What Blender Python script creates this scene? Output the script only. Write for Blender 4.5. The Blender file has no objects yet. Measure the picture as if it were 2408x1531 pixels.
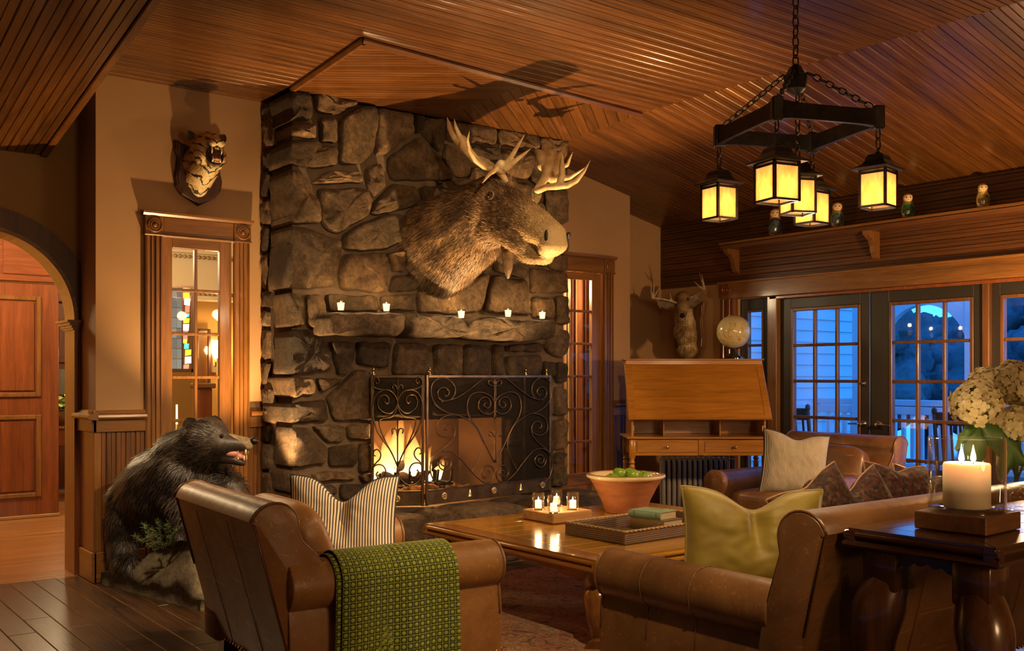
import bpy, bmesh, math, random
import numpy as np
from mathutils import Vector, Matrix, Euler
PI = math.pi
random.seed(7)
rng = np.random.default_rng(7)
scene = bpy.context.scene
COL = scene.collection

# ------------------------------------------------------------------ camera
CAM_H = 1.36
FPX = 2350.0
YAW = -math.atan2(2350.0, 3066.0)          # heading of the camera about z
cam_d = bpy.data.cameras.new('camera')
cam_d.sensor_width = 36.0
cam_d.lens = FPX / 2408.0 * 36.0
cam_d.shift_y = (885.0 - 765.5) / 2408.0
cam_d.clip_start = 0.05
cam = bpy.data.objects.new('camera', cam_d)
cam.location = (0, 0, CAM_H)
cam.rotation_euler = (PI / 2, 0, YAW)
COL.objects.link(cam)
scene.camera = cam

# ------------------------------------------------------------------ view + world
vs = scene.view_settings
vs.view_transform = 'Standard'
vs.look = 'None'
vs.exposure = 0.9
vs.gamma = 1.0
vs.use_curve_mapping = False
world = bpy.data.worlds.new('dusk_sky')
scene.world = world
world.use_nodes = True
wn = world.node_tree
wn.nodes.clear()
w_out = wn.nodes.new('ShaderNodeOutputWorld')
w_bg = wn.nodes.new('ShaderNodeBackground')
w_bg.inputs['Strength'].default_value = 1.8
w_geo = wn.nodes.new('ShaderNodeTexCoord')
w_sep = wn.nodes.new('ShaderNodeSeparateXYZ')
w_ramp = wn.nodes.new('ShaderNodeValToRGB')
w_ramp.color_ramp.elements[0].position = 0.0
w_ramp.color_ramp.elements[0].color = (0.05, 0.34, 0.92, 1)
w_ramp.color_ramp.elements[1].position = 0.6
w_ramp.color_ramp.elements[1].color = (0.02, 0.18, 0.74, 1)
wn.links.new(w_geo.outputs['Generated'], w_sep.inputs[0])
wn.links.new(w_sep.outputs['Z'], w_ramp.inputs[0])
wn.links.new(w_ramp.outputs[0], w_bg.inputs['Color'])
wn.links.new(w_bg.outputs[0], w_out.inputs['Surface'])

# ------------------------------------------------------------------ lamps, plus added spots and fill
WARM = (1.0, 0.63, 0.29)
WARM2 = (1.0, 0.72, 0.40)

def point(name, loc, power, color=WARM, r=0.05):
    l = bpy.data.lights.new(name, 'POINT')
    l.energy = power
    l.color = color
    l.shadow_soft_size = r
    o = bpy.data.objects.new(name, l)
    o.location = loc
    COL.objects.link(o)
    return o

def spot(name, loc, target, power, angle, color=WARM2, r=0.03, blend=0.4):
    l = bpy.data.lights.new(name, 'SPOT')
    l.energy = power
    l.color = color
    l.shadow_soft_size = r
    l.spot_size = math.radians(angle)
    l.spot_blend = blend
    o = bpy.data.objects.new(name, l)
    o.location = loc
    d = Vector(target) - Vector(loc)
    o.rotation_euler = d.to_track_quat('-Z', 'Y').to_euler()
    COL.objects.link(o)
    return o

LANTERN_W = 0.75
LANTERN_DOWN = 4.5
spot('uplight_door', (2.80, 6.28, .45), (2.55, 6.80, 3.1), 165, 75, (1.0, .60, .25), .022, .6)
spot('uplight_hearth', (4.50, 5.42, .42), (4.25, 5.50, 3.3), 430, 74, (1.0, .60, .25), .022, .5)
point('floor_lamp', (6.70, 3.05, 1.55), 80, (1.0, .60, .26), .05)
spot('added_spot_bear', (1.0, 3.3, 3.2), (2.1, 6.05, .6), 210, 30, (1.0, .70, .40), .04, .6)  # added spot to brighten the bear and its rock, no ceiling fixture
spot('added_spot_left', (3.4, 2.2, 3.2), (2.3, 5.3, .7), 240, 44, (1.0, .68, .36), .04, .5)  # unseen key light added for the near armchair and bear
spot('added_spot_right', (1.9, 1.2, 3.25), (3.7, 3.8, .5), 150, 56, (1.0, .68, .36), .04, .5)  # added light over sofa and coffee table; stands for no ceiling lamp
spot('added_spot_hearth', (2.7, 2.2, 3.25), (4.1, 6.4, 1.5), 160, 50, (1.0, .66, .33), .04, .6)  # extra spot put in to lift the fireplace stones
point('added_fill_behind', (2.4, -1.5, 1.7), 60, (1.0, .62, .29), .35)  # soft unseen fill added behind the camera for the whole room

# ------------------------------------------------------------------ materials
MATS = {}
def new_mat(name):
    m = bpy.data.materials.new(name)
    m.use_nodes = True
    nt = m.node_tree
    nt.nodes.clear()
    out = nt.nodes.new('ShaderNodeOutputMaterial')
    MATS[name] = m
    return m, nt, out

class NT:
    """small helper around a node tree"""
    def __init__(s, name):
        s.m, s.t, s.out = new_mat(name)
    def n(s, kind, **kw):
        nd = s.t.nodes.new('ShaderNode' + kind)
        for k, v in kw.items():
            if k in nd.inputs:
                nd.inputs[k].default_value = v
            else:
                setattr(nd, k, v)
        return nd
    def l(s, a, b):
        s.t.links.new(a, b)
    def coords(s, scale=(1, 1, 1), rot=(0, 0, 0), src='Object', vary=True):
        tc = s.n('TexCoord')
        mp = s.n('Mapping')
        mp.inputs['Scale'].default_value = scale
        mp.inputs['Rotation'].default_value = rot
        if vary:
            oi = s.n('ObjectInfo')
            ml = s.n('VectorMath', operation='SCALE')
            ml.inputs[0].default_value = (17.3, 11.7, 23.1)
            s.l(oi.outputs['Random'], ml.inputs['Scale'])
            ad = s.n('VectorMath', operation='ADD')
            s.l(tc.outputs[src], ad.inputs[0])
            s.l(ml.outputs[0], ad.inputs[1])
            s.l(ad.outputs[0], mp.inputs['Vector'])
        else:
            s.l(tc.outputs[src], mp.inputs['Vector'])
        return mp.outputs[0]
    def noise(s, vec, scale=5, detail=4, rough=0.55, dist=0.0):
        nd = s.n('TexNoise')
        nd.inputs['Scale'].default_value = scale
        nd.inputs['Detail'].default_value = detail
        nd.inputs['Roughness'].default_value = rough
        nd.inputs['Distortion'].default_value = dist
        if vec is not None:
            s.l(vec, nd.inputs['Vector'])
        return nd.outputs['Fac']
    def ramp(s, fac, stops):
        nd = s.n('ValToRGB')
        cr = nd.color_ramp
        while len(cr.elements) < len(stops):
            cr.elements.new(0.5)
        for e, (p, c) in zip(cr.elements, stops):
            e.position = p
            e.color = tuple(c) + ((1,) if len(c) == 3 else ())
        s.l(fac, nd.inputs[0])
        return nd.outputs[0]
    def mix(s, fac, a, b, mode='MIX'):
        nd = s.n('MixRGB', blend_type=mode)
        for sock, v in ((nd.inputs[0], fac), (nd.inputs[1], a), (nd.inputs[2], b)):
            if hasattr(v, 'links'):
                s.l(v, sock)
            elif isinstance(v, (int, float)):
                sock.default_value = v
            else:
                sock.default_value = tuple(v) + ((1,) if len(v) == 3 else ())
        return nd.outputs[0]
    def math(s, op, a, b=0.0):
        nd = s.n('Math', operation=op)
        for i, v in enumerate((a, b)):
            if hasattr(v, 'links'):
                s.l(v, nd.inputs[i])
            else:
                nd.inputs[i].default_value = v
        return nd.outputs[0]
    def bump(s, h, strength=0.3, dist=0.01):
        nd = s.n('Bump')
        nd.inputs['Strength'].default_value = strength
        nd.inputs['Distance'].default_value = dist
        s.l(h, nd.inputs['Height'])
        return nd.outputs[0]
    def bsdf(s, color=None, rough=0.5, metal=0.0, normal=None, **kw):
        b = s.n('BsdfPrincipled')
        if color is not None:
            if hasattr(color, 'links'):
                s.l(color, b.inputs['Base Color'])
            else:
                b.inputs['Base Color'].default_value = tuple(color) + (1,)
        if hasattr(rough, 'links'):
            s.l(rough, b.inputs['Roughness'])
        else:
            b.inputs['Roughness'].default_value = rough
        b.inputs['Metallic'].default_value = metal
        if normal is not None:
            s.l(normal, b.inputs['Normal'])
        for k, v in kw.items():
            b.inputs[k].default_value = v
        s.l(b.outputs[0], s.out.inputs['Surface'])
        return b

def wood(name, dark, light, axis='X', rough=0.35, grain=1.0, coat=0.0, vary=True, bump=0.12, spread=0.35):
    s = NT(name)
    st = {'X': (0.6, 9, 9), 'Y': (9, 0.6, 9), 'Z': (9, 9, 0.6)}[axis]
    v = s.coords(scale=tuple(a * grain for a in st), vary=vary)
    n1 = s.noise(v, 2.2, 5, 0.6, 1.2)
    n2 = s.noise(v, 14.0, 3, 0.6)
    mid = tuple((a + b) / 2 for a, b in zip(dark, light))
    c = s.ramp(n1, [(0.28, dark), (0.5, mid), (0.72, light)])
    g = s.ramp(n2, [(0.35, (0.62, 0.62, 0.62)), (0.6, (1, 1, 1))])
    c = s.mix(0.55, c, g, 'MULTIPLY')
    oi = s.n('ObjectInfo')
    tone = s.ramp(oi.outputs['Random'], [(0.0, (1 - spread,) * 3), (1.0, (1.0, 1.0, 1.0))])
    c = s.mix(1.0, c, tone, 'MULTIPLY')
    s.bsdf(c, rough, normal=s.bump(n2, bump, 0.004), **{'Coat Weight': coat, 'Coat Roughness': 0.12})
    return s.m

def plain(name, color, rough=0.5, metal=0.0, **kw):
    s = NT(name)
    s.bsdf(color, rough, metal, **kw)
    return s.m

def mottled(name, a, b, scale=6, rough=0.7, bump=0.3, bscale=30, bdist=0.01, metal=0.0, detail=5, vary=True, **kw):
    s = NT(name)
    v = s.coords(vary=vary)
    c = s.ramp(s.noise(v, scale, detail, 0.6), [(0.3, a), (0.7, b)])
    s.bsdf(c, rough, metal, normal=s.bump(s.noise(v, bscale, 5, 0.6), bump, bdist), **kw)
    return s.m

def emit(name, color, strength):
    s = NT(name)
    e = s.n('Emission')
    e.inputs['Color'].default_value = tuple(color) + (1,)
    e.inputs['Strength'].default_value = strength
    s.l(e.outputs[0], s.out.inputs['Surface'])
    return s.m

def pane_glass(name, tint=(1, 1, 1), refl=1.0, pw=4.0, base=.04):
    s = NT(name)
    tr = s.n('BsdfTransparent')
    tr.inputs['Color'].default_value = tuple(tint) + (1,)
    gl = s.n('BsdfGlossy')
    gl.inputs['Roughness'].default_value = 0.02
    lw = s.n('LayerWeight')
    lw.inputs['Blend'].default_value = 0.5
    f = s.math('MULTIPLY', s.math('ADD', s.math('MULTIPLY', s.math('POWER', lw.outputs['Facing'], pw), 0.7), base), refl)
    mx = s.n('MixShader')
    s.l(f, mx.inputs[0])
    s.l(tr.outputs[0], mx.inputs[1])
    s.l(gl.outputs[0], mx.inputs[2])
    s.l(mx.outputs[0], s.out.inputs['Surface'])
    return s.m

# woods
W_CEIL_X = wood('ceiling_wood_x', (0.062, 0.021, 0.005), (0.195, 0.072, 0.015), 'X', 0.30, 1.0, 0.25)
W_CEIL_Y = wood('ceiling_wood_y', (0.070, 0.024, 0.006), (0.200, 0.075, 0.017), 'Y', 0.30, 1.0, 0.25)
W_RED_Y = wood('beadboard_wood_y', (0.075, 0.026, 0.008), (0.17, 0.060, 0.017), 'Y', 0.38, 1.0, 0.1)
W_RED_Z = wood('beadboard_wood_z', (0.10, 0.037, 0.010), (0.21, 0.080, 0.021), 'Z', 0.38, 1.0, 0.1)
W_TRIM_X = wood('trim_wood_x', (0.16, 0.064, 0.014), (0.32, 0.135, 0.034), 'X', 0.33, 1.0, 0.2, spread=0.2)
W_TRIM_Y = wood('trim_wood_y', (0.16, 0.064, 0.014), (0.32, 0.135, 0.034), 'Y', 0.33, 1.0, 0.2, spread=0.2)
W_TRIM_Z = wood('trim_wood_z', (0.16, 0.064, 0.014), (0.32, 0.135, 0.034), 'Z', 0.33, 1.0, 0.2, spread=0.2)
W_MAHOG_Z = wood('mahogany_z', (0.13, 0.034, 0.010), (0.27, 0.075, 0.020), 'Z', 0.33, 0.8, 0.3, spread=0.15)
W_MAHOG_X = wood('mahogany_x', (0.13, 0.034, 0.010), (0.27, 0.075, 0.020), 'X', 0.33, 0.8, 0.3, spread=0.15)
W_MAHOG_DK = wood('mahogany_dark_z', (0.055, 0.015, 0.005), (0.12, 0.033, 0.011), 'Z', 0.35, 0.8, 0.2, spread=0.1)
W_FLOOR = wood('dark_floor_oak', (0.026, 0.011, 0.005), (0.135, 0.066, 0.030), 'Y', 0.30, 0.9, 0.0, bump=0.25, spread=0.45)
W_HALL = wood('hall_floor_maple', (0.26, 0.105, 0.030), (0.46, 0.21, 0.066), 'X', 0.30, 0.8, 0.2, spread=0.30)
W_DESK = wood('desk_cherry', (0.34, 0.132, 0.012), (0.54, 0.225, 0.026), 'X', 0.30, 0.7, 0.25, spread=0.12)
W_TABLE = wood('coffee_table_wood', (0.42, 0.185, 0.016), (0.72, 0.36, 0.045), 'X', 0.16, 0.8, 0.7, spread=0.25, bump=0.05)
W_TABLE_Z = wood('coffee_table_wood_z', (0.18, 0.068, 0.013), (0.36, 0.15, 0.032), 'Z', 0.22, 0.8, 0.5, spread=0.15)
W_TABLE_Y = wood('coffee_table_wood_y', (0.25, 0.095, 0.014), (0.46, 0.195, 0.034), 'Y', 0.18, 0.8, 0.6, spread=0.15, bump=0.05)
W_CONSOLE = wood('console_wood', (0.050, 0.020, 0.008), (0.13, 0.052, 0.020), 'X', 0.20, 0.8, 0.6, spread=0.15, bump=0.06)
W_CONSOLE_Y = wood('console_wood_y', (0.050, 0.020, 0.008), (0.13, 0.052, 0.020), 'Y', 0.20, 0.8, 0.6, spread=0.15, bump=0.06)
W_CONSOLE_Z = wood('console_wood_z', (0.060, 0.024, 0.009), (0.15, 0.060, 0.022), 'Z', 0.25, 0.8, 0.5, spread=0.1, bump=0.06)
W_BLOCK = wood('pale_block_wood', (0.34, 0.17, 0.05), (0.56, 0.31, 0.11), 'X', 0.55, 0.8, 0.0, spread=0.1)
W_BLOCK2 = wood('candle_block_wood', (0.14, 0.060, 0.020), (0.27, 0.12, 0.042), 'X', 0.5, 0.8, 0.0, spread=0.1)
W_DARKDOOR = plain('black_painted_door', (0.022, 0.017, 0.014), 0.42)
W_PLAQUE = wood('plaque_wood', (0.025, 0.009, 0.005), (0.075, 0.024, 0.011), 'Z', 0.42, 1.0, 0.05, spread=0.1)

PLASTER = mottled('tan_plaster', (0.39, 0.225, 0.105), (0.43, 0.255, 0.122), 2.0, 0.85, 0.08, 60, 0.003)
PLASTER_DK = mottled('ochre_plaster', (0.34, 0.20, 0.068), (0.38, 0.23, 0.082), 2.0, 0.85, 0.08, 60, 0.003)
CREAM = plain('cream_paint', (0.62, 0.50, 0.31), 0.7)
YELLOW = plain('amber_wall_paint', (0.55, 0.30, 0.07), 0.8)
GLASS_PANE = pane_glass('window_glass', (0.97, 0.99, 1.0), 0.28)
BLACK = plain('soot_black', (0.008, 0.007, 0.006), 0.9)
WHITE_PAINT = plain('white_exterior_paint', (0.72, 0.74, 0.76), 0.6)
IRON = mottled('dark_iron', (0.018, 0.014, 0.011), (0.045, 0.034, 0.025), 20, 0.45, 0.3, 60, 0.002, metal=0.75)
BRONZE_IRON = mottled('bronzed_iron', (0.10, 0.065, 0.038), (0.22, 0.15, 0.085), 12, 0.33, 0.2, 60, 0.002, metal=0.85)
BRASS = plain('antique_brass', (0.78, 0.60, 0.28), 0.25, 1.0)
NICKEL = plain('nickel', (0.62, 0.58, 0.52), 0.22, 1.0)
CHAINM = plain('dark_chain_metal', (0.05, 0.042, 0.035), 0.34, 0.9)

def stone_mat(name, a, b, c, glint=0.35):
    s = NT(name)
    v = s.coords()
    n1 = s.noise(v, 3.5, 6, 0.62, 0.4)
    n2 = s.noise(v, 22, 8, 0.78)
    n3 = s.noise(v, 75, 6, 0.8)
    col = s.ramp(n1, [(0.30, a), (0.50, b), (0.72, c)])
    col = s.mix(0.75, col, s.ramp(n2, [(0.36, (0.28, 0.27, 0.26)), (0.5, (0.85, 0.84, 0.82)), (0.66, (1.7, 1.6, 1.45))]), 'MULTIPLY')
    oi = s.n('ObjectInfo')
    tone = s.ramp(oi.outputs['Random'], [(0.0, (0.42, 0.37, 0.31)), (0.35, (0.68, 0.60, 0.50)), (0.7, (0.98, 0.82, 0.66)), (1.0, (1.40, 1.28, 1.12))])
    col = s.mix(1.0, col, tone, 'MULTIPLY')
    h = s.math('ADD', s.math('ADD', s.math('MULTIPLY', n1, 0.8), s.math('MULTIPLY', n2, 0.8)), s.math('MULTIPLY', n3, 0.25))
    s.bsdf(col, 0.58, normal=s.bump(h, 1.0, 0.05), **{'Specular IOR Level': glint})
    return s.m
STONE = stone_mat('field_stone', (0.098, 0.069, 0.042), (0.200, 0.142, 0.088), (0.37, 0.275, 0.175))
STONE_GREY = stone_mat('grey_field_stone', (0.085, 0.066, 0.048), (0.180, 0.140, 0.102), (0.34, 0.275, 0.205))
MORTAR = mottled('mortar', (0.075, 0.048, 0.028), (0.13, 0.085, 0.05), 14, 0.95, 0.5, 80, 0.006)

def leather_mat(name, dark, mid, light, rough=0.34, scuff=0.5):
    s = NT(name)
    v = s.coords(vary=False)
    n1 = s.noise(v, 3.0, 6, 0.65, 0.5)
    n2 = s.noise(v, 22.0, 4, 0.7, 0.8)
    n3 = s.noise(v, 220.0, 2, 0.5)
    col = s.ramp(n1, [(0.28, dark), (0.5, mid), (0.75, light)])
    f = None
    for rot, sc_, th in (((0.3, 0.5, 0.7), (2.5, 46, 46), 0.69), ((0.9, 0.2, 2.3), (3.5, 60, 60), 0.70), ((1.6, 1.1, 0.4), (3.0, 52, 52), 0.70)):
        q = s.noise(s.coords(scale=sc_, rot=rot, vary=False), 1.0, 2, 0.5, 0.35)
        m_ = s.ramp(q, [(th - 0.03, (0, 0, 0)), (th + 0.02, (1, 1, 1))])
        f = m_ if f is None else s.math('MAXIMUM', f, m_)
    f = s.math('MULTIPLY', s.math('MULTIPLY', f, scuff), s.ramp(n1, [(0.35, (0.15, 0.15, 0.15)), (0.65, (1, 1, 1))]))
    col = s.mix(f, col, tuple(min(1, x * 1.9) for x in light))
    rg = s.ramp(n2, [(0.3, (rough - .06,) * 3), (0.7, (rough + .14,) * 3)])
    h = s.math('ADD', s.math('MULTIPLY', n3, 0.3), n2)
    s.bsdf(col, rg, normal=s.bump(h, 0.22, 0.004), **{'Coat Weight': 0.10, 'Coat Roughness': 0.3})
    return s.m
LEATHER = leather_mat('tan_leather', (0.16, 0.068, 0.018), (0.27, 0.122, 0.034), (0.36, 0.172, 0.052), 0.42, 0.5)
LEATHER_DK = leather_mat('brown_leather', (0.100, 0.043, 0.014), (0.175, 0.078, 0.025), (0.245, 0.115, 0.040), 0.38, 0.5)
LEATHER_FAR = leather_mat('worn_brown_leather', (0.075, 0.030, 0.012), (0.145, 0.062, 0.022), (0.245, 0.118, 0.044), 0.36, 0.75)
PIPING = plain('leather_piping', (0.16, 0.075, 0.03), 0.3)
STITCH = plain('cream_stitching', (0.62, 0.48, 0.32), 0.6)

def fur_mat(name, stops, scale=3.0, rough=0.55, zramp=None, spec=0.25, island=False):
    if not island:
        fur_mat(name + '_hair', stops, scale, rough, zramp, spec, True)
    s = NT(name)
    v = s.coords(vary=False)
    n = s.noise(v, scale, 5, 0.7, 0.3)
    col = s.ramp(n, stops)
    n2 = s.noise(v, 60.0, 2, 0.6)
    col = s.mix(0.6, col, s.ramp(n2, [(0.3, (0.4, 0.4, 0.4)), (0.7, (1.2, 1.2, 1.2))]), 'MULTIPLY')
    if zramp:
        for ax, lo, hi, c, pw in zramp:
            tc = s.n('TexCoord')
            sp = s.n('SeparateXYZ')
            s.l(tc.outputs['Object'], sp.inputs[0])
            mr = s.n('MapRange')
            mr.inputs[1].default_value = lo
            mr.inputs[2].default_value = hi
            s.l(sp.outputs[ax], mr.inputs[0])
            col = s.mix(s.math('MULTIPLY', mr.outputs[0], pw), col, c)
    if island:
        ge = s.n('NewGeometry')
        col = s.mix(1.0, col, s.ramp(ge.outputs['Random Per Island'], [(0.0, (0.35, 0.35, 0.36)), (0.55, (1.0, 1.0, 1.0)), (1.0, (2.1, 2.0, 1.85))]), 'MULTIPLY')
    s.bsdf(col, rough, **{'Specular IOR Level': spec})
    return s.m

WAX = NT('candle_wax')
WAX.bsdf((0.92, 0.80, 0.58), 0.45, **{'Subsurface Weight': 0.6, 'Subsurface Radius': (0.06, 0.03, 0.015), 'Subsurface Scale': 0.5})
WAX = WAX.m
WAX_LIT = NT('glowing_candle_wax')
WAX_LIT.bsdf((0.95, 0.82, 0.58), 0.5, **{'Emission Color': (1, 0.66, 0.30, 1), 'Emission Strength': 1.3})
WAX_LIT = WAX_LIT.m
FLAME = emit('candle_flame', (1.0, 0.70, 0.32), 14.0)
CLEAR = NT('clear_glass')
CLEAR.bsdf((0.98, 0.99, 1.0), 0.02, **{'Transmission Weight': 1.0, 'IOR': 1.38})
CLEAR = CLEAR.m
THIN_GLASS = pane_glass('thin_candle_glass', (0.97, 0.975, 0.97), 1.0, 2.4, .03)

# ------------------------------------------------------------------ scene helpers
def tag(o, label=None, cat=None, group=None, kind=None):
    if label: o['label'] = label
    if cat: o['category'] = cat
    if group: o['group'] = group
    if kind: o['kind'] = kind
    return o

def empty(name, loc=(0, 0, 0), rz=0.0, label=None, cat=None, group=None, kind=None, parent=None):
    o = bpy.data.objects.new(name, None)
    o.location = loc
    o.rotation_euler = (0, 0, rz)
    o.empty_display_size = 0.1
    COL.objects.link(o)
    if parent: o.parent = parent
    return tag(o, label, cat, group, kind)

def link(name, mesh, parent=None, loc=(0, 0, 0), rot=(0, 0, 0), scale=None):
    o = bpy.data.objects.new(name, mesh)
    o.location = loc
    o.rotation_euler = rot
    if scale: o.scale = scale
    COL.objects.link(o)
    if parent: o.parent = parent
    return o

def rotz(a):
    return Matrix.Rotation(a, 4, 'Z')

class MB:
    """collects shapes and links them as ONE mesh object"""
    def __init__(s):
        s.v = []; s.f = []; s.uv = None
    def add(s, verts, faces, M=None):
        b = len(s.v)
        if M is not None:
            verts = [M @ Vector(p) for p in verts]
        s.v += [tuple(p) for p in verts]
        s.f += [tuple(i + b for i in f) for f in faces]
        return s
    def box(s, a, b, M=None):
        (x0, y0, z0), (x1, y1, z1) = a, b
        if x0 > x1: x0, x1 = x1, x0
        if y0 > y1: y0, y1 = y1, y0
        if z0 > z1: z0, z1 = z1, z0
        v = [(x0, y0, z0), (x1, y0, z0), (x1, y1, z0), (x0, y1, z0), (x0, y0, z1), (x1, y0, z1), (x1, y1, z1), (x0, y1, z1)]
        f = [(0, 3, 2, 1), (4, 5, 6, 7), (0, 1, 5, 4), (1, 2, 6, 5), (2, 3, 7, 6), (3, 0, 4, 7)]
        return s.add(v, f, M)
    def cbox(s, a, b, c=0.005, M=None):
        """box with chamfered edges"""
        bm = bmesh.new()
        bmesh.ops.create_cube(bm, size=1.0)
        ctr = [(p + q) / 2 for p, q in zip(a, b)]
        sz = [abs(q - p) for p, q in zip(a, b)]
        for v in bm.verts:
            v.co = Vector((v.co.x * sz[0] + ctr[0], v.co.y * sz[1] + ctr[1], v.co.z * sz[2] + ctr[2]))
        c = min(c, min(sz) * 0.45)
        bmesh.ops.bevel(bm, geom=list(bm.edges), offset=c, segments=1 if c < 0.012 else 3, affect='EDGES', profile=0.5)
        s.addbm(bm, M)
        return s
    def addbm(s, bm, M=None):
        bm.verts.index_update()
        s.add([tuple(v.co) for v in bm.verts], [tuple(v.index for v in f.verts) for f in bm.faces], M)
        bm.free()
        return s
    def prism(s, poly, h0, h1, plane='XY', M=None):
        """poly extruded between h0 and h1 along the remaining axis"""
        n = len(poly)
        def P(p, h):
            return {'XY': (p[0], p[1], h), 'XZ': (p[0], h, p[1]), 'YZ': (h, p[0], p[1])}[plane]
        v = [P(p, h0) for p in poly] + [P(p, h1) for p in poly]
        f = [tuple(range(n))[::-1], tuple(range(n, 2 * n))] + [(i, (i + 1) % n, n + (i + 1) % n, n + i) for i in range(n)]
        return s.add(v, f, M)
    def tube(s, pts, r, n=8, closed=False, M=None, cap=True):
        pts = [Vector(p) for p in pts]
        m = len(pts)
        rs = r if isinstance(r, (list, tuple)) else [r] * m
        v = []; f = []
        up = None
        for i, p in enumerate(pts):
            if closed:
                t = pts[(i + 1) % m] - pts[i - 1]
            else:
                t = pts[min(i + 1, m - 1)] - pts[max(i - 1, 0)]
            if t.length < 1e-9: t = Vector((0, 0, 1))
            t.normalize()
            if up is None:
                a = Vector((0, 0, 1)) if abs(t.z) < 0.9 else Vector((1, 0, 0))
                up = (a - t * a.dot(t)).normalized()
            else:
                up = up - t * up.dot(t)
                if up.length < 1e-6:
                    a = Vector((0, 0, 1)) if abs(t.z) < 0.9 else Vector((1, 0, 0))
                    up = a - t * a.dot(t)
                up.normalize()
            sd = t.cross(up)
            for k in range(n):
                a = 2 * PI * k / n
                v.append(p + (up * math.cos(a) + sd * math.sin(a)) * rs[i])
        seg = m if closed else m - 1
        for i in range(seg):
            j = (i + 1) % m
            for k in range(n):
                f.append((i * n + k, i * n + (k + 1) % n, j * n + (k + 1) % n, j * n + k))
        if not closed and cap:
            f.append(tuple(range(n))[::-1])
            f.append(tuple((m - 1) * n + k for k in range(n)))
        return s.add(v, f, M)
    def lathe(s, prof, n=24, M=None, cap=True):
        """prof: (radius, z) pairs bottom to top"""
        v = []; f = []
        for r, z in prof:
            for k in range(n):
                a = 2 * PI * k / n
                v.append((r * math.cos(a), r * math.sin(a), z))
        for i in range(len(prof) - 1):
            for k in range(n):
                f.append((i * n + k, i * n + (k + 1) % n, (i + 1) * n + (k + 1) % n, (i + 1) * n + k))
        if cap:
            f.append(tuple(range(n))[::-1])
            f.append(tuple((len(prof) - 1) * n + k for k in range(n)))
        return s.add(v, f, M)
    def sphere(s, c, r, n=16, m=10, sc=(1, 1, 1), M=None):
        v = []; f = []
        for i in range(m + 1):
            t = PI * i / m
            for k in range(n):
                a = 2 * PI * k / n
                v.append((c[0] + r * sc[0] * math.sin(t) * math.cos(a), c[1] + r * sc[1] * math.sin(t) * math.sin(a), c[2] - r * sc[2] * math.cos(t)))
        for i in range(m):
            for k in range(n):
                f.append((i * n + k, i * n + (k + 1) % n, (i + 1) * n + (k + 1) % n, (i + 1) * n + k))
        return s.add(v, f, M)
    def grid(s, fn, nu, nv, closed_u=False, M=None):
        b = len(s.v)
        v = [fn(i / (nu if closed_u else nu - 1), j / (nv - 1)) for j in range(nv) for i in range(nu)]
        f = []
        for j in range(nv - 1):
            for i in range(nu if closed_u else nu - 1):
                i2 = (i + 1) % nu
                f.append((j * nu + i, j * nu + i2, (j + 1) * nu + i2, (j + 1) * nu + i))
        return s.add(v, f, M)
    def mesh(s, name, mat=None, smooth=False, merge=False):
        me = bpy.data.meshes.new(name)
        me.from_pydata(s.v, [], s.f)
        if merge:
            bm = bmesh.new(); bm.from_mesh(me)
            bmesh.ops.remove_doubles(bm, verts=bm.verts, dist=1e-5)
            bmesh.ops.recalc_face_normals(bm, faces=bm.faces)
            bm.to_mesh(me); bm.free()
        if mat: me.materials.append(mat)
        if smooth is True:
            me.polygons.foreach_set('use_smooth', [True] * len(me.polygons))
        elif smooth:
            me.polygons.foreach_set('use_smooth', [True] * len(me.polygons))
            me.set_sharp_from_angle(angle=math.radians(smooth))
        me.update()
        return me
    def build(s, name, mat, parent=None, smooth=False, loc=(0, 0, 0), rot=(0, 0, 0), merge=False):
        return link(name, s.mesh(name, mat, smooth, merge), parent, loc, rot)

def T(x=0, y=0, z=0):
    return Matrix.Translation((x, y, z))
def copy_tree(o, parent=None):
    c = o.copy()
    COL.objects.link(c)
    c.parent = parent
    for ch in o.children:
        copy_tree(ch, c)
    return c

def clip_poly(poly, nx, ny, d):
    """keep the part with nx*x+ny*y <= d"""
    out = []
    for i in range(len(poly)):
        p, q = poly[i], poly[(i + 1) % len(poly)]
        a = nx * p[0] + ny * p[1] - d
        b = nx * q[0] + ny * q[1] - d
        if a <= 0: out.append(p)
        if a * b < 0:
            t = a / (a - b)
            out.append((p[0] + (q[0] - p[0]) * t, p[1] + (q[1] - p[1]) * t))
    return out

def vnoise(p, s=1.0):
    from mathutils import noise
    return noise.noise(Vector(p) * s)

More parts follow.
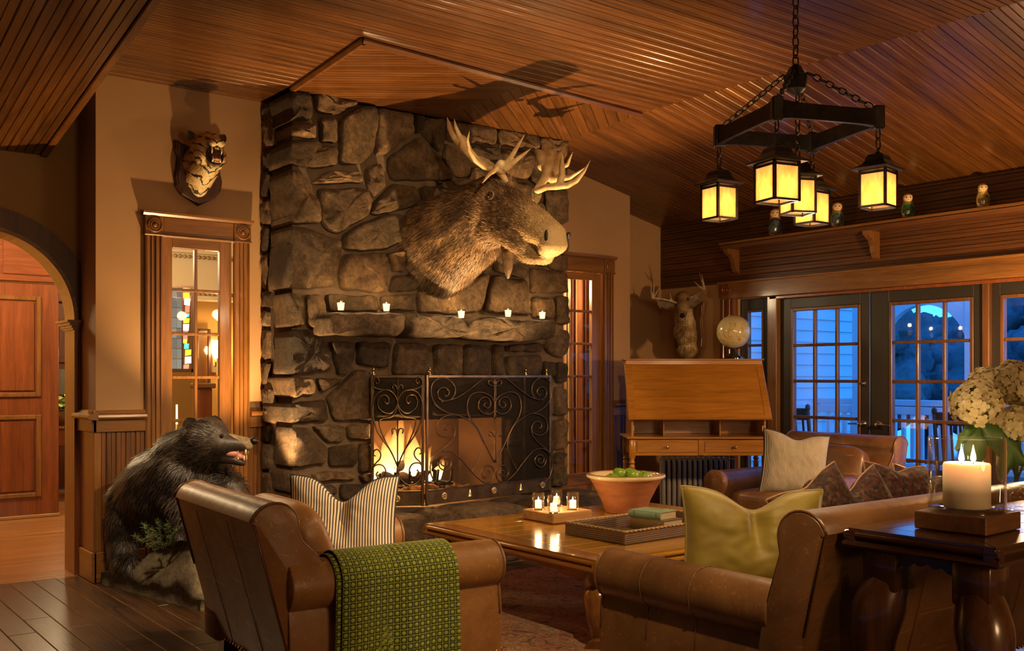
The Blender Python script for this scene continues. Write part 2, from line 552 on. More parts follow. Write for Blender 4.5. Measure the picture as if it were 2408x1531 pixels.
# organic bodies: tapered capsules fused by a voxel remesh
def blob_mesh(name, caps, voxel=0.012, smooth=6, mat=None, subtract=None):
    mb = MB()
    for c in caps:
        p0, r0, p1, r1 = (c + (None, None))[:4] if len(c) == 2 else c
        bm = bmesh.new()
        bmesh.ops.create_icosphere(bm, subdivisions=3, radius=1.0, matrix=Matrix.Translation(p0) @ Matrix.Diagonal((r0, r0, r0, 1)) if not isinstance(r0, tuple) else Matrix.Translation(p0) @ Matrix.Diagonal(r0 + (1,)))
        if p1 is not None:
            bmesh.ops.create_icosphere(bm, subdivisions=3, radius=1.0, matrix=Matrix.Translation(p1) @ Matrix.Diagonal((r1, r1, r1, 1)) if not isinstance(r1, tuple) else Matrix.Translation(p1) @ Matrix.Diagonal(r1 + (1,)))
            res = bmesh.ops.convex_hull(bm, input=bm.verts)
            bmesh.ops.delete(bm, geom=list({g for g in res['geom_interior'] + res['geom_unused'] if isinstance(g, bmesh.types.BMVert)}), context='VERTS')
            inner = [f for f in bm.faces if not f.is_valid]
        mb.addbm(bm)
    me = mb.mesh(name + '_src')
    ob = bpy.data.objects.new(name + '_src', me)
    COL.objects.link(ob)
    rm = ob.modifiers.new('remesh', 'REMESH')
    rm.mode = 'VOXEL'
    rm.voxel_size = voxel
    if smooth:
        sm = ob.modifiers.new('smooth', 'SMOOTH')
        sm.iterations = smooth
        sm.factor = 0.5
    dg = bpy.context.evaluated_depsgraph_get()
    dg.update()
    res = bpy.data.meshes.new_from_object(ob.evaluated_get(dg), depsgraph=dg)
    bpy.data.objects.remove(ob)
    bpy.data.meshes.remove(me)
    res.name = name
    res.materials.clear()
    if mat: res.materials.append(mat)
    res.polygons.foreach_set('use_smooth', [True] * len(res.polygons))
    return res

def fur_blades(me, n, length, width, comb, lift=0.35, lenfn=None, mask=None, seed=1):
    """thin tapered hairs rooted on a mesh; comb(p) gives the lay direction"""
    r = np.random.default_rng(seed)
    me.calc_loop_triangles()
    nt = len(me.loop_triangles)
    tri = np.empty(nt * 3, dtype=np.int32); me.loop_triangles.foreach_get('vertices', tri); tri = tri.reshape(-1, 3)
    co = np.empty(len(me.vertices) * 3); me.vertices.foreach_get('co', co); co = co.reshape(-1, 3)
    A, B, C = co[tri[:, 0]], co[tri[:, 1]], co[tri[:, 2]]
    nr = np.cross(B - A, C - A); ar = np.linalg.norm(nr, axis=1)
    nr = nr / np.maximum(ar[:, None], 1e-12)
    idx = r.choice(nt, n, p=ar / ar.sum())
    u, v = r.random(n), r.random(n)
    sw = u + v > 1; u[sw] = 1 - u[sw]; v[sw] = 1 - v[sw]
    P = A[idx] + (B[idx] - A[idx]) * u[:, None] + (C[idx] - A[idx]) * v[:, None]
    N = nr[idx]
    if mask is not None:
        k = mask(P); P, N = P[k], N[k]
    n = len(P)
    D = comb(P, N)
    D = D + r.normal(0, 0.22, D.shape)
    D = D - N * (D * N).sum(1)[:, None]
    D /= np.maximum(np.linalg.norm(D, axis=1)[:, None], 1e-9)
    L = length * (0.6 + 0.7 * r.random(n))
    if lenfn is not None: L = L * lenfn(P)
    dirn = D + N * (lift + 0.25 * r.random(n))[:, None]
    dirn /= np.linalg.norm(dirn, axis=1)[:, None]
    side = np.cross(dirn, N); side /= np.maximum(np.linalg.norm(side, axis=1)[:, None], 1e-9)
    w = width * (0.6 + 0.8 * r.random(n))[:, None]
    base = P - N * 0.003
    mid = base + dirn * (L * 0.55)[:, None]
    tip = base + (dirn * 0.9 + D * 0.25) * L[:, None] - np.array([0, 0, 1]) * (L * 0.06)[:, None]
    V = np.stack([base - side * w, base + side * w, mid + side * w * 0.8, mid - side * w * 0.8, tip], 1).reshape(-1, 3)
    i = np.arange(n) * 5
    out = bpy.data.meshes.new('fur')
    quads = np.stack([i, i + 1, i + 2, i + 3], 1)
    tris = np.stack([i + 3, i + 2, i + 4], 1)
    out.vertices.add(len(V)); out.vertices.foreach_set('co', V.ravel())
    loops = np.concatenate([quads.ravel(), tris.ravel()])
    out.loops.add(len(loops)); out.loops.foreach_set('vertex_index', loops.astype(np.int32))
    starts = np.concatenate([np.arange(n) * 4, 4 * n + np.arange(n) * 3])
    out.polygons.add(2 * n)
    out.polygons.foreach_set('loop_start', starts.astype(np.int32))
    out.update(calc_edges=True)
    out.validate()
    return out
# ================================================================== ROOM SHELL
YA, YR, XB = 6.9, 7.3, 7.55          # door wall, recessed wall, veranda wall
ZC = 3.36                             # flat ceiling
XC, ZB = 5.40, 2.90                   # fold of the ceiling, height at the veranda wall
SL = math.atan2(ZC - ZB, XB - XC)
XS, YS = 1.62, 4.05                   # left sloped bay

def struct(name, mb, mat, smooth=False):
    o = mb.build(name, mat, None, smooth)
    o['kind'] = 'structure'
    return o

def bead_poly(w):
    return [(0.0005, .014), (0.0005, .007), (.006, 0), (w * .46, 0), (w * .48, .006), (w * .52, .006), (w * .54, 0), (w - .006, 0), (w - .0005, .007), (w - .0005, .014)]

# ---- floor
floor = struct('floor', MB().box((-2.6, -2.6, -.12), (7.7, 7.36, -.022)), BLACK)
pw = 0.142
plank_me = []
for L in (1.1, 1.7, 2.3):
    plank_me.append((L, MB().cbox((.0012, .0012, -.022), (pw - .0012, L - .0012, 0), .003).mesh('floor_plank', W_FLOOR)))
for i in range(48):
    x = 0.8 + i * pw
    y = 2.2 + random.random() * 0.9 - 1.0
    while y < 7.22:
        L, me = random.choice(plank_me)
        if y + L > 7.22:
            L2 = 7.22 - y
            if L2 > 0.05:
                link('floor_plank', me, floor, (x, y, 0), scale=(1, L2 / L, 1))
            break
        link('floor_plank', me, floor, (x, y, 0))
        y += L

# ---- ceiling
ceiling = struct('ceiling', MB().box((-2.6, -2.6, ZC + .013), (XC, YS, ZC + .1)).box((XS, YS, ZC + .013), (XC, 7.5, ZC + .1)), W_CEIL_X)
cw = 0.088
cb = MB().prism(bead_poly(cw), 0, XC - XS - .0, 'YZ').mesh('ceiling_board', W_CEIL_X)
cb2 = MB().prism(bead_poly(cw), 0, XC + 1.0, 'YZ').mesh('ceiling_board', W_CEIL_X)
y = 1.9
while y < YA - .01:
    if y + cw > YS: link('ceiling_board', cb, ceiling, (XS, y, ZC))
    else: link('ceiling_board', cb2, ceiling, (-1.0, y, ZC))
    y += cw
# right slope
Ls = math.hypot(XB - XC, ZC - ZB)
Ms = T(XC, 0, ZC) @ Matrix.Rotation(SL, 4, 'Y')
slope_r = struct('ceiling_slope_east', MB().box((0, -2.6, .013), (Ls + .15, 7.5, .09), Ms), W_CEIL_X)
sb = MB().prism(bead_poly(.1), 0, Ls, 'YZ').mesh('ceiling_board', W_CEIL_X)
for i in range(60):
    link('ceiling_board', sb, slope_r, (XC, 1.3 + i * .1, ZC), (0, SL, 0))
# left slope
SA = math.atan2(ZC - 2.854, YR - YS)
Ll = math.hypot(YR - YS, ZC - 2.854)
Ml = T(0, YS, ZC) @ Matrix.Rotation(-SA, 4, 'X')
slope_l = struct('ceiling_slope_west', MB().box((-2.6, 0, .013), (XS, Ll + .12, .09), Ml), W_CEIL_Y)
lb = MB().prism(bead_poly(.104), 0, Ll, 'XZ').mesh('ceiling_board', W_CEIL_Y)
for i in range(14):
    link('ceiling_board', lb, slope_l, (XS - .045 - (i + 1) * .104, YS, ZC), (-SA, 0, 0))
edge = MB().cbox((XS - .045, 0, -.014), (XS + .004, Ll, .02), .006, Ml).build('edge_board', W_CEIL_Y, slope_l)
struct('trim_slope_cheek', MB().prism([(YS, ZC + .02), (YR, ZC + .02), (YR, 2.86)], XS - .02, XS, 'YZ'), W_CEIL_X)

# patch of diagonal boards over the chimney, framed by a moulding
PQ = [(2.90, 5.23), (5.37, 5.42), (5.48, 6.40), (3.0, 6.40)]
patch = struct('ceiling_patch', MB().prism(PQ[::-1], ZC - .012, ZC - .004, 'XY'), W_CEIL_X)
XM = 4.20
def patch_boards(poly, ang, w):
    dx, dy = math.cos(ang), math.sin(ang)
    nx, ny = -dy, dx
    ds = [nx * p[0] + ny * p[1] for p in poly]
    d = min(ds)
    while d < max(ds):
        q = clip_poly(clip_poly(poly, nx, ny, d + w - .004), -nx, -ny, -(d + .001))
        if len(q) >= 3:
            cx = sum(p[0] for p in q) / len(q); cy = sum(p[1] for p in q) / len(q)
            loc = [((p[0] - cx) * dx + (p[1] - cy) * dy, -(p[0] - cx) * dy + (p[1] - cy) * dx) for p in q]
            MB().prism(loc[::-1], 0, .012, 'XY').build('patch_board', W_CEIL_X, patch, loc=(cx, cy, ZC - .024), rot=(0, 0, ang))
        d += w
patch_boards(clip_poly(PQ, 1, 0, XM), math.radians(-36), .052)
patch_boards(clip_poly(PQ, -1, 0, -XM), math.radians(42), .085)
tri = []
for a, b in ((0, 3), (0, 1)):
    p, q = Vector(PQ[a] + (0,)), Vector(PQ[b] + (0,))
    d = (q - p); L = d.length
    M = T(p.x, p.y, ZC - .025) @ rotz(math.atan2(d.y, d.x))
    MB().prism([(-.022, .02), (-.022, .006), (-.010, -.012), (.010, -.012), (.022, .006), (.022, .02)], -.01, L + .01, 'YZ', M).build('patch_moulding', W_CEIL_X, patch)

# ---- walls
wn_ = MB()
wn_.box((1.83, YA, 0), (2.16, YA + .10, ZC + .2)).box((2.16, YA, 2.40), (2.87, YA + .10, ZC + .2))
wn_.box((2.87, YA, 0), (5.60, YA + .10, ZC + .2)).box((5.60, YA, 2.40), (6.46, YA + .10, ZC + .2)).box((6.46, YA, 0), (6.71, YA + .10, ZC + .2))
wn_.box((1.83, YA + .10, 0), (1.93, YR + .2, ZC + .2)).box((6.60, YA + .10, 0), (6.71, YR + .1, ZC + .2))
wn_.box((6.60, YR, 0), (XB + .1, YR + .1, ZC + .2))
struct('wall_north', wn_, PLASTER)
# arch wall
aw = MB()
AX, AZ, AR = 1.20, 1.74, 0.61
aw.box((-2.6, YR, 0), (AX - AR, YR + .2, ZC))
aw.box((AX + AR, YR, 0), (1.84, YR + .2, ZC))
NA = 40
for i in range(NA):
    t0, t1 = PI * i / NA, PI * (i + 1) / NA
    x0, x1 = AX + AR * math.cos(t0), AX + AR * math.cos(t1)
    z0, z1 = AZ + AR * math.sin(t0), AZ + AR * math.sin(t1)
    aw.prism([(x0, z0), (x0, ZC), (x1, ZC), (x1, z1)], YR, YR + .2, 'XZ')
struct('wall_arch', aw, PLASTER_DK)

def arc_band(r0, r1, y0, y1, n=36):
    mb = MB()
    for i in range(n):
        t0, t1 = PI * i / n, PI * (i + 1) / n
        q = [(AX + r * math.cos(t), AZ + r * math.sin(t)) for r, t in ((r0, t0), (r1, t0), (r1, t1), (r0, t1))]
        mb.prism(q, y0, y1, 'XZ')
    return mb
arch = empty('trim_arch', (AX, YR, 0), kind='structure')
def local(mb, o):
    mb.v = [(x - o.location.x, y - o.location.y, z - o.location.z) for x, y, z in mb.v]
    return mb
local(arc_band(.595, .745, YR - .035, YR, 40), arch).build('arch_casing', W_MAHOG_DK, arch)
local(arc_band(.585, .612, YR - .045, YR + .215, 40), arch).build('arch_lining', W_TRIM_X, arch)
for sx in (-1, 1):
    x0, x1 = AX + sx * .585, AX + sx * .70
    p = MB().box((min(x0, x1), YR - .045, 0), (max(x0, x1), YR + .215, AZ - .05))
    local(p, arch).build('jamb', W_MAHOG_Z, arch)
    p = MB().cbox((min(x0, x1) + .022, YR - .056, .25), (max(x0, x1) - .022, YR - .04, AZ - .16), .008)
    local(p, arch).build('jamb_panel', W_MAHOG_Z, arch)
    p = MB()
    for k, (e, z0, z1) in enumerate(((.012, -.062, -.048), (.024, -.048, -.03), (.040, -.03, -.012), (.058, -.012, .004))):
        xa, xb = (AX + sx * .585 - sx * e, AX + sx * .705)
        p.box((min(xa, xb), YR - .045 - e, AZ + z0), (max(xa, xb), YR + .215 + e * .4, AZ + z1))
    local(p, arch).build('capital', W_MAHOG_X, arch)

# veranda wall
we = MB()
we.box((XB, -2.6, 2.095), (XB + .12, 7.5, 3.2))
we.box((XB, 6.285, 0), (XB + .12, 7.5, 2.095)).box((XB, -2.6, 0), (XB + .12, 2.90, 2.095))
struct('wall_east', we, PLASTER)
struct('wall_west', MB().box((-2.72, -2.6, 0), (-2.6, 7.5, ZC + .2)), PLASTER)
struct('wall_south', MB().box((-2.7, -2.72, 0), (7.7, -2.6, ZC + .2)), PLASTER)
# horizontal beadboard frieze above the doors
frieze = empty('trim_frieze', (XB, 4.4, 2.26), kind='structure')
bw = .0625
bm_ = MB().prism([(-(.014 - h), a) for a, h in bead_poly(bw)], -3.0, 2.89, 'XZ').mesh('frieze_board', W_RED_Y)
for i in range(12):
    link('frieze_board', bm_, frieze, (0, 0, i * bw))
hd = empty('trim_header', (XB, 4.4, 2.1), kind='structure')
MB().cbox((-.05, -3.0, 0), (0, 2.06, .155), .006).build('header_beam', W_TRIM_Y, hd)
MB().cbox((-.065, -3.0, .150), (0, 2.10, .172), .005).build('header_cap', W_TRIM_Y, hd)
MB().cbox((-.03, -3.0, -.03), (0, 1.5, 0), .006).build('header_stop', W_MAHOG_X, hd)

# ---- chair rail, wainscot, baseboard on the door wall
def wainscot(name, x0, x1, end_l=False, end_r=False):
    e = empty(name, ((x0 + x1) / 2, YA, 0), kind='structure')
    cx = (x0 + x1) / 2
    n = max(1, round((x1 - x0 - .03) / .062)); w = (x1 - x0) / n
    me = MB().prism([(a, -(.014 - h)) for a, h in bead_poly(w)], .20, 1.0, 'XY').mesh('wainscot_board', W_RED_Z)
    for i in range(n):
        link('wainscot_board', me, e, (x0 - cx + i * w, 0, 0))
    ex0 = -.05 if end_l else 0
    MB().cbox((x0 - cx + ex0 * .5, -.03, .99), (x1 - cx, 0, 1.075), .004).build('rail_apron', W_TRIM_X, e)
    MB().prism([(0, 1.135), (-.018, 1.135), (-.03, 1.115), (-.062, 1.105), (-.066, 1.09), (-.058, 1.077), (0, 1.07)], x0 - cx + ex0, x1 - cx, 'YZ').build('chair_rail', W_TRIM_X, e)
    MB().cbox((x0 - cx + ex0 * .4, -.028, 0), (x1 - cx, 0, .20), .006).build('baseboard', W_TRIM_X, e)
    return e
w_l = wainscot('trim_wainscot_west', 1.83, 2.145, True)
cx = (1.83 + 2.145) / 2
# the rail turns the corner onto the return of the wall
MB().prism([(0, 1.135), (-.018, 1.135), (-.03, 1.115), (-.062, 1.105), (-.066, 1.09), (-.058, 1.077), (0, 1.07)], -.066, .36, 'XZ', T(1.83 - cx, 0, 0)).build('chair_rail', W_TRIM_Y, w_l)
MB().cbox((1.80 - cx, -.03, .99), (1.83 - cx, .36, 1.075), .004).build('rail_apron', W_TRIM_Y, w_l)
MB().cbox((1.80 - cx, -.028, 0), (1.832 - cx, .30, .20), .006).build('baseboard', W_TRIM_Y, w_l)
MB().cbox((1.815 - cx, -.015, .2), (1.86 - cx, .0, 1.0), .003).build('corner_stile', W_TRIM_Z, w_l)
MB().cbox((1.815 - cx, -.01, .2), (1.832 - cx, .36, 1.0), .003).build('corner_stile', W_MAHOG_Z, w_l)
wainscot('trim_wainscot_mid', 2.885, 3.08)
wainscot('trim_wainscot_east', 6.47, 6.71)

# ---- door casings on the door wall
def casing(name, x0, x1, both=True):
    e = empty(name, ((x0 + x1) / 2, YA, 0), kind='structure')
    c = (x0 + x1) / 2
    cwid = .115
    def flute(a):
        prof = [(a, 0)]
        for t, h in ((0, .024), (.10, .030), (.18, .030), (.22, .020), (.32, .020), (.36, .030), (.44, .030), (.48, .016), (.58, .016), (.62, .030), (.70, .030), (.74, .020), (.86, .020), (.90, .030), (1, .024)):
            prof.append((a + t * cwid, -h))
        prof.append((a + cwid, 0))
        return prof
    sides = ((x0, 1), (x1 - cwid, 1)) if both else ((x1 - cwid, 1),)
    for a, _ in sides:
        MB().prism(flute(a - c)[::-1], .0, 2.325, 'XY').build('fluted_casing', W_TRIM_Z, e)
        b = MB().cbox((a - c - .006, -.038, 2.325), (a - c + cwid + .006, 0, 2.452), .004).build('corner_block', W_TRIM_Z, e)
        ro = MB().lathe([(.052, 0), (.052, .008), (.044, .013), (.040, .006), (.033, .006), (.030, .013), (.024, .013), (.019, .006), (.017, .012), (.010, .017), (.001, .018)], 28,
                        T(a - c + cwid / 2, -.038, 2.388) @ Matrix.Rotation(PI / 2, 4, 'X'))
        ro.build('rosette', W_TRIM_X, b, smooth=40)
        MB().cbox((a - c - .010, -.046, 2.318), (a - c + cwid + .010, 0, 2.329), .003).build('block_fillet', W_TRIM_X, b)
    hx0 = x0 - c + (cwid + .006 if both else 0)
    MB().cbox((hx0, -.03, 2.33), (x1 - c - cwid - .006, 0, 2.452), .004).build('head_board', W_TRIM_X, e)
    MB().cbox((hx0, -.038, 2.318), (x1 - c - cwid - .006, 0, 2.330), .003).build('head_fillet', W_TRIM_X, e)
    MB().prism([(0, 2.452), (-.042, 2.452), (-.055, 2.466), (-.060, 2.480), (0, 2.480)], x0 - c - .02, x1 - c + .02, 'YZ').build('crown_cap', W_TRIM_X, e)
    return e
casing('trim_casing_west', 2.145, 2.885)
casing('trim_casing_east', 5.55, 6.475)

# ---- glazed doors
def sash(root, x0, x1, z0, z1, cols, rows, fr, mun, mat_f, mat_m, plane, depth, panes=True, sub=.0):
    """muntin grid and separate panes in a plane; plane 'X' runs along x, 'Y' along y"""
    def B(a0, a1, b0, b1, d0, d1):
        return ((a0, d0, b0), (a1, d1, b1)) if plane == 'X' else ((d0, a0, b0), (d1, a1, b1))
    cw_ = (x1 - x0 - mun * (cols - 1)) / cols
    rh = (z1 - z0 - mun * (rows - 1)) / rows
    for i in range(1, cols):
        a = x0 + i * cw_ + (i - 1) * mun
        MB().cbox(*B(a, a + mun, z0, z1, -depth / 2, depth / 2), .004).build('muntin', mat_m, root)
    for j in range(1, rows):
        b = z0 + j * rh + (j - 1) * mun
        MB().cbox(*B(x0, x1, b, b + mun, -depth / 2 - .001, depth / 2 + .001), .004).build('muntin', mat_m, root)
    if panes:
        me = MB().box(*B(0, cw_, 0, rh, -.002, .002)).mesh('pane', GLASS_PANE)
        for i in range(cols):
            for j in range(rows):
                a, b = x0 + i * (cw_ + mun), z0 + j * (rh + mun)
                link('pane', me, root, (a, 0, b) if plane == 'X' else (0, a, b))

def north_door(name, x0, x1, gx0, gx1, gz0, gz1, rows, hinge=None):
    d = empty(name, ((x0 + x1) / 2, YA + .045, 0), kind='structure')
    c = (x0 + x1) / 2
    t = .02
    MB().cbox((x0 - c, -t, 0.02), (gx0 - c, t, 2.32), .003).build('stile', W_TRIM_Z, d)
    MB().cbox((gx1 - c, -t, 0.02), (x1 - c, t, 2.32), .003).build('stile', W_TRIM_Z, d)
    MB().cbox((gx0 - c, -t, gz1), (gx1 - c, t, 2.32), .003).build('top_rail', W_TRIM_X, d)
    MB().cbox((gx0 - c, -t, gz0 - .11), (gx1 - c, t, gz0), .003).build('lock_rail', W_TRIM_X, d)
    MB().cbox((gx0 - c, -t * .5, .2), (gx1 - c, t * .5, gz0 - .11), .003).build('panel', W_TRIM_Z, d)
    MB().cbox((gx0 - c + .04, -t * .9, .25), (gx1 - c - .04, t * .9, gz0 - .15), .012).build('panel_field', W_TRIM_Z, d)
    MB().cbox((gx0 - c, -t, .02), (gx1 - c, t, .2), .003).build('bottom_rail', W_TRIM_X, d)
    sash(d, gx0 - c, gx1 - c, gz0, gz1, 2, rows, 0, .022, None, W_TRIM_Z, 'X', .032)
    return d
north_door('door_1', 2.262, 2.768, 2.343, 2.681, .76, 2.252, 5)
d2 = north_door('door_2', 5.665, 6.358, 5.76, 6.245, .467, 2.252, 6)

def ring(root, y0, y1, z0, z1, w, d0, d1, mat):
    MB().cbox((d0, y0 - w, z0 - w), (d1, y0, z1 + w), .004).build('glazing_bead', mat, root)
    MB().cbox((d0, y1, z0 - w), (d1, y1 + w, z1 + w), .004).build('glazing_bead', mat, root)
    MB().cbox((d0, y0, z1), (d1, y1, z1 + w), .004).build('glazing_bead', mat, root)
    MB().cbox((d0, y0, z0 - w), (d1, y1, z0), .004).build('glazing_bead', mat, root)

def east_door(name, y0, y1, gy0, gy1, gz0, gz1, cols, rows):
    d = empty(name, (XB + .05, (y0 + y1) / 2, 0), kind='structure')
    c = (y0 + y1) / 2
    t = .024
    w = .028
    MB().cbox((-t, y0 - c + .002, .01), (t, gy0 - c - w, 2.092), .004).build('stile', W_DARKDOOR, d)
    MB().cbox((-t, gy1 - c + w, .01), (t, y1 - c - .002, 2.092), .004).build('stile', W_DARKDOOR, d)
    MB().cbox((-t, gy0 - c - w, gz1 + w), (t, gy1 - c + w, 2.092), .003).build('top_rail', W_DARKDOOR, d)
    MB().cbox((-t, gy0 - c - w, .01), (t, gy1 - c + w, gz0 - w), .003).build('bottom_rail', W_DARKDOOR, d)
    ring(d, gy0 - c, gy1 - c, gz0, gz1, w, -t - .008, t, W_RED_Z)
    sash(d, gy0 - c, gy1 - c, gz0, gz1, cols, rows, 0, .026, None, W_RED_Z, 'Y', .04)
    return d
dl = east_door('door_3', 4.885, 5.815, 5.005, 5.668, .357, 1.952, 3, 5)
dr = east_door('door_4', 3.897, 4.878, 4.012, 4.680, .357, 1.952, 3, 5)
dt = east_door('door_5', 2.90, 3.840, 3.06, 3.748, .357, 1.952, 3, 5)
def lever(root, yy, sgn):
    h = MB()
    h.lathe([(.03, 0), (.03, .008), (.02, .014), (.012, .02), (.012, .05)], 20, T(-.024, yy, .955) @ Matrix.Rotation(-PI / 2, 4, 'Y'))
    h.tube([(-.072, yy, .955), (-.076, yy + sgn * .03, .957), (-.074, yy + sgn * .08, .955), (-.070, yy + sgn * .125, .952)], [.010, .009, .008, .006], 10)
    h.build('lever_handle', NICKEL, root, smooth=40)
cl = (4.885 + 5.815) / 2
lever(dl, 4.945 - cl, 1)
cr_ = (3.897 + 4.878) / 2
lever(dr, 4.80 - cr_, -1)
MB().lathe([(.024, 0), (.024, .01), (.014, .016), (.008, .022)], 18, T(-.024, 4.945 - cl, 1.30) @ Matrix.Rotation(-PI / 2, 4, 'Y')).build('deadbolt', NICKEL, dl, smooth=40)
# sidelight with its little window
sd = empty('window_1', (XB + .05, 6.105, 0), kind='structure')
MB().cbox((-.02, -.182, .01), (.02, -.10, 2.092), .003).build('stile', W_DARKDOOR, sd)
MB().cbox((-.02, .10, .01), (.02, .185, 2.092), .003).build('stile', W_DARKDOOR, sd)
MB().cbox((-.02, -.10, 1.99), (.02, .10, 2.092), .003).build('top_rail', W_DARKDOOR, sd)
MB().cbox((-.02, -.10, .01), (.02, .10, .33), .003).build('bottom_rail', W_DARKDOOR, sd)
ring(sd, -.078, .078, .357, 1.968, .022, -.03, .02, W_RED_Z)
sash(sd, -.078, .078, .357, 1.968, 1, 5, 0, .024, None, W_RED_Z, 'Y', .04)
# posts between the doors and the fluted casing
MB().cbox((XB - .03, 5.815, 0), (XB + .08, 5.923, 2.10), .006).build('trim_post', W_TRIM_Z)['kind'] = 'structure'
MB().cbox((XB - .02, 3.840, 0), (XB + .08, 3.897, 2.10), .006).build('trim_post', W_RED_Z)['kind'] = 'structure'
ec = empty('trim_casing_veranda', (XB, 6.39, 0), kind='structure')
fl = [(0, -.095)]
for t, h in ((0, .024), (.10, .032), (.2, .032), (.24, .02), (.36, .02), (.40, .032), (.6, .032), (.64, .02), (.76, .02), (.80, .032), (.9, .032), (1, .024)):
    fl.append((-h, -.095 + t * .19))
fl.append((0, .095))
MB().prism(fl, 0, 2.12, 'XY').build('fluted_casing', W_MAHOG_Z, ec)
bk = MB().cbox((-.045, -.10, 2.12), (0, .10, 2.262), .004).build('corner_block', W_MAHOG_Z, ec)
MB().lathe([(.055, 0), (.055, .008), (.046, .013), (.042, .006), (.033, .006), (.030, .012), (.02, .012), (.016, .006), (.012, .010), (.001, .014)], 28, T(-.045, 0, 2.19) @ Matrix.Rotation(-PI / 2, 4, 'Y')).build('rosette', W_MAHOG_Z, bk, smooth=40)

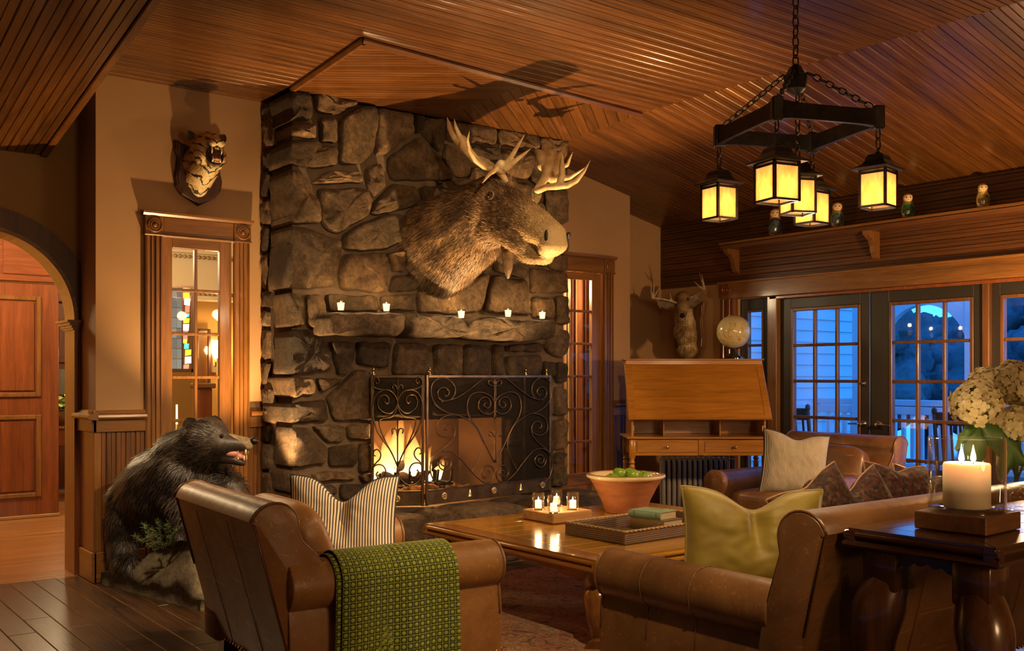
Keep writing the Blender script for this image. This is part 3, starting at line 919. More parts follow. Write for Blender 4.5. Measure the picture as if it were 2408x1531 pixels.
# ---- shelf with brackets
shelf = empty('wall_shelf', (XB, 4.6, 2.58), label='long wooden shelf on carved brackets above the glazed veranda doors', cat='shelf')
MB().cbox((-.225, -3.2, .02), (-.014, 1.74, .048), .005).build('shelf_board', W_TRIM_Y, shelf)
MB().prism([(-.225, .02), (-.20, .02), (-.185, -.012), (-.014, -.012), (-.014, .02)], -3.2, 1.74, 'XZ').build('shelf_moulding', W_RED_Y, shelf)
for yy in (1.66, .17, -1.32):
    pr = [(-.014, -.012), (-.19, -.012), (-.185, -.04), (-.15, -.06), (-.11, -.085), (-.085, -.13), (-.075, -.18), (-.05, -.225), (-.014, -.235)]
    MB().prism(pr, yy, yy + .05, 'XZ').build('bracket', W_TRIM_Z, shelf)
STONES = [
 [(2.98,3.33),(3.13,3.35),(3.15,3.2),(3.13,3.15),(2.98,3.12),(2.98,3.12)],
 [(3.16,3.35),(3.48,3.34),(3.5,3.32),(3.39,3.24),(3.32,3.22),(3.18,3.22)],
 [(2.98,3.1),(3.17,3.13),(3.18,3.03),(3.12,3.02),(2.98,3.02)],
 [(3.2,3.18),(3.31,3.2),(3.34,3.17),(3.34,3.02),(3.21,3.01)],
 [(3.36,3.19),(3.54,3.32),(3.65,3.33),(3.67,3.25),(3.65,3.1),(3.63,2.98),(3.54,2.9),(3.36,2.87)],
 [(3.67,3.33),(3.97,3.33),(3.99,3.2),(3.78,3.02),(3.73,2.99),(3.65,2.98)],
 [(3.99,3.33),(4.08,3.33),(4.04,3.2),(4.0,3.19)],
 [(2.98,2.99),(3.18,3.02),(3.23,2.98),(3.34,3.0),(3.34,2.86),(3.18,2.82),(3.04,2.82),(2.98,2.83)],
 [(2.98,2.79),(3.04,2.79),(3.13,2.71),(3.18,2.62),(3.21,2.51),(3.21,2.44),(2.98,2.41)],
 [(3.15,2.72),(3.26,2.81),(3.52,2.84),(3.55,2.82),(3.54,2.77),(3.52,2.76),(3.18,2.71)],
 [(3.57,2.87),(3.69,2.93),(3.73,2.78),(3.73,2.75),(3.63,2.66),(3.62,2.67),(3.58,2.76)],
 [(4.01,3.16),(4.05,3.16),(4.21,3.02),(4.32,2.91),(4.33,2.88),(4.0,2.83),(3.79,2.81),(3.76,2.89),(3.76,2.97)],
 [(4.08,3.32),(4.26,3.34),(4.26,3.18),(4.22,3.07),(4.05,3.2),(4.05,3.22)],
 [(4.26,3.16),(4.46,3.08),(4.49,3.04),(4.49,2.92),(4.37,2.9),(4.25,3.03)],
 [(4.27,3.33),(4.75,3.34),(4.75,3.23),(4.72,3.2),(4.5,3.18),(4.28,3.17)],
 [(4.77,3.34),(5.19,3.35),(5.2,3.24),(5.04,3.21),(4.77,3.22)],
 [(5.21,3.34),(5.5,3.35),(5.5,3.22),(5.39,3.13),(5.21,3.25)],
 [(4.5,3.16),(4.77,3.19),(4.8,3.1),(4.79,3.06),(4.69,3.04),(4.5,3.12)],
 [(4.81,3.18),(5.04,3.19),(5.14,3.18),(5.13,3.08),(5.07,2.97),(4.83,2.94),(4.79,3.04)],
 [(5.15,3.2),(5.38,3.12),(5.5,3.19),(5.5,2.96),(5.23,2.93),(5.1,2.96)],
 [(4.51,3.0),(4.76,3.03),(4.8,2.92),(4.49,2.82),(4.23,2.8),(4.18,2.81),(4.23,2.85),(4.49,2.9)],
 [(4.03,2.79),(4.17,2.81),(4.15,2.7),(4.06,2.66)],
 [(5.27,2.92),(5.5,2.94),(5.5,2.65),(5.3,2.63),(5.26,2.77)],
 [(4.83,2.92),(5.08,2.94),(5.24,2.77),(5.29,2.6),(4.87,2.53),(4.79,2.85)],
 [(5.29,2.56),(5.5,2.58),(5.49,2.4),(5.34,2.39)],
 [(5.29,2.37),(5.49,2.39),(5.49,2.24),(5.38,2.24),(5.29,2.27)],
 [(5.01,2.52),(5.27,2.55),(5.27,2.26),(5.02,2.32)],
 [(5.1,2.25),(5.3,2.25),(5.49,2.23),(5.49,2.06),(5.11,2.04)],
 [(4.7,2.52),(5.0,2.52),(5.0,2.32),(5.08,2.27),(5.07,2.17),(5.01,2.16),(4.74,2.2)],
 [(4.72,2.17),(5.0,2.15),(5.07,2.15),(5.08,2.01),(5.11,1.86),(4.71,1.86),(4.64,1.88),(4.65,1.99)],
 [(4.02,1.99),(4.13,2.05),(4.46,2.11),(4.68,2.18),(4.63,1.99),(4.59,1.87),(4.35,1.84),(4.02,1.84)],
 [(5.12,2.01),(5.34,2.01),(5.35,1.84),(5.12,1.84)],
 [(5.37,2.03),(5.5,2.04),(5.5,1.79),(5.38,1.8)],
 [(5.36,1.76),(5.5,1.75),(5.51,1.58),(5.44,1.51),(5.3,1.55),(5.25,1.61),(5.29,1.68)],
 [(3.19,2.68),(3.58,2.73),(3.63,2.65),(3.59,2.54),(3.48,2.46),(3.35,2.38),(3.27,2.39),(3.21,2.46),(3.21,2.54)],
 [(3.64,2.63),(3.8,2.79),(4.01,2.79),(4.04,2.67),(3.83,2.59),(3.65,2.54),(3.61,2.55)],
 [(3.39,2.37),(3.54,2.47),(3.75,2.56),(3.89,2.57),(3.95,2.46),(3.93,2.39),(3.75,2.3),(3.54,2.27),(3.39,2.27)],
 [(3.94,2.59),(4.05,2.62),(4.08,2.58),(4.12,2.45),(3.98,2.45)],
 [(2.98,2.4),(3.05,2.4),(3.13,2.39),(3.28,2.35),(3.37,2.34),(3.38,2.25),(3.35,2.14),(3.33,2.0),(3.13,1.97),(2.98,1.96)],
 [(3.39,2.23),(3.72,2.27),(3.76,2.23),(3.77,2.16),(3.75,2.09),(3.75,1.99),(3.69,1.97),(3.37,1.98),(3.35,2.1)],
 [(3.75,2.27),(3.89,2.3),(3.9,2.15),(3.8,2.13),(3.78,2.21)],
 [(3.92,2.35),(3.98,2.38),(4.16,2.38),(4.16,2.15),(3.93,2.14),(3.91,2.27)],
 [(3.8,2.1),(4.01,2.14),(4.2,2.13),(4.09,2.08),(3.98,2.0),(3.77,1.98)],
 [(2.98,1.94),(3.05,1.93),(3.08,1.86),(3.08,1.72),(3.04,1.7),(2.98,1.7)],
 [(3.1,1.93),(3.21,1.94),(3.25,1.87),(3.26,1.78),(3.25,1.71),(3.17,1.69),(3.11,1.71)],
 [(3.25,1.94),(3.67,1.95),(3.69,1.84),(3.27,1.82)],
 [(3.7,1.95),(3.87,1.97),(3.98,1.98),(4.0,1.85),(3.7,1.84)],
 [(2.98,1.68),(3.13,1.69),(3.23,1.66),(3.26,1.57),(3.29,1.48),(3.3,1.41),(3.13,1.38),(3.01,1.37),(2.98,1.38)],
 [(3.28,1.61),(3.48,1.61),(3.48,1.5),(3.45,1.41),(3.4,1.37),(3.35,1.37),(3.32,1.47)],
 [(3.5,1.61),(3.79,1.61),(3.76,1.42),(3.62,1.43),(3.5,1.45)],
 [(3.83,1.61),(4.09,1.61),(4.12,1.45),(4.13,1.37),(3.8,1.37),(3.81,1.53)],
 [(4.16,1.6),(4.41,1.61),(4.41,1.36),(4.17,1.36)],
 [(4.45,1.61),(4.66,1.6),(4.68,1.52),(4.68,1.36),(4.43,1.37)],
 [(4.72,1.61),(4.82,1.61),(4.82,1.37),(4.72,1.37)],
 [(4.84,1.6),(5.2,1.64),(5.21,1.56),(4.84,1.56)],
 [(4.84,1.52),(5.21,1.54),(5.21,1.36),(4.87,1.36)],
 [(5.25,1.49),(5.36,1.48),(5.36,1.36),(5.23,1.34)],
 [(5.38,1.48),(5.49,1.47),(5.49,1.31),(5.39,1.3),(5.37,1.34)],
 [(5.35,1.27),(5.49,1.26),(5.49,1.03),(5.35,1.03)],
 [(5.35,0.99),(5.49,1.01),(5.49,0.75),(5.36,0.74)],
 [(5.36,0.72),(5.48,0.72),(5.44,0.64),(5.35,0.63)],
 [(5.32,0.61),(5.47,0.62),(5.49,0.44),(5.33,0.44)],
 [(4.3,1.33),(4.62,1.34),(4.61,1.26),(4.32,1.22)],
 [(4.14,1.33),(4.28,1.32),(4.29,1.22),(4.15,1.19)],
 [(4.15,1.17),(4.3,1.2),(4.6,1.23),(4.62,1.05),(4.15,1.06)],
 [(4.64,1.32),(4.85,1.34),(5.07,1.3),(5.07,1.04),(4.64,1.05)],
 [(5.09,1.34),(5.32,1.34),(5.32,1.04),(5.1,1.04)],
 [(4.86,1.02),(5.07,1.02),(5.07,0.81),(4.86,0.81)],
 [(5.1,1.02),(5.33,1.01),(5.33,0.69),(5.1,0.7)],
 [(4.85,0.79),(5.07,0.79),(5.07,0.51),(4.85,0.52)],
 [(5.1,0.68),(5.33,0.67),(5.33,0.49),(5.1,0.5)],
 [(2.98,1.36),(3.15,1.35),(3.17,1.24),(3.03,1.21),(2.98,1.21)],
 [(3.18,1.35),(3.39,1.34),(3.28,1.28),(3.21,1.25)],
 [(3.26,1.21),(3.39,1.32),(3.49,1.41),(3.61,1.4),(3.63,1.04),(3.32,1.04),(3.28,1.16)],
 [(3.65,1.35),(4.05,1.35),(4.07,1.05),(3.65,1.06)],
 [(2.98,1.17),(3.25,1.2),(3.27,1.05),(3.22,1.04),(2.98,1.04)],
 [(2.98,1.01),(3.12,1.0),(3.23,0.89),(3.27,0.84),(3.25,0.74),(3.09,0.73),(2.98,0.73)],
 [(3.15,1.01),(3.32,1.02),(3.4,1.0),(3.4,0.91),(3.36,0.89),(3.27,0.89),(3.21,0.95)],
 [(3.42,1.0),(3.52,1.02),(3.61,1.02),(3.61,0.9),(3.43,0.91)],
 [(3.28,0.86),(3.48,0.87),(3.5,0.85),(3.5,0.72),(3.28,0.72)],
 [(3.52,0.87),(3.62,0.87),(3.62,0.68),(3.52,0.66)],
 [(3.15,0.68),(3.3,0.69),(3.48,0.65),(3.49,0.62),(3.17,0.62)],
 [(3.52,0.64),(3.62,0.66),(3.62,0.6),(3.55,0.59)],
 [(2.98,0.71),(3.07,0.69),(3.13,0.64),(3.14,0.56),(2.98,0.55)],
 [(3.18,0.59),(3.31,0.59),(3.34,0.56),(3.34,0.52),(3.19,0.53)],
 [(3.37,0.59),(3.61,0.58),(3.61,0.47),(3.37,0.48)],
 [(2.98,0.53),(3.13,0.52),(3.17,0.32),(2.98,0.34)],
 [(3.15,0.51),(3.35,0.49),(3.36,0.3),(3.18,0.32)],
]
MANTEL = [
 [(3.142,1.645),(3.155,1.764),(3.18,1.799),(3.687,1.813),(3.75,1.804),(3.75,1.708),(3.687,1.641),(3.484,1.653),(3.288,1.654)],
 [(3.788,1.803),(3.837,1.817),(4.186,1.812),(4.277,1.771),(4.315,1.722),(4.315,1.679),(4.231,1.651),(4.068,1.648),(3.851,1.642),(3.802,1.665)],
 [(4.322,1.773),(4.446,1.821),(4.766,1.807),(5.104,1.806),(5.147,1.794),(5.138,1.666),(4.866,1.634),(4.446,1.644),(4.322,1.672)],
]

# ================================================================== FIREPLACE
FY = 6.40
FX0, FX1 = 2.98, 5.50
OX0, OX1, OZ0, OZ1 = 3.64, 4.86, .42, 1.03
fire = empty('stone_fireplace', ((FX0 + FX1) / 2, FY, 0), label='floor-to-ceiling field stone fireplace with rough stone mantel and raised hearth', cat='fireplace')
FCX = (FX0 + FX1) / 2
core = MB()
def fb(a, b): core.box((a[0] - FCX, a[1] - FY, a[2]), (b[0] - FCX, b[1] - FY, b[2]))
fb((FX0 + .03, FY + .035, 0), (OX0, 6.895, ZC - .03))
fb((OX1, FY + .035, 0), (FX1 - .03, 6.895, ZC - .03))
fb((OX0, FY + .035, OZ1), (OX1, 6.895, ZC - .03))
fb((OX0, FY + .035, 0), (OX1, 6.895, OZ0 - .03))
core.build('mortar_core', MORTAR, fire)

def stone_mesh(poly, y_front, depth, bulge, seed, mat, wobble=.006):
    """a rounded, uneven stone whose face follows poly (x, z)"""
    r = random.Random(seed)
    n = len(poly)
    cx = sum(p[0] for p in poly) / n; cz = sum(p[1] for p in poly) / n
    area = sum(poly[i][0] * poly[(i + 1) % n][1] - poly[(i + 1) % n][0] * poly[i][1] for i in range(n))
    if area < 0: poly = poly[::-1]
    # round the corners, resample
    pts = []
    for i in range(n):
        p0, p1, p2 = (Vector(poly[(i + k) % n]) for k in (-1, 0, 1))
        a = p1.lerp(p0, min(.22, .03 / max((p1 - p0).length, 1e-4)))
        b = p1.lerp(p2, min(.22, .03 / max((p1 - p2).length, 1e-4)))
        pts += [a, (a + b + p1 * 2) / 4, b]
        m = (p2 - p1).length
        k = int(m / .07)
        for j in range(1, k + 1):
            t = j / (k + 1)
            q = p1.lerp(p2, t)
            nrm = Vector(((p2 - p1).y, -(p2 - p1).x)).normalized()
            pts.append(q + nrm * r.uniform(-wobble, wobble))
    N = len(pts)
    size = max(max(p[0] for p in poly) - min(p[0] for p in poly), max(p[1] for p in poly) - min(p[1] for p in poly))
    inset = min(.018, size * .08)
    tx, tz = r.uniform(-.05, .05), r.uniform(-.06, .06)
    rings = [(0.0, depth), (0.0, .02), (inset * .35, -.002 - bulge * .35), (inset, -bulge * .85), (inset * 3.5, -bulge), (inset * 7, -bulge * 1.02)]
    V = []; F = []
    for ins, dy in rings:
        for p in pts:
            d = Vector((cx - p.x, cz - p.y)); L = d.length
            q = p + d * min(ins / max(L, 1e-4), .8)
            yy = dy
            if dy < .01:
                yy += (q.x - cx) * tx + (q.y - cz) * tz
                yy += .55 * bulge * vnoise((q.x * 9 + seed, q.y * 9, seed * 3.1)) + .45 * bulge * vnoise((q.x * 31, q.y * 31 + seed, 1.7))
            V.append((q.x - cx, y_front + yy, q.y - cz))
    for k in range(len(rings) - 1):
        for i in range(N):
            j = (i + 1) % N
            F.append((k * N + i, k * N + j, (k + 1) * N + j, (k + 1) * N + i))
    V.append((0, y_front - bulge * 1.05, 0))
    b = (len(rings) - 1) * N
    for i in range(N):
        F.append((b + i, b + (i + 1) % N, len(V) - 1))
    mb = MB(); mb.add(V, F)
    return mb, cx, cz
for i, poly in enumerate(STONES):
    edge_l = min(p[0] for p in poly) < FX0 + .015
    edge_r = max(p[0] for p in poly) > FX1 - .03
    bul = random.uniform(.018, .038)
    depth = random.choice((.26, .34, .44)) if edge_l else (.2 if edge_r else .07)
    if edge_l: poly = [(p[0] + (random.uniform(-.02, .012) if p[0] < FX0 + .015 else 0), p[1]) for p in poly]
    mb, cx, cz = stone_mesh(poly, 0.0, depth, bul, i + 1, None)
    mat = STONE_GREY if cz < 1.7 and random.random() < .6 else STONE
    mb.build('stone', mat, fire, smooth=48, loc=(cx - FCX, 0, cz))
# stones of the side that meets the wall
zz = .02
k = 0
while zz < ZC - .05:
    h = random.uniform(.10, .30)
    if zz + h > ZC - .04: h = ZC - .04 - zz
    y0 = FY + random.uniform(.24, .40)
    poly = [(y0, zz + .006), (6.89, zz + random.uniform(.004, .02)), (6.89, zz + h - .012), ((y0 + 6.89) / 2, zz + h - .004), (y0 + random.uniform(-.02, .02), zz + h - .008)]
    mb, cy, cz = stone_mesh(poly, 0, .08, .02, 300 + k, None)
    mb.v = [(y, -x, z) for x, y, z in mb.v]
    mb.v = [(x, -y, z) for x, y, z in mb.v]
    mb.build('stone', STONE if k % 3 else STONE_GREY, fire, smooth=48, loc=(FX0 - FCX + .01, cy - FY, cz))
    zz += h; k += 1
# mantel stones stick out of the face
for i, poly in enumerate(MANTEL):
    mb, cx, cz = stone_mesh(poly, -.24, .30, .03, 500 + i, None, .008)
    mb.build('mantel_stone', STONE_GREY, fire, smooth=48, loc=(cx - FCX, 0, cz))

# raised hearth
def rock(sx, sy, sz, seed, p=5.0, nz=.10):
    mb = MB()
    def fn(u, v):
        a = 2 * PI * u; t = -PI / 2 + PI * v
        d = Vector((math.cos(a) * math.cos(t), math.sin(a) * math.cos(t), math.sin(t)))
        k = (abs(d.x) ** p + abs(d.y) ** p + abs(d.z) ** p) ** (-1 / p)
        q = d * k
        n = 1 + nz * vnoise((q.x * 1.7 + seed, q.y * 1.7, q.z * 1.7)) + nz * .5 * vnoise((q.x * 5, q.y * 5 + seed, q.z * 5))
        return (q.x * sx / 2 * n, q.y * sy / 2 * n, q.z * sz / 2 * n)
    mb.grid(fn, 28, 15, closed_u=True)
    return mb
HZ = .42
hx = [2.96, 3.36, 3.74, 3.98, 4.62, 5.02, 5.36, 5.72]
for i in range(len(hx) - 1):
    w = hx[i + 1] - hx[i]
    rock(w * 1.02, .40, .30, 40 + i).build('hearth_stone', STONE_GREY if i % 3 != 1 else STONE, fire, smooth=True, loc=((hx[i] + hx[i + 1]) / 2 - FCX, 5.93 - FY, HZ - .15 + random.uniform(-.012, .006)))
    rock(w * .98, .36, .15, 60 + i).build('hearth_stone', STONE, fire, smooth=True, loc=((hx[i] + hx[i + 1]) / 2 - FCX + .1, 5.96 - FY, .07))
hx = [2.98, 3.5, 4.0, 4.5, 5.0, 5.65]
for i in range(5):
    w = hx[i + 1] - hx[i]
    rock(w, .34, .12, 80 + i, 8, .04).build('hearth_stone', STONE_GREY, fire, smooth=True, loc=((hx[i] + hx[i + 1]) / 2 - FCX, 6.25 - FY, HZ - .066))
MB().box((2.98 - FCX, 5.80 - FY, 0), (5.64 - FCX, 6.44 - FY, HZ - .06)).build('hearth_core', MORTAR, fire)
# firebox
FIREBRICK = mottled('sooty_firebrick', (0.17, 0.095, 0.05), (0.36, 0.21, 0.11), 5, 0.8, 0.4, 30, 0.008)
MB().box((OX0 - FCX, 6.86 - FY, OZ0 - .03), (OX1 - FCX, 6.89 - FY, OZ1 + .1)).build('firebox_back', FIREBRICK, fire)
MB().prism([(OX0 - .001 - FCX, 6.44 - FY), (OX0 + .02 - FCX, 6.44 - FY), (OX0 + .16 - FCX, 6.86 - FY), (OX0 - FCX, 6.86 - FY)], OZ0 - .03, OZ1 + .08, 'XY').build('firebox_side', FIREBRICK, fire)
MB().prism([(OX1 - FCX, 6.44 - FY), (OX1 - FCX, 6.86 - FY), (OX1 - .16 - FCX, 6.86 - FY), (OX1 - .03 - FCX, 6.44 - FY)], OZ0 - .03, OZ1 + .08, 'XY').build('firebox_side', FIREBRICK, fire)
MB().box((OX0 - FCX, 6.43 - FY, OZ0 - .03), (OX1 - FCX, 6.86 - FY, OZ0 - .005)).build('firebox_floor', FIREBRICK, fire)
MB().box((OX0 - FCX, 6.46 - FY, OZ1 + .08), (OX1 - FCX, 6.86 - FY, OZ1 + .1)).build('firebox_top', BLACK, fire)

# ash, grate, logs, flames
ASH = mottled('glowing_ash', (0.20, 0.10, 0.05), (0.42, 0.24, 0.13), 9, 0.95, 0.8, 40, 0.02)
ash = MB()
def ashf(u, v):
    x = 3.70 + u * 1.02; y = 6.46 + v * .38
    e = min(1, min(u, 1 - u) * 6) * min(1, min(v + .08, 1.0 - v + .1) * 6)
    return (x, y, OZ0 + .002 + e * (.055 + .05 * (1 - u) + .04 * vnoise((x * 9, y * 9, 0)) + .025 * vnoise((x * 30, y * 30, 3))))
ash.grid(ashf, 90, 40)
tag(ash.build('ash_bed', ASH, None, True), 'bed of glowing wood ash under the fire grate', 'ash', kind='stuff')
gr = empty('fire_grate', (4.05, 6.62, OZ0), label='black iron fire grate holding the burning logs', cat='grate')
for k in range(6):
    x = -.32 + k * .128
    MB().tube([(x, -.15, .22), (x, -.135, .13), (x, -.10, .11), (x, .12, .11), (x, .15, .2)], .010, 8).build('grate_bar', IRON, gr, smooth=True)
MB().tube([(-.36, -.10, .10), (.36, -.10, .10)], .010, 8).build('cross_bar', IRON, gr, smooth=True)
MB().tube([(-.36, .10, .10), (.36, .10, .10)], .010, 8).build('cross_bar', IRON, gr, smooth=True)
for x, y in ((-.28, -.1), (.28, -.1), (-.28, .1), (.28, .1)):
    MB().tube([(x, y, .10), (x, y, 0)], .009, 8).build('leg', IRON, gr)
BARK = mottled('charred_bark', (0.012, 0.007, 0.005), (0.07, 0.03, 0.014), 14, 0.9, 0.8, 40, 0.02)
for i, (x0, y0, z0, x1, y1, z1, r, lab) in enumerate(((3.76, 6.60, .585, 4.34, 6.66, .575, .045, 'thick charred log lying along the front of the grate'), (3.84, 6.72, .60, 4.30, 6.70, .63, .05, 'thick charred log at the back of the fire'), (3.90, 6.62, .66, 4.16, 6.72, .69, .042, 'short charred log resting across the other two logs'), (4.20, 6.60, .60, 4.42, 6.70, .70, .028, 'thin stick leaning out of the fire to the right'))):
    pts = [(x0 + (x1 - x0) * t, y0 + (y1 - y0) * t, z0 + (z1 - z0) * t + .008 * math.sin(9 * t + i)) for t in [k / 7 for k in range(8)]]
    lg = MB().tube(pts, [r * (1 + .12 * math.sin(k * 2.3 + i)) for k in range(8)], 12).build('fire_log', BARK, None, smooth=50)
    tag(lg, lab, 'log', 'logs in the fire')
def flame_mat():
    s = NT('fire_flame')
    tc = s.n('TexCoord'); sp = s.n('SeparateXYZ')
    s.l(tc.outputs['Generated'], sp.inputs[0])
    col = s.ramp(sp.outputs['Z'], [(0.0, (1, .82, .45)), (0.45, (1, .50, .12)), (1.0, (1, .26, .03))])
    st = s.ramp(sp.outputs['Z'], [(0.0, (1, 1, 1)), (0.5, (.42, .42, .42)), (1.0, (.10, .10, .10))])
    e = s.n('Emission'); s.l(col, e.inputs['Color'])
    s.l(s.math('MULTIPLY', st, 15.0), e.inputs['Strength'])
    tr = s.n('BsdfTransparent'); mx = s.n('MixShader')
    lw = s.n('LayerWeight'); lw.inputs[0].default_value = .35
    fac = s.math('MULTIPLY', s.math('SUBTRACT', 1.0, lw.outputs['Facing']), s.ramp(sp.outputs['Z'], [(0.0, (.95,) * 3), (.6, (.6,) * 3), (1.0, (.06,) * 3)]))
    s.l(fac, mx.inputs[0]); s.l(tr.outputs[0], mx.inputs[1]); s.l(e.outputs[0], mx.inputs[2])
    s.l(mx.outputs[0], s.out.inputs['Surface'])
    return s.m
FIRE_M = flame_mat()
fl = empty('fire', (4.0, 6.66, .56), label='orange flames rising from the burning logs', cat='fire')
for i, (x, y, h, w) in enumerate(((3.76, 6.62, .26, .055), (3.84, 6.70, .36, .065), (3.92, 6.64, .44, .07), (4.00, 6.70, .55, .075), (4.08, 6.64, .40, .07), (4.17, 6.68, .46, .065), (4.26, 6.64, .28, .055), (4.36, 6.66, .18, .045), (3.70, 6.66, .18, .04))):
    m = MB()
    ph = i * 1.7
    pts = []; rs = []
    for k in range(15):
        t = k / 14
        pts.append((x - 4.0 + .03 * math.sin(3.2 * t + ph) * t * 1.6, y - 6.66 + .02 * math.cos(4 * t + ph) * t, -.02 + h * t))
        rs.append(max(.001, w * (math.sin(PI * min(1, (t * .85 + .17))) ** .8) * (1 - t * .35)))
    m.tube(pts, rs, 14)
    m.build('flame', FIRE_M, fl, smooth=True)
point('fire_glow', (4.0, 6.55, .80), 16, (1.0, .45, .13), .10)
point('fire_glow_back', (4.15, 6.62, .74), 9, (1.0, .42, .11), .08)

# ---- folding fire screen
def catmull(pts, k=6):
    P = [Vector(p) for p in pts]
    out = []
    for i in range(len(P) - 1):
        p0, p1, p2, p3 = P[max(i - 1, 0)], P[i], P[i + 1], P[min(i + 2, len(P) - 1)]
        for j in range(k):
            t = j / k
            out.append(.5 * ((2 * p1) + (p2 - p0) * t + (2 * p0 - 5 * p1 + 4 * p2 - p3) * t * t + (3 * p1 - p0 - 3 * p2 + p3) * t ** 3))
    out.append(P[-1])
    return out
def mesh_mat():
    s = NT('fire_screen_mesh')
    tr = s.n('BsdfTransparent')
    b = s.n('BsdfPrincipled')
    b.inputs['Base Color'].default_value = (.020, .015, .011, 1); b.inputs['Roughness'].default_value = .75; b.inputs['Specular IOR Level'].default_value = .15
    mx = s.n('MixShader'); mx.inputs[0].default_value = .50
    s.l(tr.outputs[0], mx.inputs[1]); s.l(b.outputs[0], mx.inputs[2]); s.l(mx.outputs[0], s.out.inputs['Surface'])
    return s.m
SCREEN_MESH = mesh_mat()
scr = empty('fire_screen', (4.4, 6.2, HZ), label='folding black wrought-iron fire screen with scrollwork and brass finials before the fire', cat='fire screen')
SH = .95
def screen_panel(p, q, x0c, x1c, yt0, yt1, yb0, yb1, curves, mirror, rosettes, bells, fin):
    """p, q: floor points; curves come in tracing units"""
    d = Vector((q[0] - p[0], q[1] - p[1], 0)); L = d.length
    pe = bpy.data.objects.new('panel', None)
    pe.location = (p[0] - 4.4, p[1] - 6.2, 0); pe.rotation_euler = (0, 0, math.atan2(d.y, d.x)); pe.empty_display_size = .05
    COL.objects.link(pe); pe.parent = scr
    def mp(x, y):
        u = (x - x0c) / (x1c - x0c)
        yt = yt0 + (yt1 - yt0) * u; yb = yb0 + (yb1 - yb0) * u
        return (u * L, -.010, SH * (yb - y) / (yb - yt))
    fr = MB()
    fr.cbox((0, -.010, 0), (.022, .010, SH), .003).cbox((L - .022, -.010, 0), (L, .010, SH), .003).cbox((.022, -.010, SH - .022), (L - .022, .010, SH), .003).cbox((.022, -.008, .004), (L - .022, .008, .105), .003)
    fr.cbox((.022, -.012, .100), (L - .022, .010, .112), .003)
    fr.build('panel_frame', BRONZE_IRON, pe)
    MB().box((.02, .006, .1), (L - .02, .0075, SH - .01)).build('wire_mesh', SCREEN_MESH, pe)
    sc = MB()
    for c in curves:
        pts = catmull([mp(x, y) for x, y in c], 4)
        sc.tube(pts, .0052, 6)
        if mirror:
            pts = catmull([mp(2 * mirror - x, y) for x, y in c], 4)
            sc.tube(pts, .0052, 6)
    sc.build('scrollwork', BRONZE_IRON, pe, smooth=True)
    for u in rosettes:
        r = MB()
        M = T(u * L, -.008, .055) @ Matrix.Rotation(PI / 2, 4, 'X')
        r.lathe([(.028, 0), (.028, .004), (.022, .005), (.02, .003), (.008, .003), (.006, .008), (.001, .009)], 24, M)
        for k in range(12):
            a = 2 * PI * k / 12
            r.sphere((.018 * math.cos(a), .018 * math.sin(a), .005), .0048, 8, 6, (1, 1, .6), M)
        r.build('rosette', BRASS, pe, smooth=40)
    for u in bells:
        M = T(u * L, -.012, .030)
        MB().lathe([(.022, 0), (.020, .006), (.014, .016), (.012, .034), (.008, .044), (.004, .048), (.004, .056), (.001, .058)], 16, M @ Matrix.Diagonal((1, .4, 1, 1))).build('bell_ornament', BRASS, pe, smooth=True)
    for u in fin:
        MB().lathe([(.013, 0), (.013, .006), (.007, .010), (.006, .022), (.016, .028), (.018, .033), (.009, .038), (.008, .046), (.010, .050), (.006, .058), (.001, .062)], 16, T(u * L, 0, SH)).build('finial', BRASS, pe, smooth=40)
C1 = [[(1225, 1000), (1170, 890), (1110, 760), (1060, 650), (1000, 560), (970, 470), (975, 380), (1010, 320), (1070, 298), (1140, 310), (1200, 350), (1235, 420), (1225, 480), (1180, 515), (1120, 505), (1078, 460), (1075, 400), (1105, 355), (1150, 350), (1185, 380), (1190, 420), (1165, 455), (1135, 445), (1128, 415), (1150, 400)],
      [(765, 325), (780, 335), (800, 315), (800, 280), (770, 250), (730, 255), (702, 295), (712, 345), (760, 380), (820, 365), (855, 310), (855, 240), (820, 185), (760, 155), (700, 165), (655, 215), (645, 300), (665, 380), (720, 450), (800, 500), (890, 525), (960, 565), (1020, 610), (1070, 680), (1100, 760), (1105, 850), (1080, 950), (1030, 1050), (1010, 1090)],
      [(785, 665), (760, 660), (755, 625), (785, 600), (830, 605), (858, 650), (850, 700), (800, 735), (740, 730), (695, 690), (690, 630), (715, 570), (770, 530), (840, 515)],
      [(858, 660), (850, 730), (800, 800), (720, 865), (660, 920), (637, 990)],
      [(765, 985), (775, 970), (790, 985), (780, 1015), (745, 1015), (728, 980), (745, 945), (790, 935), (825, 975), (815, 1030), (770, 1060), (725, 1040), (705, 985)],
      [(745, 870), (830, 885), (900, 950), (960, 1020), (1020, 1100), (1080, 1160), (1140, 1200), (1200, 1180), (1222, 1120), (1215, 1060), (1170, 1030), (1120, 1045), (1100, 1100), (1120, 1140), (1160, 1140), (1185, 1110), (1170, 1080), (1145, 1090)],
      [(745, 870), (690, 900), (645, 980), (638, 1060), (665, 1150), (720, 1210), (760, 1225)],
      [(740, 385), (850, 360), (950, 300), (1050, 220), (1110, 170), (1170, 155), (1225, 170), (1245, 200), (1235, 225), (1200, 235), (1170, 215), (1172, 185), (1200, 180), (1210, 200)],
      [(1225, 745), (1200, 700), (1175, 695), (1170, 725), (1190, 735)], [(1238, 160), (1238, 400), (1236, 560)], [(1232, 560), (1230, 800), (1228, 1000)]]
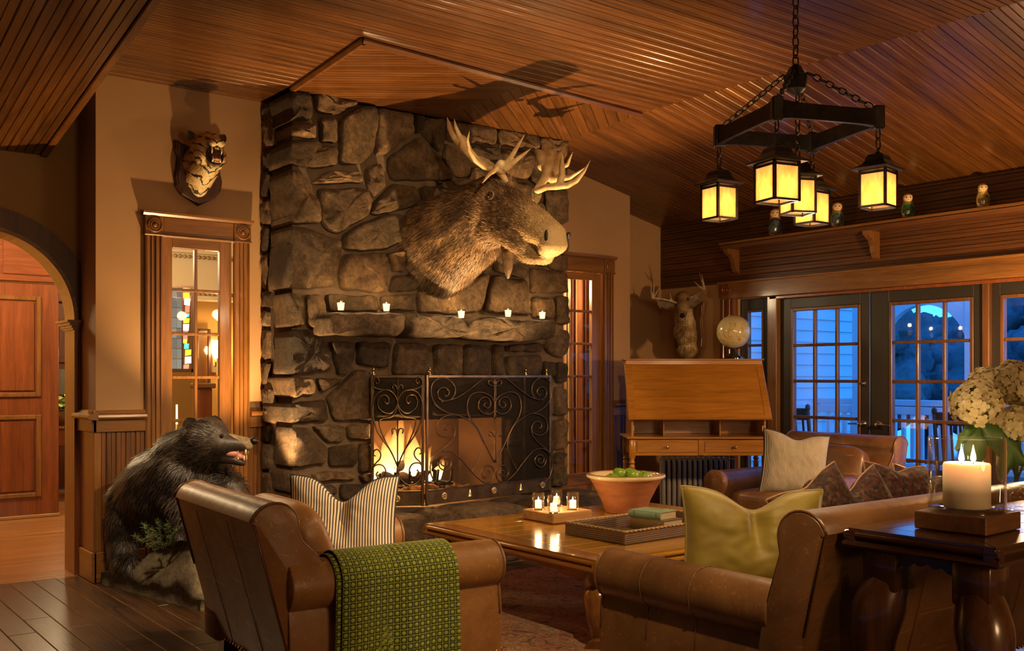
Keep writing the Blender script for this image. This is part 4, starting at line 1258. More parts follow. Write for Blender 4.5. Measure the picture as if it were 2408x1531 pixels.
C2 = [[(318, 1000), (250, 850), (170, 740), (110, 640), (70, 500), (70, 400), (100, 310), (160, 265), (230, 265), (280, 300), (310, 350), (315, 400), (290, 450), (240, 485), (180, 475), (130, 430), (120, 370), (145, 320), (190, 310), (225, 335), (230, 375), (205, 390), (185, 370)],
      [(100, 185), (115, 200), (135, 180), (120, 145), (90, 145), (70, 185), (85, 235), (150, 255), (230, 262)],
      [(318, 400), (300, 470), (250, 520), (140, 545), (150, 640), (200, 760), (270, 890), (318, 1000)],
      [(318, 1000), (300, 1100), (240, 1170), (180, 1190), (110, 1165), (65, 1090), (70, 1010), (110, 975), (170, 985), (200, 1040), (180, 1100), (135, 1105), (105, 1070), (125, 1040)],
      [(100, 890), (80, 880), (85, 840), (120, 830), (150, 870), (140, 920), (90, 970), (65, 1020)],
      [(316, 260), (295, 215), (268, 225), (272, 250)], [(318, 710), (300, 640), (262, 645), (270, 685)], [(318, 140), (318, 390)], [(318, 560), (318, 1000)]]
SP = [(3.57, 6.33), (3.90, 6.135), (5.25, 6.325)]
screen_panel(SP[0], SP[1], 50, 585, 115, 120, 1375, 1400, C2, 318, (.48,), (), (.05,))
screen_panel((SP[1][0] + .012, SP[1][1]), SP[2], 605, 1820, 125, 130, 1405, 1300, C1, 1232, (.13, .51, .92), (.32, .73), (.03, .96))
screen_panel((5.262, 6.34), (4.98, 6.352), 0, 10, 0, 0, 10, 10, [], None, (), (), (.9,))

# ---- candles on the mantel
def votive(loc, label, group, s=1.0, power=1.2, parent=None):
    e = empty('votive_candle', loc, label=label, cat='candle', group=group)
    MB().lathe([(.020 * s, 0), (.027 * s, .062 * s), (.0255 * s, .062 * s), (.0185 * s, .004), (.001, .004)], 20, cap=False).build('glass_cup', THIN_GLASS, e, smooth=True)
    MB().lathe([(.0175 * s, .005), (.0235 * s, .048 * s), (.001, .047 * s)], 20).build('wax', WAX_LIT, e, smooth=40)
    MB().lathe([(.0012, 0), (.0032, .004), (.0025, .008), (.0004, .014)], 10, T(0, 0, .047 * s)).build('flame', FLAME, e, smooth=True)
    point('candle_light', (loc[0], loc[1] - .0, loc[2] + .10 * s), power, (1, .62, .26), .02)
    return e
for x, z, lab in ((3.283, 1.808, 'small glass votive candle at the left end of the stone mantel'), (3.647, 1.816, 'small glass votive candle second from the left on the mantel'), (4.299, 1.79, 'small glass votive candle in the middle of the mantel under the moose'), (4.744, 1.815, 'small glass votive candle fourth from the left on the mantel'), (5.09, 1.812, 'small glass votive candle at the right end of the mantel')):
    votive((x, 6.24, z + .008), lab, 'votive candles on the mantel', 1.15, 1.3)
# ================================================================== MOUNTED ANIMALS
_R = Vector((math.cos(YAW), math.sin(YAW), 0)); _F = Vector((-math.sin(YAW), math.cos(YAW), 0))
def at(px, py, D):
    """a photo measurement at a known distance, as a point of the room"""
    return Vector((0, 0, CAM_H)) + _F * D + _R * ((px - 1204.0) / FPX * D) + Vector((0, 0, (885.0 - py) / FPX * D))
def shift(pts, o):
    return [Vector(p) - Vector(o) for p in pts]
def scaps(caps, o):
    o = Vector(o); r = []
    for c in caps:
        c = list(c); c[0] = Vector(c[0]) - o
        if len(c) > 2: c[2] = Vector(c[2]) - o
        r.append(tuple(c))
    return r
EYE = plain('glass_eye', (0.02, 0.012, 0.008), 0.05, **{'Coat Weight': 1.0})
NOSE = plain('black_nose', (0.012, 0.010, 0.009), 0.3)
TOOTH = plain('ivory_tooth', (0.80, 0.70, 0.48), 0.35)
TONGUE = plain('pink_tongue', (0.55, 0.24, 0.18), 0.45)
GUM = plain('dark_mouth', (0.10, 0.028, 0.018), 0.4)
def antler_mat(name, a, b, c):
    s = NT(name)
    v = s.coords(scale=(1, 1, 1), vary=False)
    n = s.noise(v, 7, 5, .6); n2 = s.noise(v, 90, 3, .6)
    col = s.ramp(n, [(.3, a), (.5, b), (.7, c)])
    s.bsdf(col, .5, normal=s.bump(n2, .3, .003))
    return s.m
ANTLER = antler_mat('moose_antler', (.30, .17, .06), (.52, .36, .17), (.78, .62, .38))
DEER_ANTLER = antler_mat('deer_antler', (.20, .13, .07), (.36, .26, .15), (.62, .50, .33))

# ---- moose head on the chimney breast
MO = Vector((4.22, 6.38, 2.36))
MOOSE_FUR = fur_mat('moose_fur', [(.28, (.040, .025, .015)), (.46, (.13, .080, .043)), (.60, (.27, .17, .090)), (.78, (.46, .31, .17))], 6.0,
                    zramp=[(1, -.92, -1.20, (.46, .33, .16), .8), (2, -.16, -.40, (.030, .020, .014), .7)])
moose = empty('moose_head', MO, label='mounted moose head with wide pale antlers on the stone chimney', cat='animal mount')
mcaps = [((4.21, 6.44, 2.38), (.35, .12, .33), (4.22, 5.98, 2.52), .235),
         ((4.21, 6.43, 2.22), (.27, .10, .27), (4.24, 6.02, 2.38), .22),
         ((4.22, 5.98, 2.53), .23, (4.24, 5.74, 2.62), .175),
         ((4.24, 5.74, 2.63), .158, (4.26, 5.48, 2.48), .135),
         ((4.26, 5.48, 2.48), .135, (4.28, 5.28, 2.36), .125),
         ((4.28, 5.28, 2.36), (.122, .11, .125), (4.285, 5.16, 2.30), (.115, .095, .105)), ((4.285, 5.13, 2.245), (.108, .075, .075)), ((4.285, 5.17, 2.205), (.095, .06, .045)),
         ((4.285, 5.23, 2.150), (.066, .05, .035), (4.28, 5.40, 2.215), .078),
         ((4.25, 5.66, 2.46), .145, (4.27, 5.38, 2.26), .095),
         ((4.25, 5.78, 2.42), .13), ((4.24, 5.72, 2.72), .09, (4.25, 5.64, 2.70), .09)]
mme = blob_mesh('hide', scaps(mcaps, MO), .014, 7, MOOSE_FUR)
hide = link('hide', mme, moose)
def moose_comb(P, N):
    D = np.zeros_like(P); D[:, 1] = 1.0; D[:, 2] = -.55
    hd = P[:, 1] < -.6
    D[hd] = (0, .75, .35)
    return D
fm = fur_blades(mme, 34000, .058, .0024, moose_comb, .22, lambda P: np.clip(.35 + (P[:, 1] + 1.15) * .9, .16, 1.15) + .6 * np.clip(-(P[:, 2] + .22) * 3, 0, 1), mask=lambda P: ~((np.abs(P[:, 1] + .795) < .05) & (np.abs(P[:, 2] - .255) < .042) & (np.abs(P[:, 0] - .035) > .09)), seed=3)
fm.materials.append(MATS['moose_fur_hair'])
link('fur', fm, moose)
bell = MB()
bell.tube(shift([(4.26, 5.62, 2.36), (4.27, 5.62, 2.22), (4.28, 5.63, 2.12), (4.28, 5.63, 2.05)], MO), [.05, .045, .032, .008], 12)
bell.build('throat_bell', MOOSE_FUR, moose, smooth=True)
def eyeball(root, p, r, o):
    MB().sphere(Vector(p) - o, r, 14, 10).build('eye', EYE, root, smooth=True)
eyeball(moose, (4.092, 5.585, 2.615), .025, MO)
eyeball(moose, (4.418, 5.585, 2.615), .025, MO)
LIDM = fur_mat('eyelid_fur', [(.3, (.20, .14, .08)), (.7, (.40, .29, .17))], 20)
for sx in (-1, 1):
    c = Vector((4.255 + sx * .158, 5.585, 2.615)) - MO
    MB().tube([c + Vector((sx * .004, .034 * math.cos(a), .026 * math.sin(a))) for a in [2 * PI * k / 16 for k in range(16)]], .007, 6, closed=True).build('eyelid', LIDM, moose, smooth=True)
for sx in (-1, 1):
    n = MB().sphere((0, 0, 0), .042, 14, 10, (.34, .60, 1.45), T(4.285 + sx * .084 - MO.x, 5.112 - MO.y, 2.275 - MO.z) @ Matrix.Rotation(sx * .55, 4, 'Z') @ Matrix.Rotation(.55, 4, 'X'))
    n.build('nostril', NOSE, moose, smooth=True)
# ears
def ear(root, base, tip, w, mat, o, name='ear', depth=.25):
    b, t = Vector(base) - o, Vector(tip) - o
    d = (t - b); L = d.length; d.normalize()
    cam_side = (Vector((0, 0, CAM_H)) - Vector(base)).normalized()
    s = d.cross(cam_side).normalized(); nrm = s.cross(d).normalized()
    m = MB()
    def fn(u, v):
        k = math.sin(PI * min(1, v * .92 + .08)) ** .7 * (1 - .25 * v)
        a = (u - .5) * 2
        return b + d * (L * v) + s * (a * w * k) + nrm * (w * depth * (a * a - .6) * k)
    m.grid(fn, 11, 12)
    def fn2(u, v):
        p = fn(u, v); return p - nrm * .012
    m.grid(fn2, 11, 12)
    m.build(name, mat, root, smooth=True)
EARF = fur_mat('ear_fur', [(.3, (.22, .15, .07)), (.7, (.50, .40, .22))], 12)
ear(moose, at(1178, 432, 7.05), at(1122, 365, 7.0), .062, EARF, MO)
ear(moose, at(1262, 440, 7.15), at(1262, 478, 7.1), .04, EARF, MO)
def antler(root, lines, mat, o, name):
    caps = []
    for ln in lines:
        for (a, b) in zip(ln[:-1], ln[1:]):
            pa, pb = at(*a[:3]) - o, at(*b[:3]) - o
            caps.append((pa, a[3], pb, b[3]))
    me = blob_mesh(name, caps, .0065, 6, mat)
    return link(name, me, root)
antler(moose, [
    [(1190, 428, 7.0, .022), (1180, 410, 6.95, .026), (1168, 396, 6.9, .028), (1178, 385, 6.86, .030)],
    [(1178, 400, 6.9, .030), (1200, 372, 6.82, .020), (1218, 342, 6.78, .015), (1233, 318, 6.75, .005)],
    [(1190, 395, 6.86, .026), (1212, 378, 6.80, .017), (1232, 362, 6.76, .012), (1249, 349, 6.74, .004)],
    [(1170, 396, 6.9, .022), (1152, 408, 6.78, .014), (1134, 431, 6.66, .005)],
    [(1168, 396, 6.92, .022), (1142, 396, 6.9, .019), (1118, 378, 6.86, .017), (1103, 352, 6.82, .014), (1099, 330, 6.8, .012), (1104, 308, 6.8, .004)],
    [(1150, 397, 6.95, .022), (1120, 378, 7.0, .030), (1095, 350, 7.05, .036), (1072, 322, 7.1, .034), (1058, 300, 7.14, .022), (1051, 276, 7.18, .005)],
    [(1095, 345, 7.05, .024), (1080, 318, 7.05, .018), (1071, 296, 7.05, .012), (1068, 279, 7.05, .004)],
    [(1108, 362, 7.02, .024), (1088, 330, 7.08, .034), (1064, 312, 7.12, .026)],
], ANTLER, MO, 'antler')
antler(moose, [
    [(1258, 468, 7.2, .020), (1262, 450, 7.12, .024), (1285, 440, 7.05, .023), (1310, 438, 6.98, .026), (1335, 436, 6.94, .022), (1356, 425, 6.92, .018), (1374, 402, 6.9, .013), (1388, 377, 6.88, .004)],
    [(1316, 436, 6.98, .026), (1322, 408, 6.96, .024), (1321, 385, 6.95, .018), (1322, 363, 6.95, .008)],
    [(1262, 446, 7.15, .024), (1282, 418, 7.35, .034), (1290, 392, 7.45, .05), (1292, 366, 7.52, .05)],
    [(1300, 420, 7.35, .04), (1312, 396, 7.42, .045), (1312, 372, 7.5, .03), (1322, 352, 7.55, .006)],
    [(1276, 390, 7.45, .04), (1270, 362, 7.5, .034), (1258, 352, 7.55, .006)],
    [(1292, 362, 7.52, .04), (1280, 345, 7.56, .022), (1276, 336, 7.58, .006)],
    [(1318, 392, 7.42, .025), (1334, 388, 7.38, .016), (1340, 372, 7.36, .011), (1347, 357, 7.35, .004)],
    [(1310, 420, 7.34, .03), (1340, 418, 7.25, .016), (1362, 404, 7.2, .010), (1378, 392, 7.18, .004)],
], ANTLER, MO, 'antler')

# ---- tiger head on a shield
TO = Vector((2.51, 6.885, 2.78))
def shield(w, h, t, top):
    """shield outline in x, z; point down"""
    P = []
    for k in range(15):
        u = k / 14
        x = -w / 2 + w * u
        P.append((x, h * .5 - top * math.sin(PI * u) * .0 - .12 * h * (1 - abs(2 * u - 1)) * (1 if abs(2 * u - 1) < .8 else .2) * top))
    right = [(w * .50, h * .36), (w * .44, h * .24), (w * .46, h * .06), (w * .5, -h * .10), (w * .47, -h * .24), (w * .36, -h * .36), (w * .18, -h * .44), (0, -h * .52)]
    left = [(-x, z) for x, z in right[:-1]][::-1]
    return P + right + left
def plaque(root, M, w, h, t, mat, top=1.0):
    sh = shield(w, h, t, top)
    mb = MB()
    n = len(sh)
    rings = [(1.0, 0), (1.0, -t * .55), (.95, -t * .8), (.90, -t * .8), (.88, -t)]
    V = []; F = []
    for s_, y in rings:
        V += [(x * s_, y, z * s_) for x, z in sh]
    for k in range(len(rings) - 1):
        for i in range(n):
            F.append((k * n + i, k * n + (i + 1) % n, (k + 1) * n + (i + 1) % n, (k + 1) * n + i))
    F.append(tuple((len(rings) - 1) * n + i for i in range(n)))
    F.append(tuple(range(n))[::-1])
    mb.add(V, F, M)
    mb.build('shield_plaque', mat, root)
tiger = empty('tiger_head', TO, label='snarling mounted tiger head on a dark shield plaque above the left door', cat='animal mount')
plaque(tiger, T(0, .012, -.005), .34, .43, .04, W_PLAQUE)
def tiger_mat():
    s = NT('tiger_fur')
    tc = s.n('TexCoord'); sp = s.n('SeparateXYZ'); s.l(tc.outputs['Object'], sp.inputs[0])
    ax = s.math('ABSOLUTE', sp.outputs['X'])
    n = s.noise(tc.outputs['Object'], 9, 4, .6)
    ph = s.math('ADD', s.math('MULTIPLY', sp.outputs['Z'], 100.0), s.math('ADD', s.math('MULTIPLY', ax, -85.0), s.math('MULTIPLY', n, 11.0)))
    w = s.math('SINE', ph)
    mk = s.n('MapRange'); mk.inputs[1].default_value = 1.22; mk.inputs[2].default_value = 1.32
    s.l(s.math('ADD', w, s.math('MULTIPLY', s.noise(tc.outputs['Object'], 22, 2, .5), .9)), mk.inputs[0])
    msk = mk.outputs[0]
    mr = s.n('MapRange'); mr.inputs[1].default_value = .02; mr.inputs[2].default_value = .12; s.l(ax, mr.inputs[0])
    mz = s.n('MapRange'); mz.inputs[1].default_value = .13; mz.inputs[2].default_value = .20; s.l(sp.outputs['Z'], mz.inputs[0])
    base = s.mix(s.math('MAXIMUM', s.math('MULTIPLY', mr.outputs[0], .75), mz.outputs[0]), (.74, .60, .32), (.50, .24, .06))
    col = s.mix(msk, base, (.020, .013, .008))
    fn = s.noise(tc.outputs['Object'], 120, 2, .5)
    col = s.mix(.5, col, s.ramp(fn, [(.3, (.5, .5, .5)), (.7, (1.15, 1.15, 1.15))]), 'MULTIPLY')
    s.bsdf(col, .6, normal=s.bump(fn, .4, .004))
    return s.m
TIGER = tiger_mat()
tcaps = [((2.505, 6.90, 2.83), (.115, .04, .11), (2.515, 6.76, 2.88), .105), ((2.505, 6.90, 2.72), (.10, .03, .10), (2.515, 6.76, 2.80), .095), ((2.505, 6.895, 2.64), (.055, .02, .06), (2.51, 6.84, 2.72), .07),
         ((2.515, 6.72, 2.92), .105), ((2.515, 6.68, 2.955), .078), ((2.46, 6.66, 2.86), .055), ((2.57, 6.66, 2.86), .055),
         ((2.52, 6.66, 2.955), (.066, .05, .042), (2.525, 6.560, 2.942), (.044, .03, .024)), ((2.494, 6.562, 2.930), .026), ((2.555, 6.562, 2.930), .026),
         ((2.47, 6.665, 2.865), .03, (2.49, 6.62, 2.81), .022), ((2.565, 6.665, 2.865), .03, (2.55, 6.62, 2.81), .022), ((2.49, 6.60, 2.785), .022, (2.55, 6.60, 2.785), .022), ((2.52, 6.59, 2.778), .026), ((2.52, 6.70, 2.80), .06)]
tme = blob_mesh('hide', scaps(tcaps, TO), .007, 4, TIGER)
link('hide', tme, tiger)
fm = fur_blades(tme, 12000, .018, .0011, lambda P, N: np.tile(np.array([0, .55, -.8]), (len(P), 1)), .3, lambda P: np.where(P[:, 1] < -.22, .45, 1.0) + 1.0 * ((np.abs(P[:, 0]) > .075) & (P[:, 2] > .0)), mask=lambda P: ~((np.abs(P[:, 0] - .01) < .05) & (P[:, 2] > -.0) & (P[:, 2] < .13) & (P[:, 1] < -.2)), seed=5)
fm.materials.append(TIGER); link('fur', fm, tiger)
mo = MB().sphere((2.52 - TO.x, 6.602 - TO.y, 2.855 - TO.z), .050, 18, 12, (1.0, .55, 1.12))
mo.build('mouth', GUM, tiger, smooth=True)
MB().sphere((2.52 - TO.x, 6.578 - TO.y, 2.826 - TO.z), .026, 14, 10, (1, 1.1, .45)).build('tongue', TONGUE, tiger, smooth=True)
for x, y, z, L, r in ((2.488, 6.566, 2.902, -.042, .0080), (2.554, 6.566, 2.902, -.042, .0080), (2.495, 6.570, 2.806, .036, .0070), (2.547, 6.570, 2.806, .036, .0070)):
    MB().tube([(x - TO.x, y - TO.y, z - TO.z), (x - TO.x, y - .004 - TO.y, z + L * .6 - TO.z), (x - TO.x, y - TO.y, z + L - TO.z)], [r, r * .75, .0012], 8).build('fang', TOOTH, tiger, smooth=True)
for k in range(5):
    MB().cbox((2.506 + k * .006 - TO.x, 6.560 - TO.y, 2.902 - .012 - TO.z), (2.5112 + k * .006 - TO.x, 6.566 - TO.y, 2.904 - TO.z), .001).build('tooth', TOOTH, tiger)
    MB().cbox((2.506 + k * .006 - TO.x, 6.562 - TO.y, 2.802 - TO.z), (2.5112 + k * .006 - TO.x, 6.568 - TO.y, 2.815 - TO.z), .001).build('tooth', TOOTH, tiger)
MB().sphere((2.525 - TO.x, 6.542 - TO.y, 2.945 - TO.z), .017, 12, 8, (1.2, .6, .8)).build('nose', plain('tiger_nose', (.35, .16, .11), .4), tiger, smooth=True)
lip = MB()
lip.tube([(2.52 + .053 * math.cos(a) - TO.x, 6.572 - TO.y + .02 * abs(math.cos(a)), 2.855 + .060 * math.sin(a) - TO.z) for a in [2 * PI * k / 28 for k in range(28)]], .008, 8, closed=True)
lip.build('lips', NOSE, tiger, smooth=True)
for sx in (-1, 1):
    eyeball(tiger, (2.52 + sx * .046, 6.612, 2.968), .012, TO)
EARD = fur_mat('dark_ear_fur', [(.3, (.02, .014, .01)), (.7, (.14, .09, .05))], 25)
ear(tiger, (2.415, 6.74, 2.975), (2.388, 6.74, 3.035), .034, EARD, TO)
ear(tiger, (2.605, 6.72, 2.985), (2.640, 6.72, 3.040), .034, EARD, TO)

# ---- deer head on a shield
DO = Vector((7.535, 6.88, 1.80))
deer = empty('deer_head', DO, label='mounted white-tailed deer head with thin antlers on a shield in the corner', cat='animal mount')
plaque(deer, T(.0, 0, -.01) @ rotz(-PI / 2), .40, .62, .035, wood('deer_plaque_wood', (.12, .05, .016), (.24, .11, .035), 'Z', .3, 1.0, .3, spread=.05))
DEER_FUR = fur_mat('deer_fur', [(.30, (.34, .22, .10)), (.50, (.58, .43, .22)), (.72, (.80, .66, .42))], 9, zramp=[(2, .12, .30, (.16, .085, .04), .85)])
dcaps = [((7.50, 6.89, 1.74), (.06, .12, .16), (7.36, 6.80, 1.80), .105), ((7.50, 6.89, 1.86), (.05, .11, .12), (7.36, 6.81, 1.95), .092), ((7.44, 6.84, 1.66), .09),
         ((7.35, 6.80, 1.93), .095, (7.27, 6.735, 2.10), .085), ((7.26, 6.73, 2.11), .083), ((7.25, 6.72, 2.08), .072, (7.165, 6.645, 1.985), .048), ((7.165, 6.645, 1.985), .046, (7.125, 6.61, 1.93), .036), ((7.20, 6.68, 1.99), .05)]
dme = blob_mesh('hide', scaps(dcaps, DO), .008, 5, DEER_FUR)
link('hide', dme, deer)
fm = fur_blades(dme, 16000, .030, .0017, lambda P, N: np.tile(np.array([.25, .2, -1.0]), (len(P), 1)), .25, lambda P: np.where(P[:, 2] > .12, .4, 1.1) + .8 * (P[:, 2] < -.1), seed=9)
fm.materials.append(MATS['deer_fur_hair']); link('fur', fm, deer)
MB().sphere((7.108 - DO.x, 6.597 - DO.y, 1.940 - DO.z), .030, 14, 10, (.9, .9, .85)).build('nose', NOSE, deer, smooth=True)
for e in ((7.243, 6.648, 2.105), (7.185, 6.72, 2.105)):
    eyeball(deer, e, .017, DO)
DEAR = fur_mat('deer_ear_fur', [(.3, (.05, .035, .02)), (.7, (.26, .19, .11))], 14)
ear(deer, at(1586, 722, 9.72), at(1548, 705, 9.72), .062, DEAR, DO)
ear(deer, at(1619, 722, 9.72), at(1646, 688, 9.74), .062, DEAR, DO)
antler(deer, [
    [(1590, 712, 9.7, .014), (1572, 706, 9.66, .012), (1550, 702, 9.6, .011), (1534, 701, 9.52, .011), (1531, 686, 9.5, .009), (1531, 666, 9.5, .004)],
    [(1536, 699, 9.52, .010), (1537, 680, 9.52, .008), (1537, 659, 9.54, .004)],
    [(1538, 698, 9.53, .010), (1546, 684, 9.56, .007), (1553, 673, 9.58, .004)],
    [(1584, 711, 9.68, .011), (1577, 700, 9.66, .008), (1576, 688, 9.66, .004)],
    [(1608, 714, 9.72, .014), (1614, 704, 9.7, .010), (1616, 695, 9.7, .005)],
    [(1610, 708, 9.74, .011), (1630, 696, 9.72, .010), (1652, 682, 9.6, .010), (1657, 680, 9.56, .010), (1653, 660, 9.54, .007), (1649, 640, 9.54, .003)],
    [(1655, 682, 9.57, .010), (1650, 662, 9.56, .007), (1644, 637, 9.56, .003)],
    [(1654, 682, 9.57, .010), (1643, 672, 9.55, .008), (1628, 658, 9.55, .003)],
], DEER_ANTLER, DO, 'antler')

# ---- black bear on a mossy rock
BO = Vector((2.02, 6.2, 0.0)); BX = Vector((.05, .02, 0))
BEAR_FUR = fur_mat('bear_fur', [(.30, (.010, .008, .007)), (.48, (.036, .027, .021)), (.64, (.100, .074, .053)), (.82, (.24, .185, .135))], 4.0, .45, spec=.5)
bear = empty('black_bear', BO, label='snarling taxidermy black bear standing on a mossy rock beside the door', cat='bear')
bcaps = [((2.0, 6.50, .60), .205, (2.02, 6.22, .70), .225), ((2.02, 6.22, .70), .225, (2.06, 5.96, .80), .20), ((2.06, 5.98, .86), .18, (2.11, 5.78, .96), .135),
         ((2.11, 5.76, .985), .128), ((2.13, 5.74, 1.01), .105), ((2.15, 5.71, .955), .085, (2.215, 5.655, .958), .060), ((2.215, 5.655, .962), .056, (2.285, 5.595, .957), .038),
         ((2.17, 5.70, .895), .050, (2.225, 5.65, .868), .030), ((2.225, 5.65, .868), .030, (2.270, 5.61, .850), .022),
         ((1.93, 6.56, .56), .155, (1.88, 6.62, .36), .098), ((1.88, 6.62, .36), .098, (1.87, 6.60, .20), .072), ((1.87, 6.58, .18), .070, (1.89, 6.50, .18), .055),
         ((2.12, 6.56, .56), .155, (2.18, 6.60, .36), .098), ((2.18, 6.60, .36), .098, (2.18, 6.55, .20), .072),
         ((2.00, 5.98, .72), .140, (2.05, 5.90, .56), .088), ((2.05, 5.90, .56), .088, (2.09, 5.86, .46), .068), ((2.09, 5.86, .45), .066, (2.12, 5.79, .44), .055),
         ((2.16, 5.93, .76), .130, (2.26, 5.78, .68), .09), ((2.26, 5.78, .68), .09, (2.33, 5.70, .53), .065)]
bme = blob_mesh('hide', scaps(bcaps, BO - BX), .011, 5, BEAR_FUR)
link('hide', bme, bear)
def bear_comb(P, N):
    D = np.tile(np.array([-.25, .65, -.8]), (len(P), 1))
    leg = P[:, 2] < .5; D[leg] = (0, .15, -1)
    hd = (P[:, 1] < -.38) & (P[:, 2] > .85); D[hd] = (-.6, .6, .1)
    return D
def bear_len(P):
    L = np.ones(len(P))
    sn = (P[:, 0] > .15) & (P[:, 1] < -.46); L[sn] = .22
    hd = (P[:, 1] < -.38) & (P[:, 2] > .85) & ~sn; L[hd] = .6
    return L
fm = fur_blades(bme, 38000, .062, .0024, bear_comb, .25, bear_len, mask=lambda P: ~((P[:, 0] > .21) & (P[:, 1] < -.52)), seed=11)
fm.materials.append(MATS['bear_fur_hair']); link('fur', fm, bear)
MUZZ = fur_mat('muzzle_fur', [(.3, (.16, .11, .06)), (.7, (.45, .35, .20))], 14)
mz = blob_mesh('muzzle', scaps([((2.19, 5.685, .972), .058, (2.288, 5.597, .960), .041)], BO - BX), .006, 3, MUZZ)
link('muzzle', mz, bear)
MB().sphere((2.322 - BO.x + BX.x, 5.568 - BO.y + BX.y, .980), .026, 14, 10, (1, 1, .85)).build('nose', NOSE, bear, smooth=True)
MB().sphere((2.225 - BO.x + BX.x, 5.648 - BO.y + BX.y, .908), .045, 14, 10, (1.15, 1.0, .62), ).build('mouth', TONGUE, bear, smooth=True)
MB().tube([(2.20 - BO.x + BX.x, 5.665 - BO.y + BX.y, .895), (2.25 - BO.x + BX.x, 5.625 - BO.y + BX.y, .892), (2.278 - BO.x + BX.x, 5.602 - BO.y + BX.y, .880)], [.024, .022, .010], 10).build('tongue', TONGUE, bear, smooth=True)
_d = Vector((.79, -.61, 0)); _s = Vector((.61, .79, 0))
for sx in (-1, 1):
    for f_, z0, L in ((.105, .930, -.030), (.095, .868, .030), (.06, .928, -.014), (.06, .872, .013), (.04, .928, -.012)):
        p = Vector((2.215, 5.655, z0)) - BO + BX + _d * (f_ - .01) + _s * (sx * .026)
        MB().tube([p, p + Vector((0, 0, L * .6)), p + Vector((0, 0, L))], [.0055 if abs(L) > .02 else .005, .004, .001], 8).build('tooth', TOOTH, bear, smooth=True)
    eyeball(bear, Vector((2.165, 5.70, 1.012)) + _s * (sx * .062) + _d * .03, .013, BO - BX)
ear(bear, (2.035, 5.795, 1.055), (2.005, 5.80, 1.115), .05, fur_mat('bear_ear_fur', [(.3, (.008, .006, .005)), (.7, (.05, .038, .03))], 20), BO - BX)
ear(bear, (2.175, 5.82, 1.07), (2.19, 5.84, 1.125), .05, MATS['bear_ear_fur'], BO - BX)
# rock base
def rock_mat():
    s = NT('mossy_rock')
    v = s.coords(vary=False)
    n = s.noise(v, 4, 5, .6); n2 = s.noise(v, 30, 5, .7)
    c = s.ramp(n, [(.32, (.10, .075, .045)), (.48, (.24, .19, .115)), (.60, (.19, .21, .09)), (.75, (.36, .32, .21))])
    c = s.mix(.6, c, s.ramp(n2, [(.3, (.4, .4, .4)), (.65, (1.2, 1.2, 1.2))]), 'MULTIPLY')
    s.bsdf(c, .9, normal=s.bump(n2, .8, .02))
    return s.m
base = empty('display_rock', (2.15, 6.25, 0), label='mossy artificial rock base under the black bear', cat='rock base')
rk = MB()
F0, F1, B0, B1 = Vector((2.085, 5.70)), Vector((2.62, 5.74)), Vector((1.845, 6.84)), Vector((2.50, 6.84))
def rockf(u, v):
    # v 0..1 rear to front, u 0..1 across; outer ring goes straight down
    e = min(u, 1 - u, v, 1 - v)
    uu = min(max((u - .05) / .9, 0), 1); vv = min(max((v - .04) / .92, 0), 1)
    p = B0.lerp(B1, uu).lerp(F0.lerp(F1, uu), vv)
    if e <= .001: return (p.x - 2.15, p.y - 6.25, 0)
    edge = min(1, min(uu, 1 - uu, 1 - vv + .0, vv) * 4.2)
    h = .075 + (.05 + .37 * (vv ** 1.1)) * (edge ** .7) + .05 * vnoise((p.x * 6, p.y * 6, 1)) + .02 * vnoise((p.x * 19, p.y * 19, 4))
    if vv > .93: h *= 1 - (vv - .93) * 4
    return (p.x - 2.15 + .02 * vnoise((p.x * 9, p.y * 9, 8)), p.y - 6.25, max(.06, h))
rk.grid(rockf, 41, 51)
rk.build('rock', rock_mat(), base, smooth=True)
MB().cbox((-.02, -.55, 0), (.02, -.53, .002), .0005).build('base_chip', plain('bare_wood_chip', (.5, .22, .06), .6), base)
# fir sprigs
FIR = mottled('fir_needles', (.07, .11, .04), (.24, .30, .12), 20, .6, .1)
sprig = empty('fir_sprig', at(385, 1290, 6.0), label='bushy green fir sprig tucked behind the rock under the bear', cat='fir branch')
rr = random.Random(4)
nd = MB(); st = MB()
sprig_o = Vector(sprig.location)
for (x0, y0, x1, y1) in ((372, 1292, 318, 1262), (372, 1292, 338, 1232), (380, 1290, 372, 1222), (395, 1285, 412, 1205), (395, 1285, 395, 1228), (385, 1290, 356, 1242), (372, 1292, 350, 1262), (390, 1288, 420, 1235)):
    a = at(x0, y0, 6.0) - sprig_o; b = at(x1, y1, 5.95 + rr.uniform(-.1, .06)) - sprig_o
    st.tube([a, (a + b) / 2 + Vector((0, 0, .01)), b], [.004, .003, .0015], 5)
    for k in range(110):
        t = rr.random() ** .8
        p = a.lerp(b, t)
        d = (b - a).normalized() * .6 + Vector((rr.gauss(0, 1), rr.gauss(0, 1), rr.gauss(0, 1))).normalized() * .9
        d.normalize()
        L = rr.uniform(.022, .042)
        s_ = d.cross(Vector((rr.gauss(0, 1), rr.gauss(0, 1), .3))).normalized() * .0014
        nd.add([p - s_, p + s_, p + d * L], [(0, 1, 2)])
nd.build('needles', FIR, sprig)
st.build('stem', plain('fir_stem', (.08, .05, .03), .8), sprig)
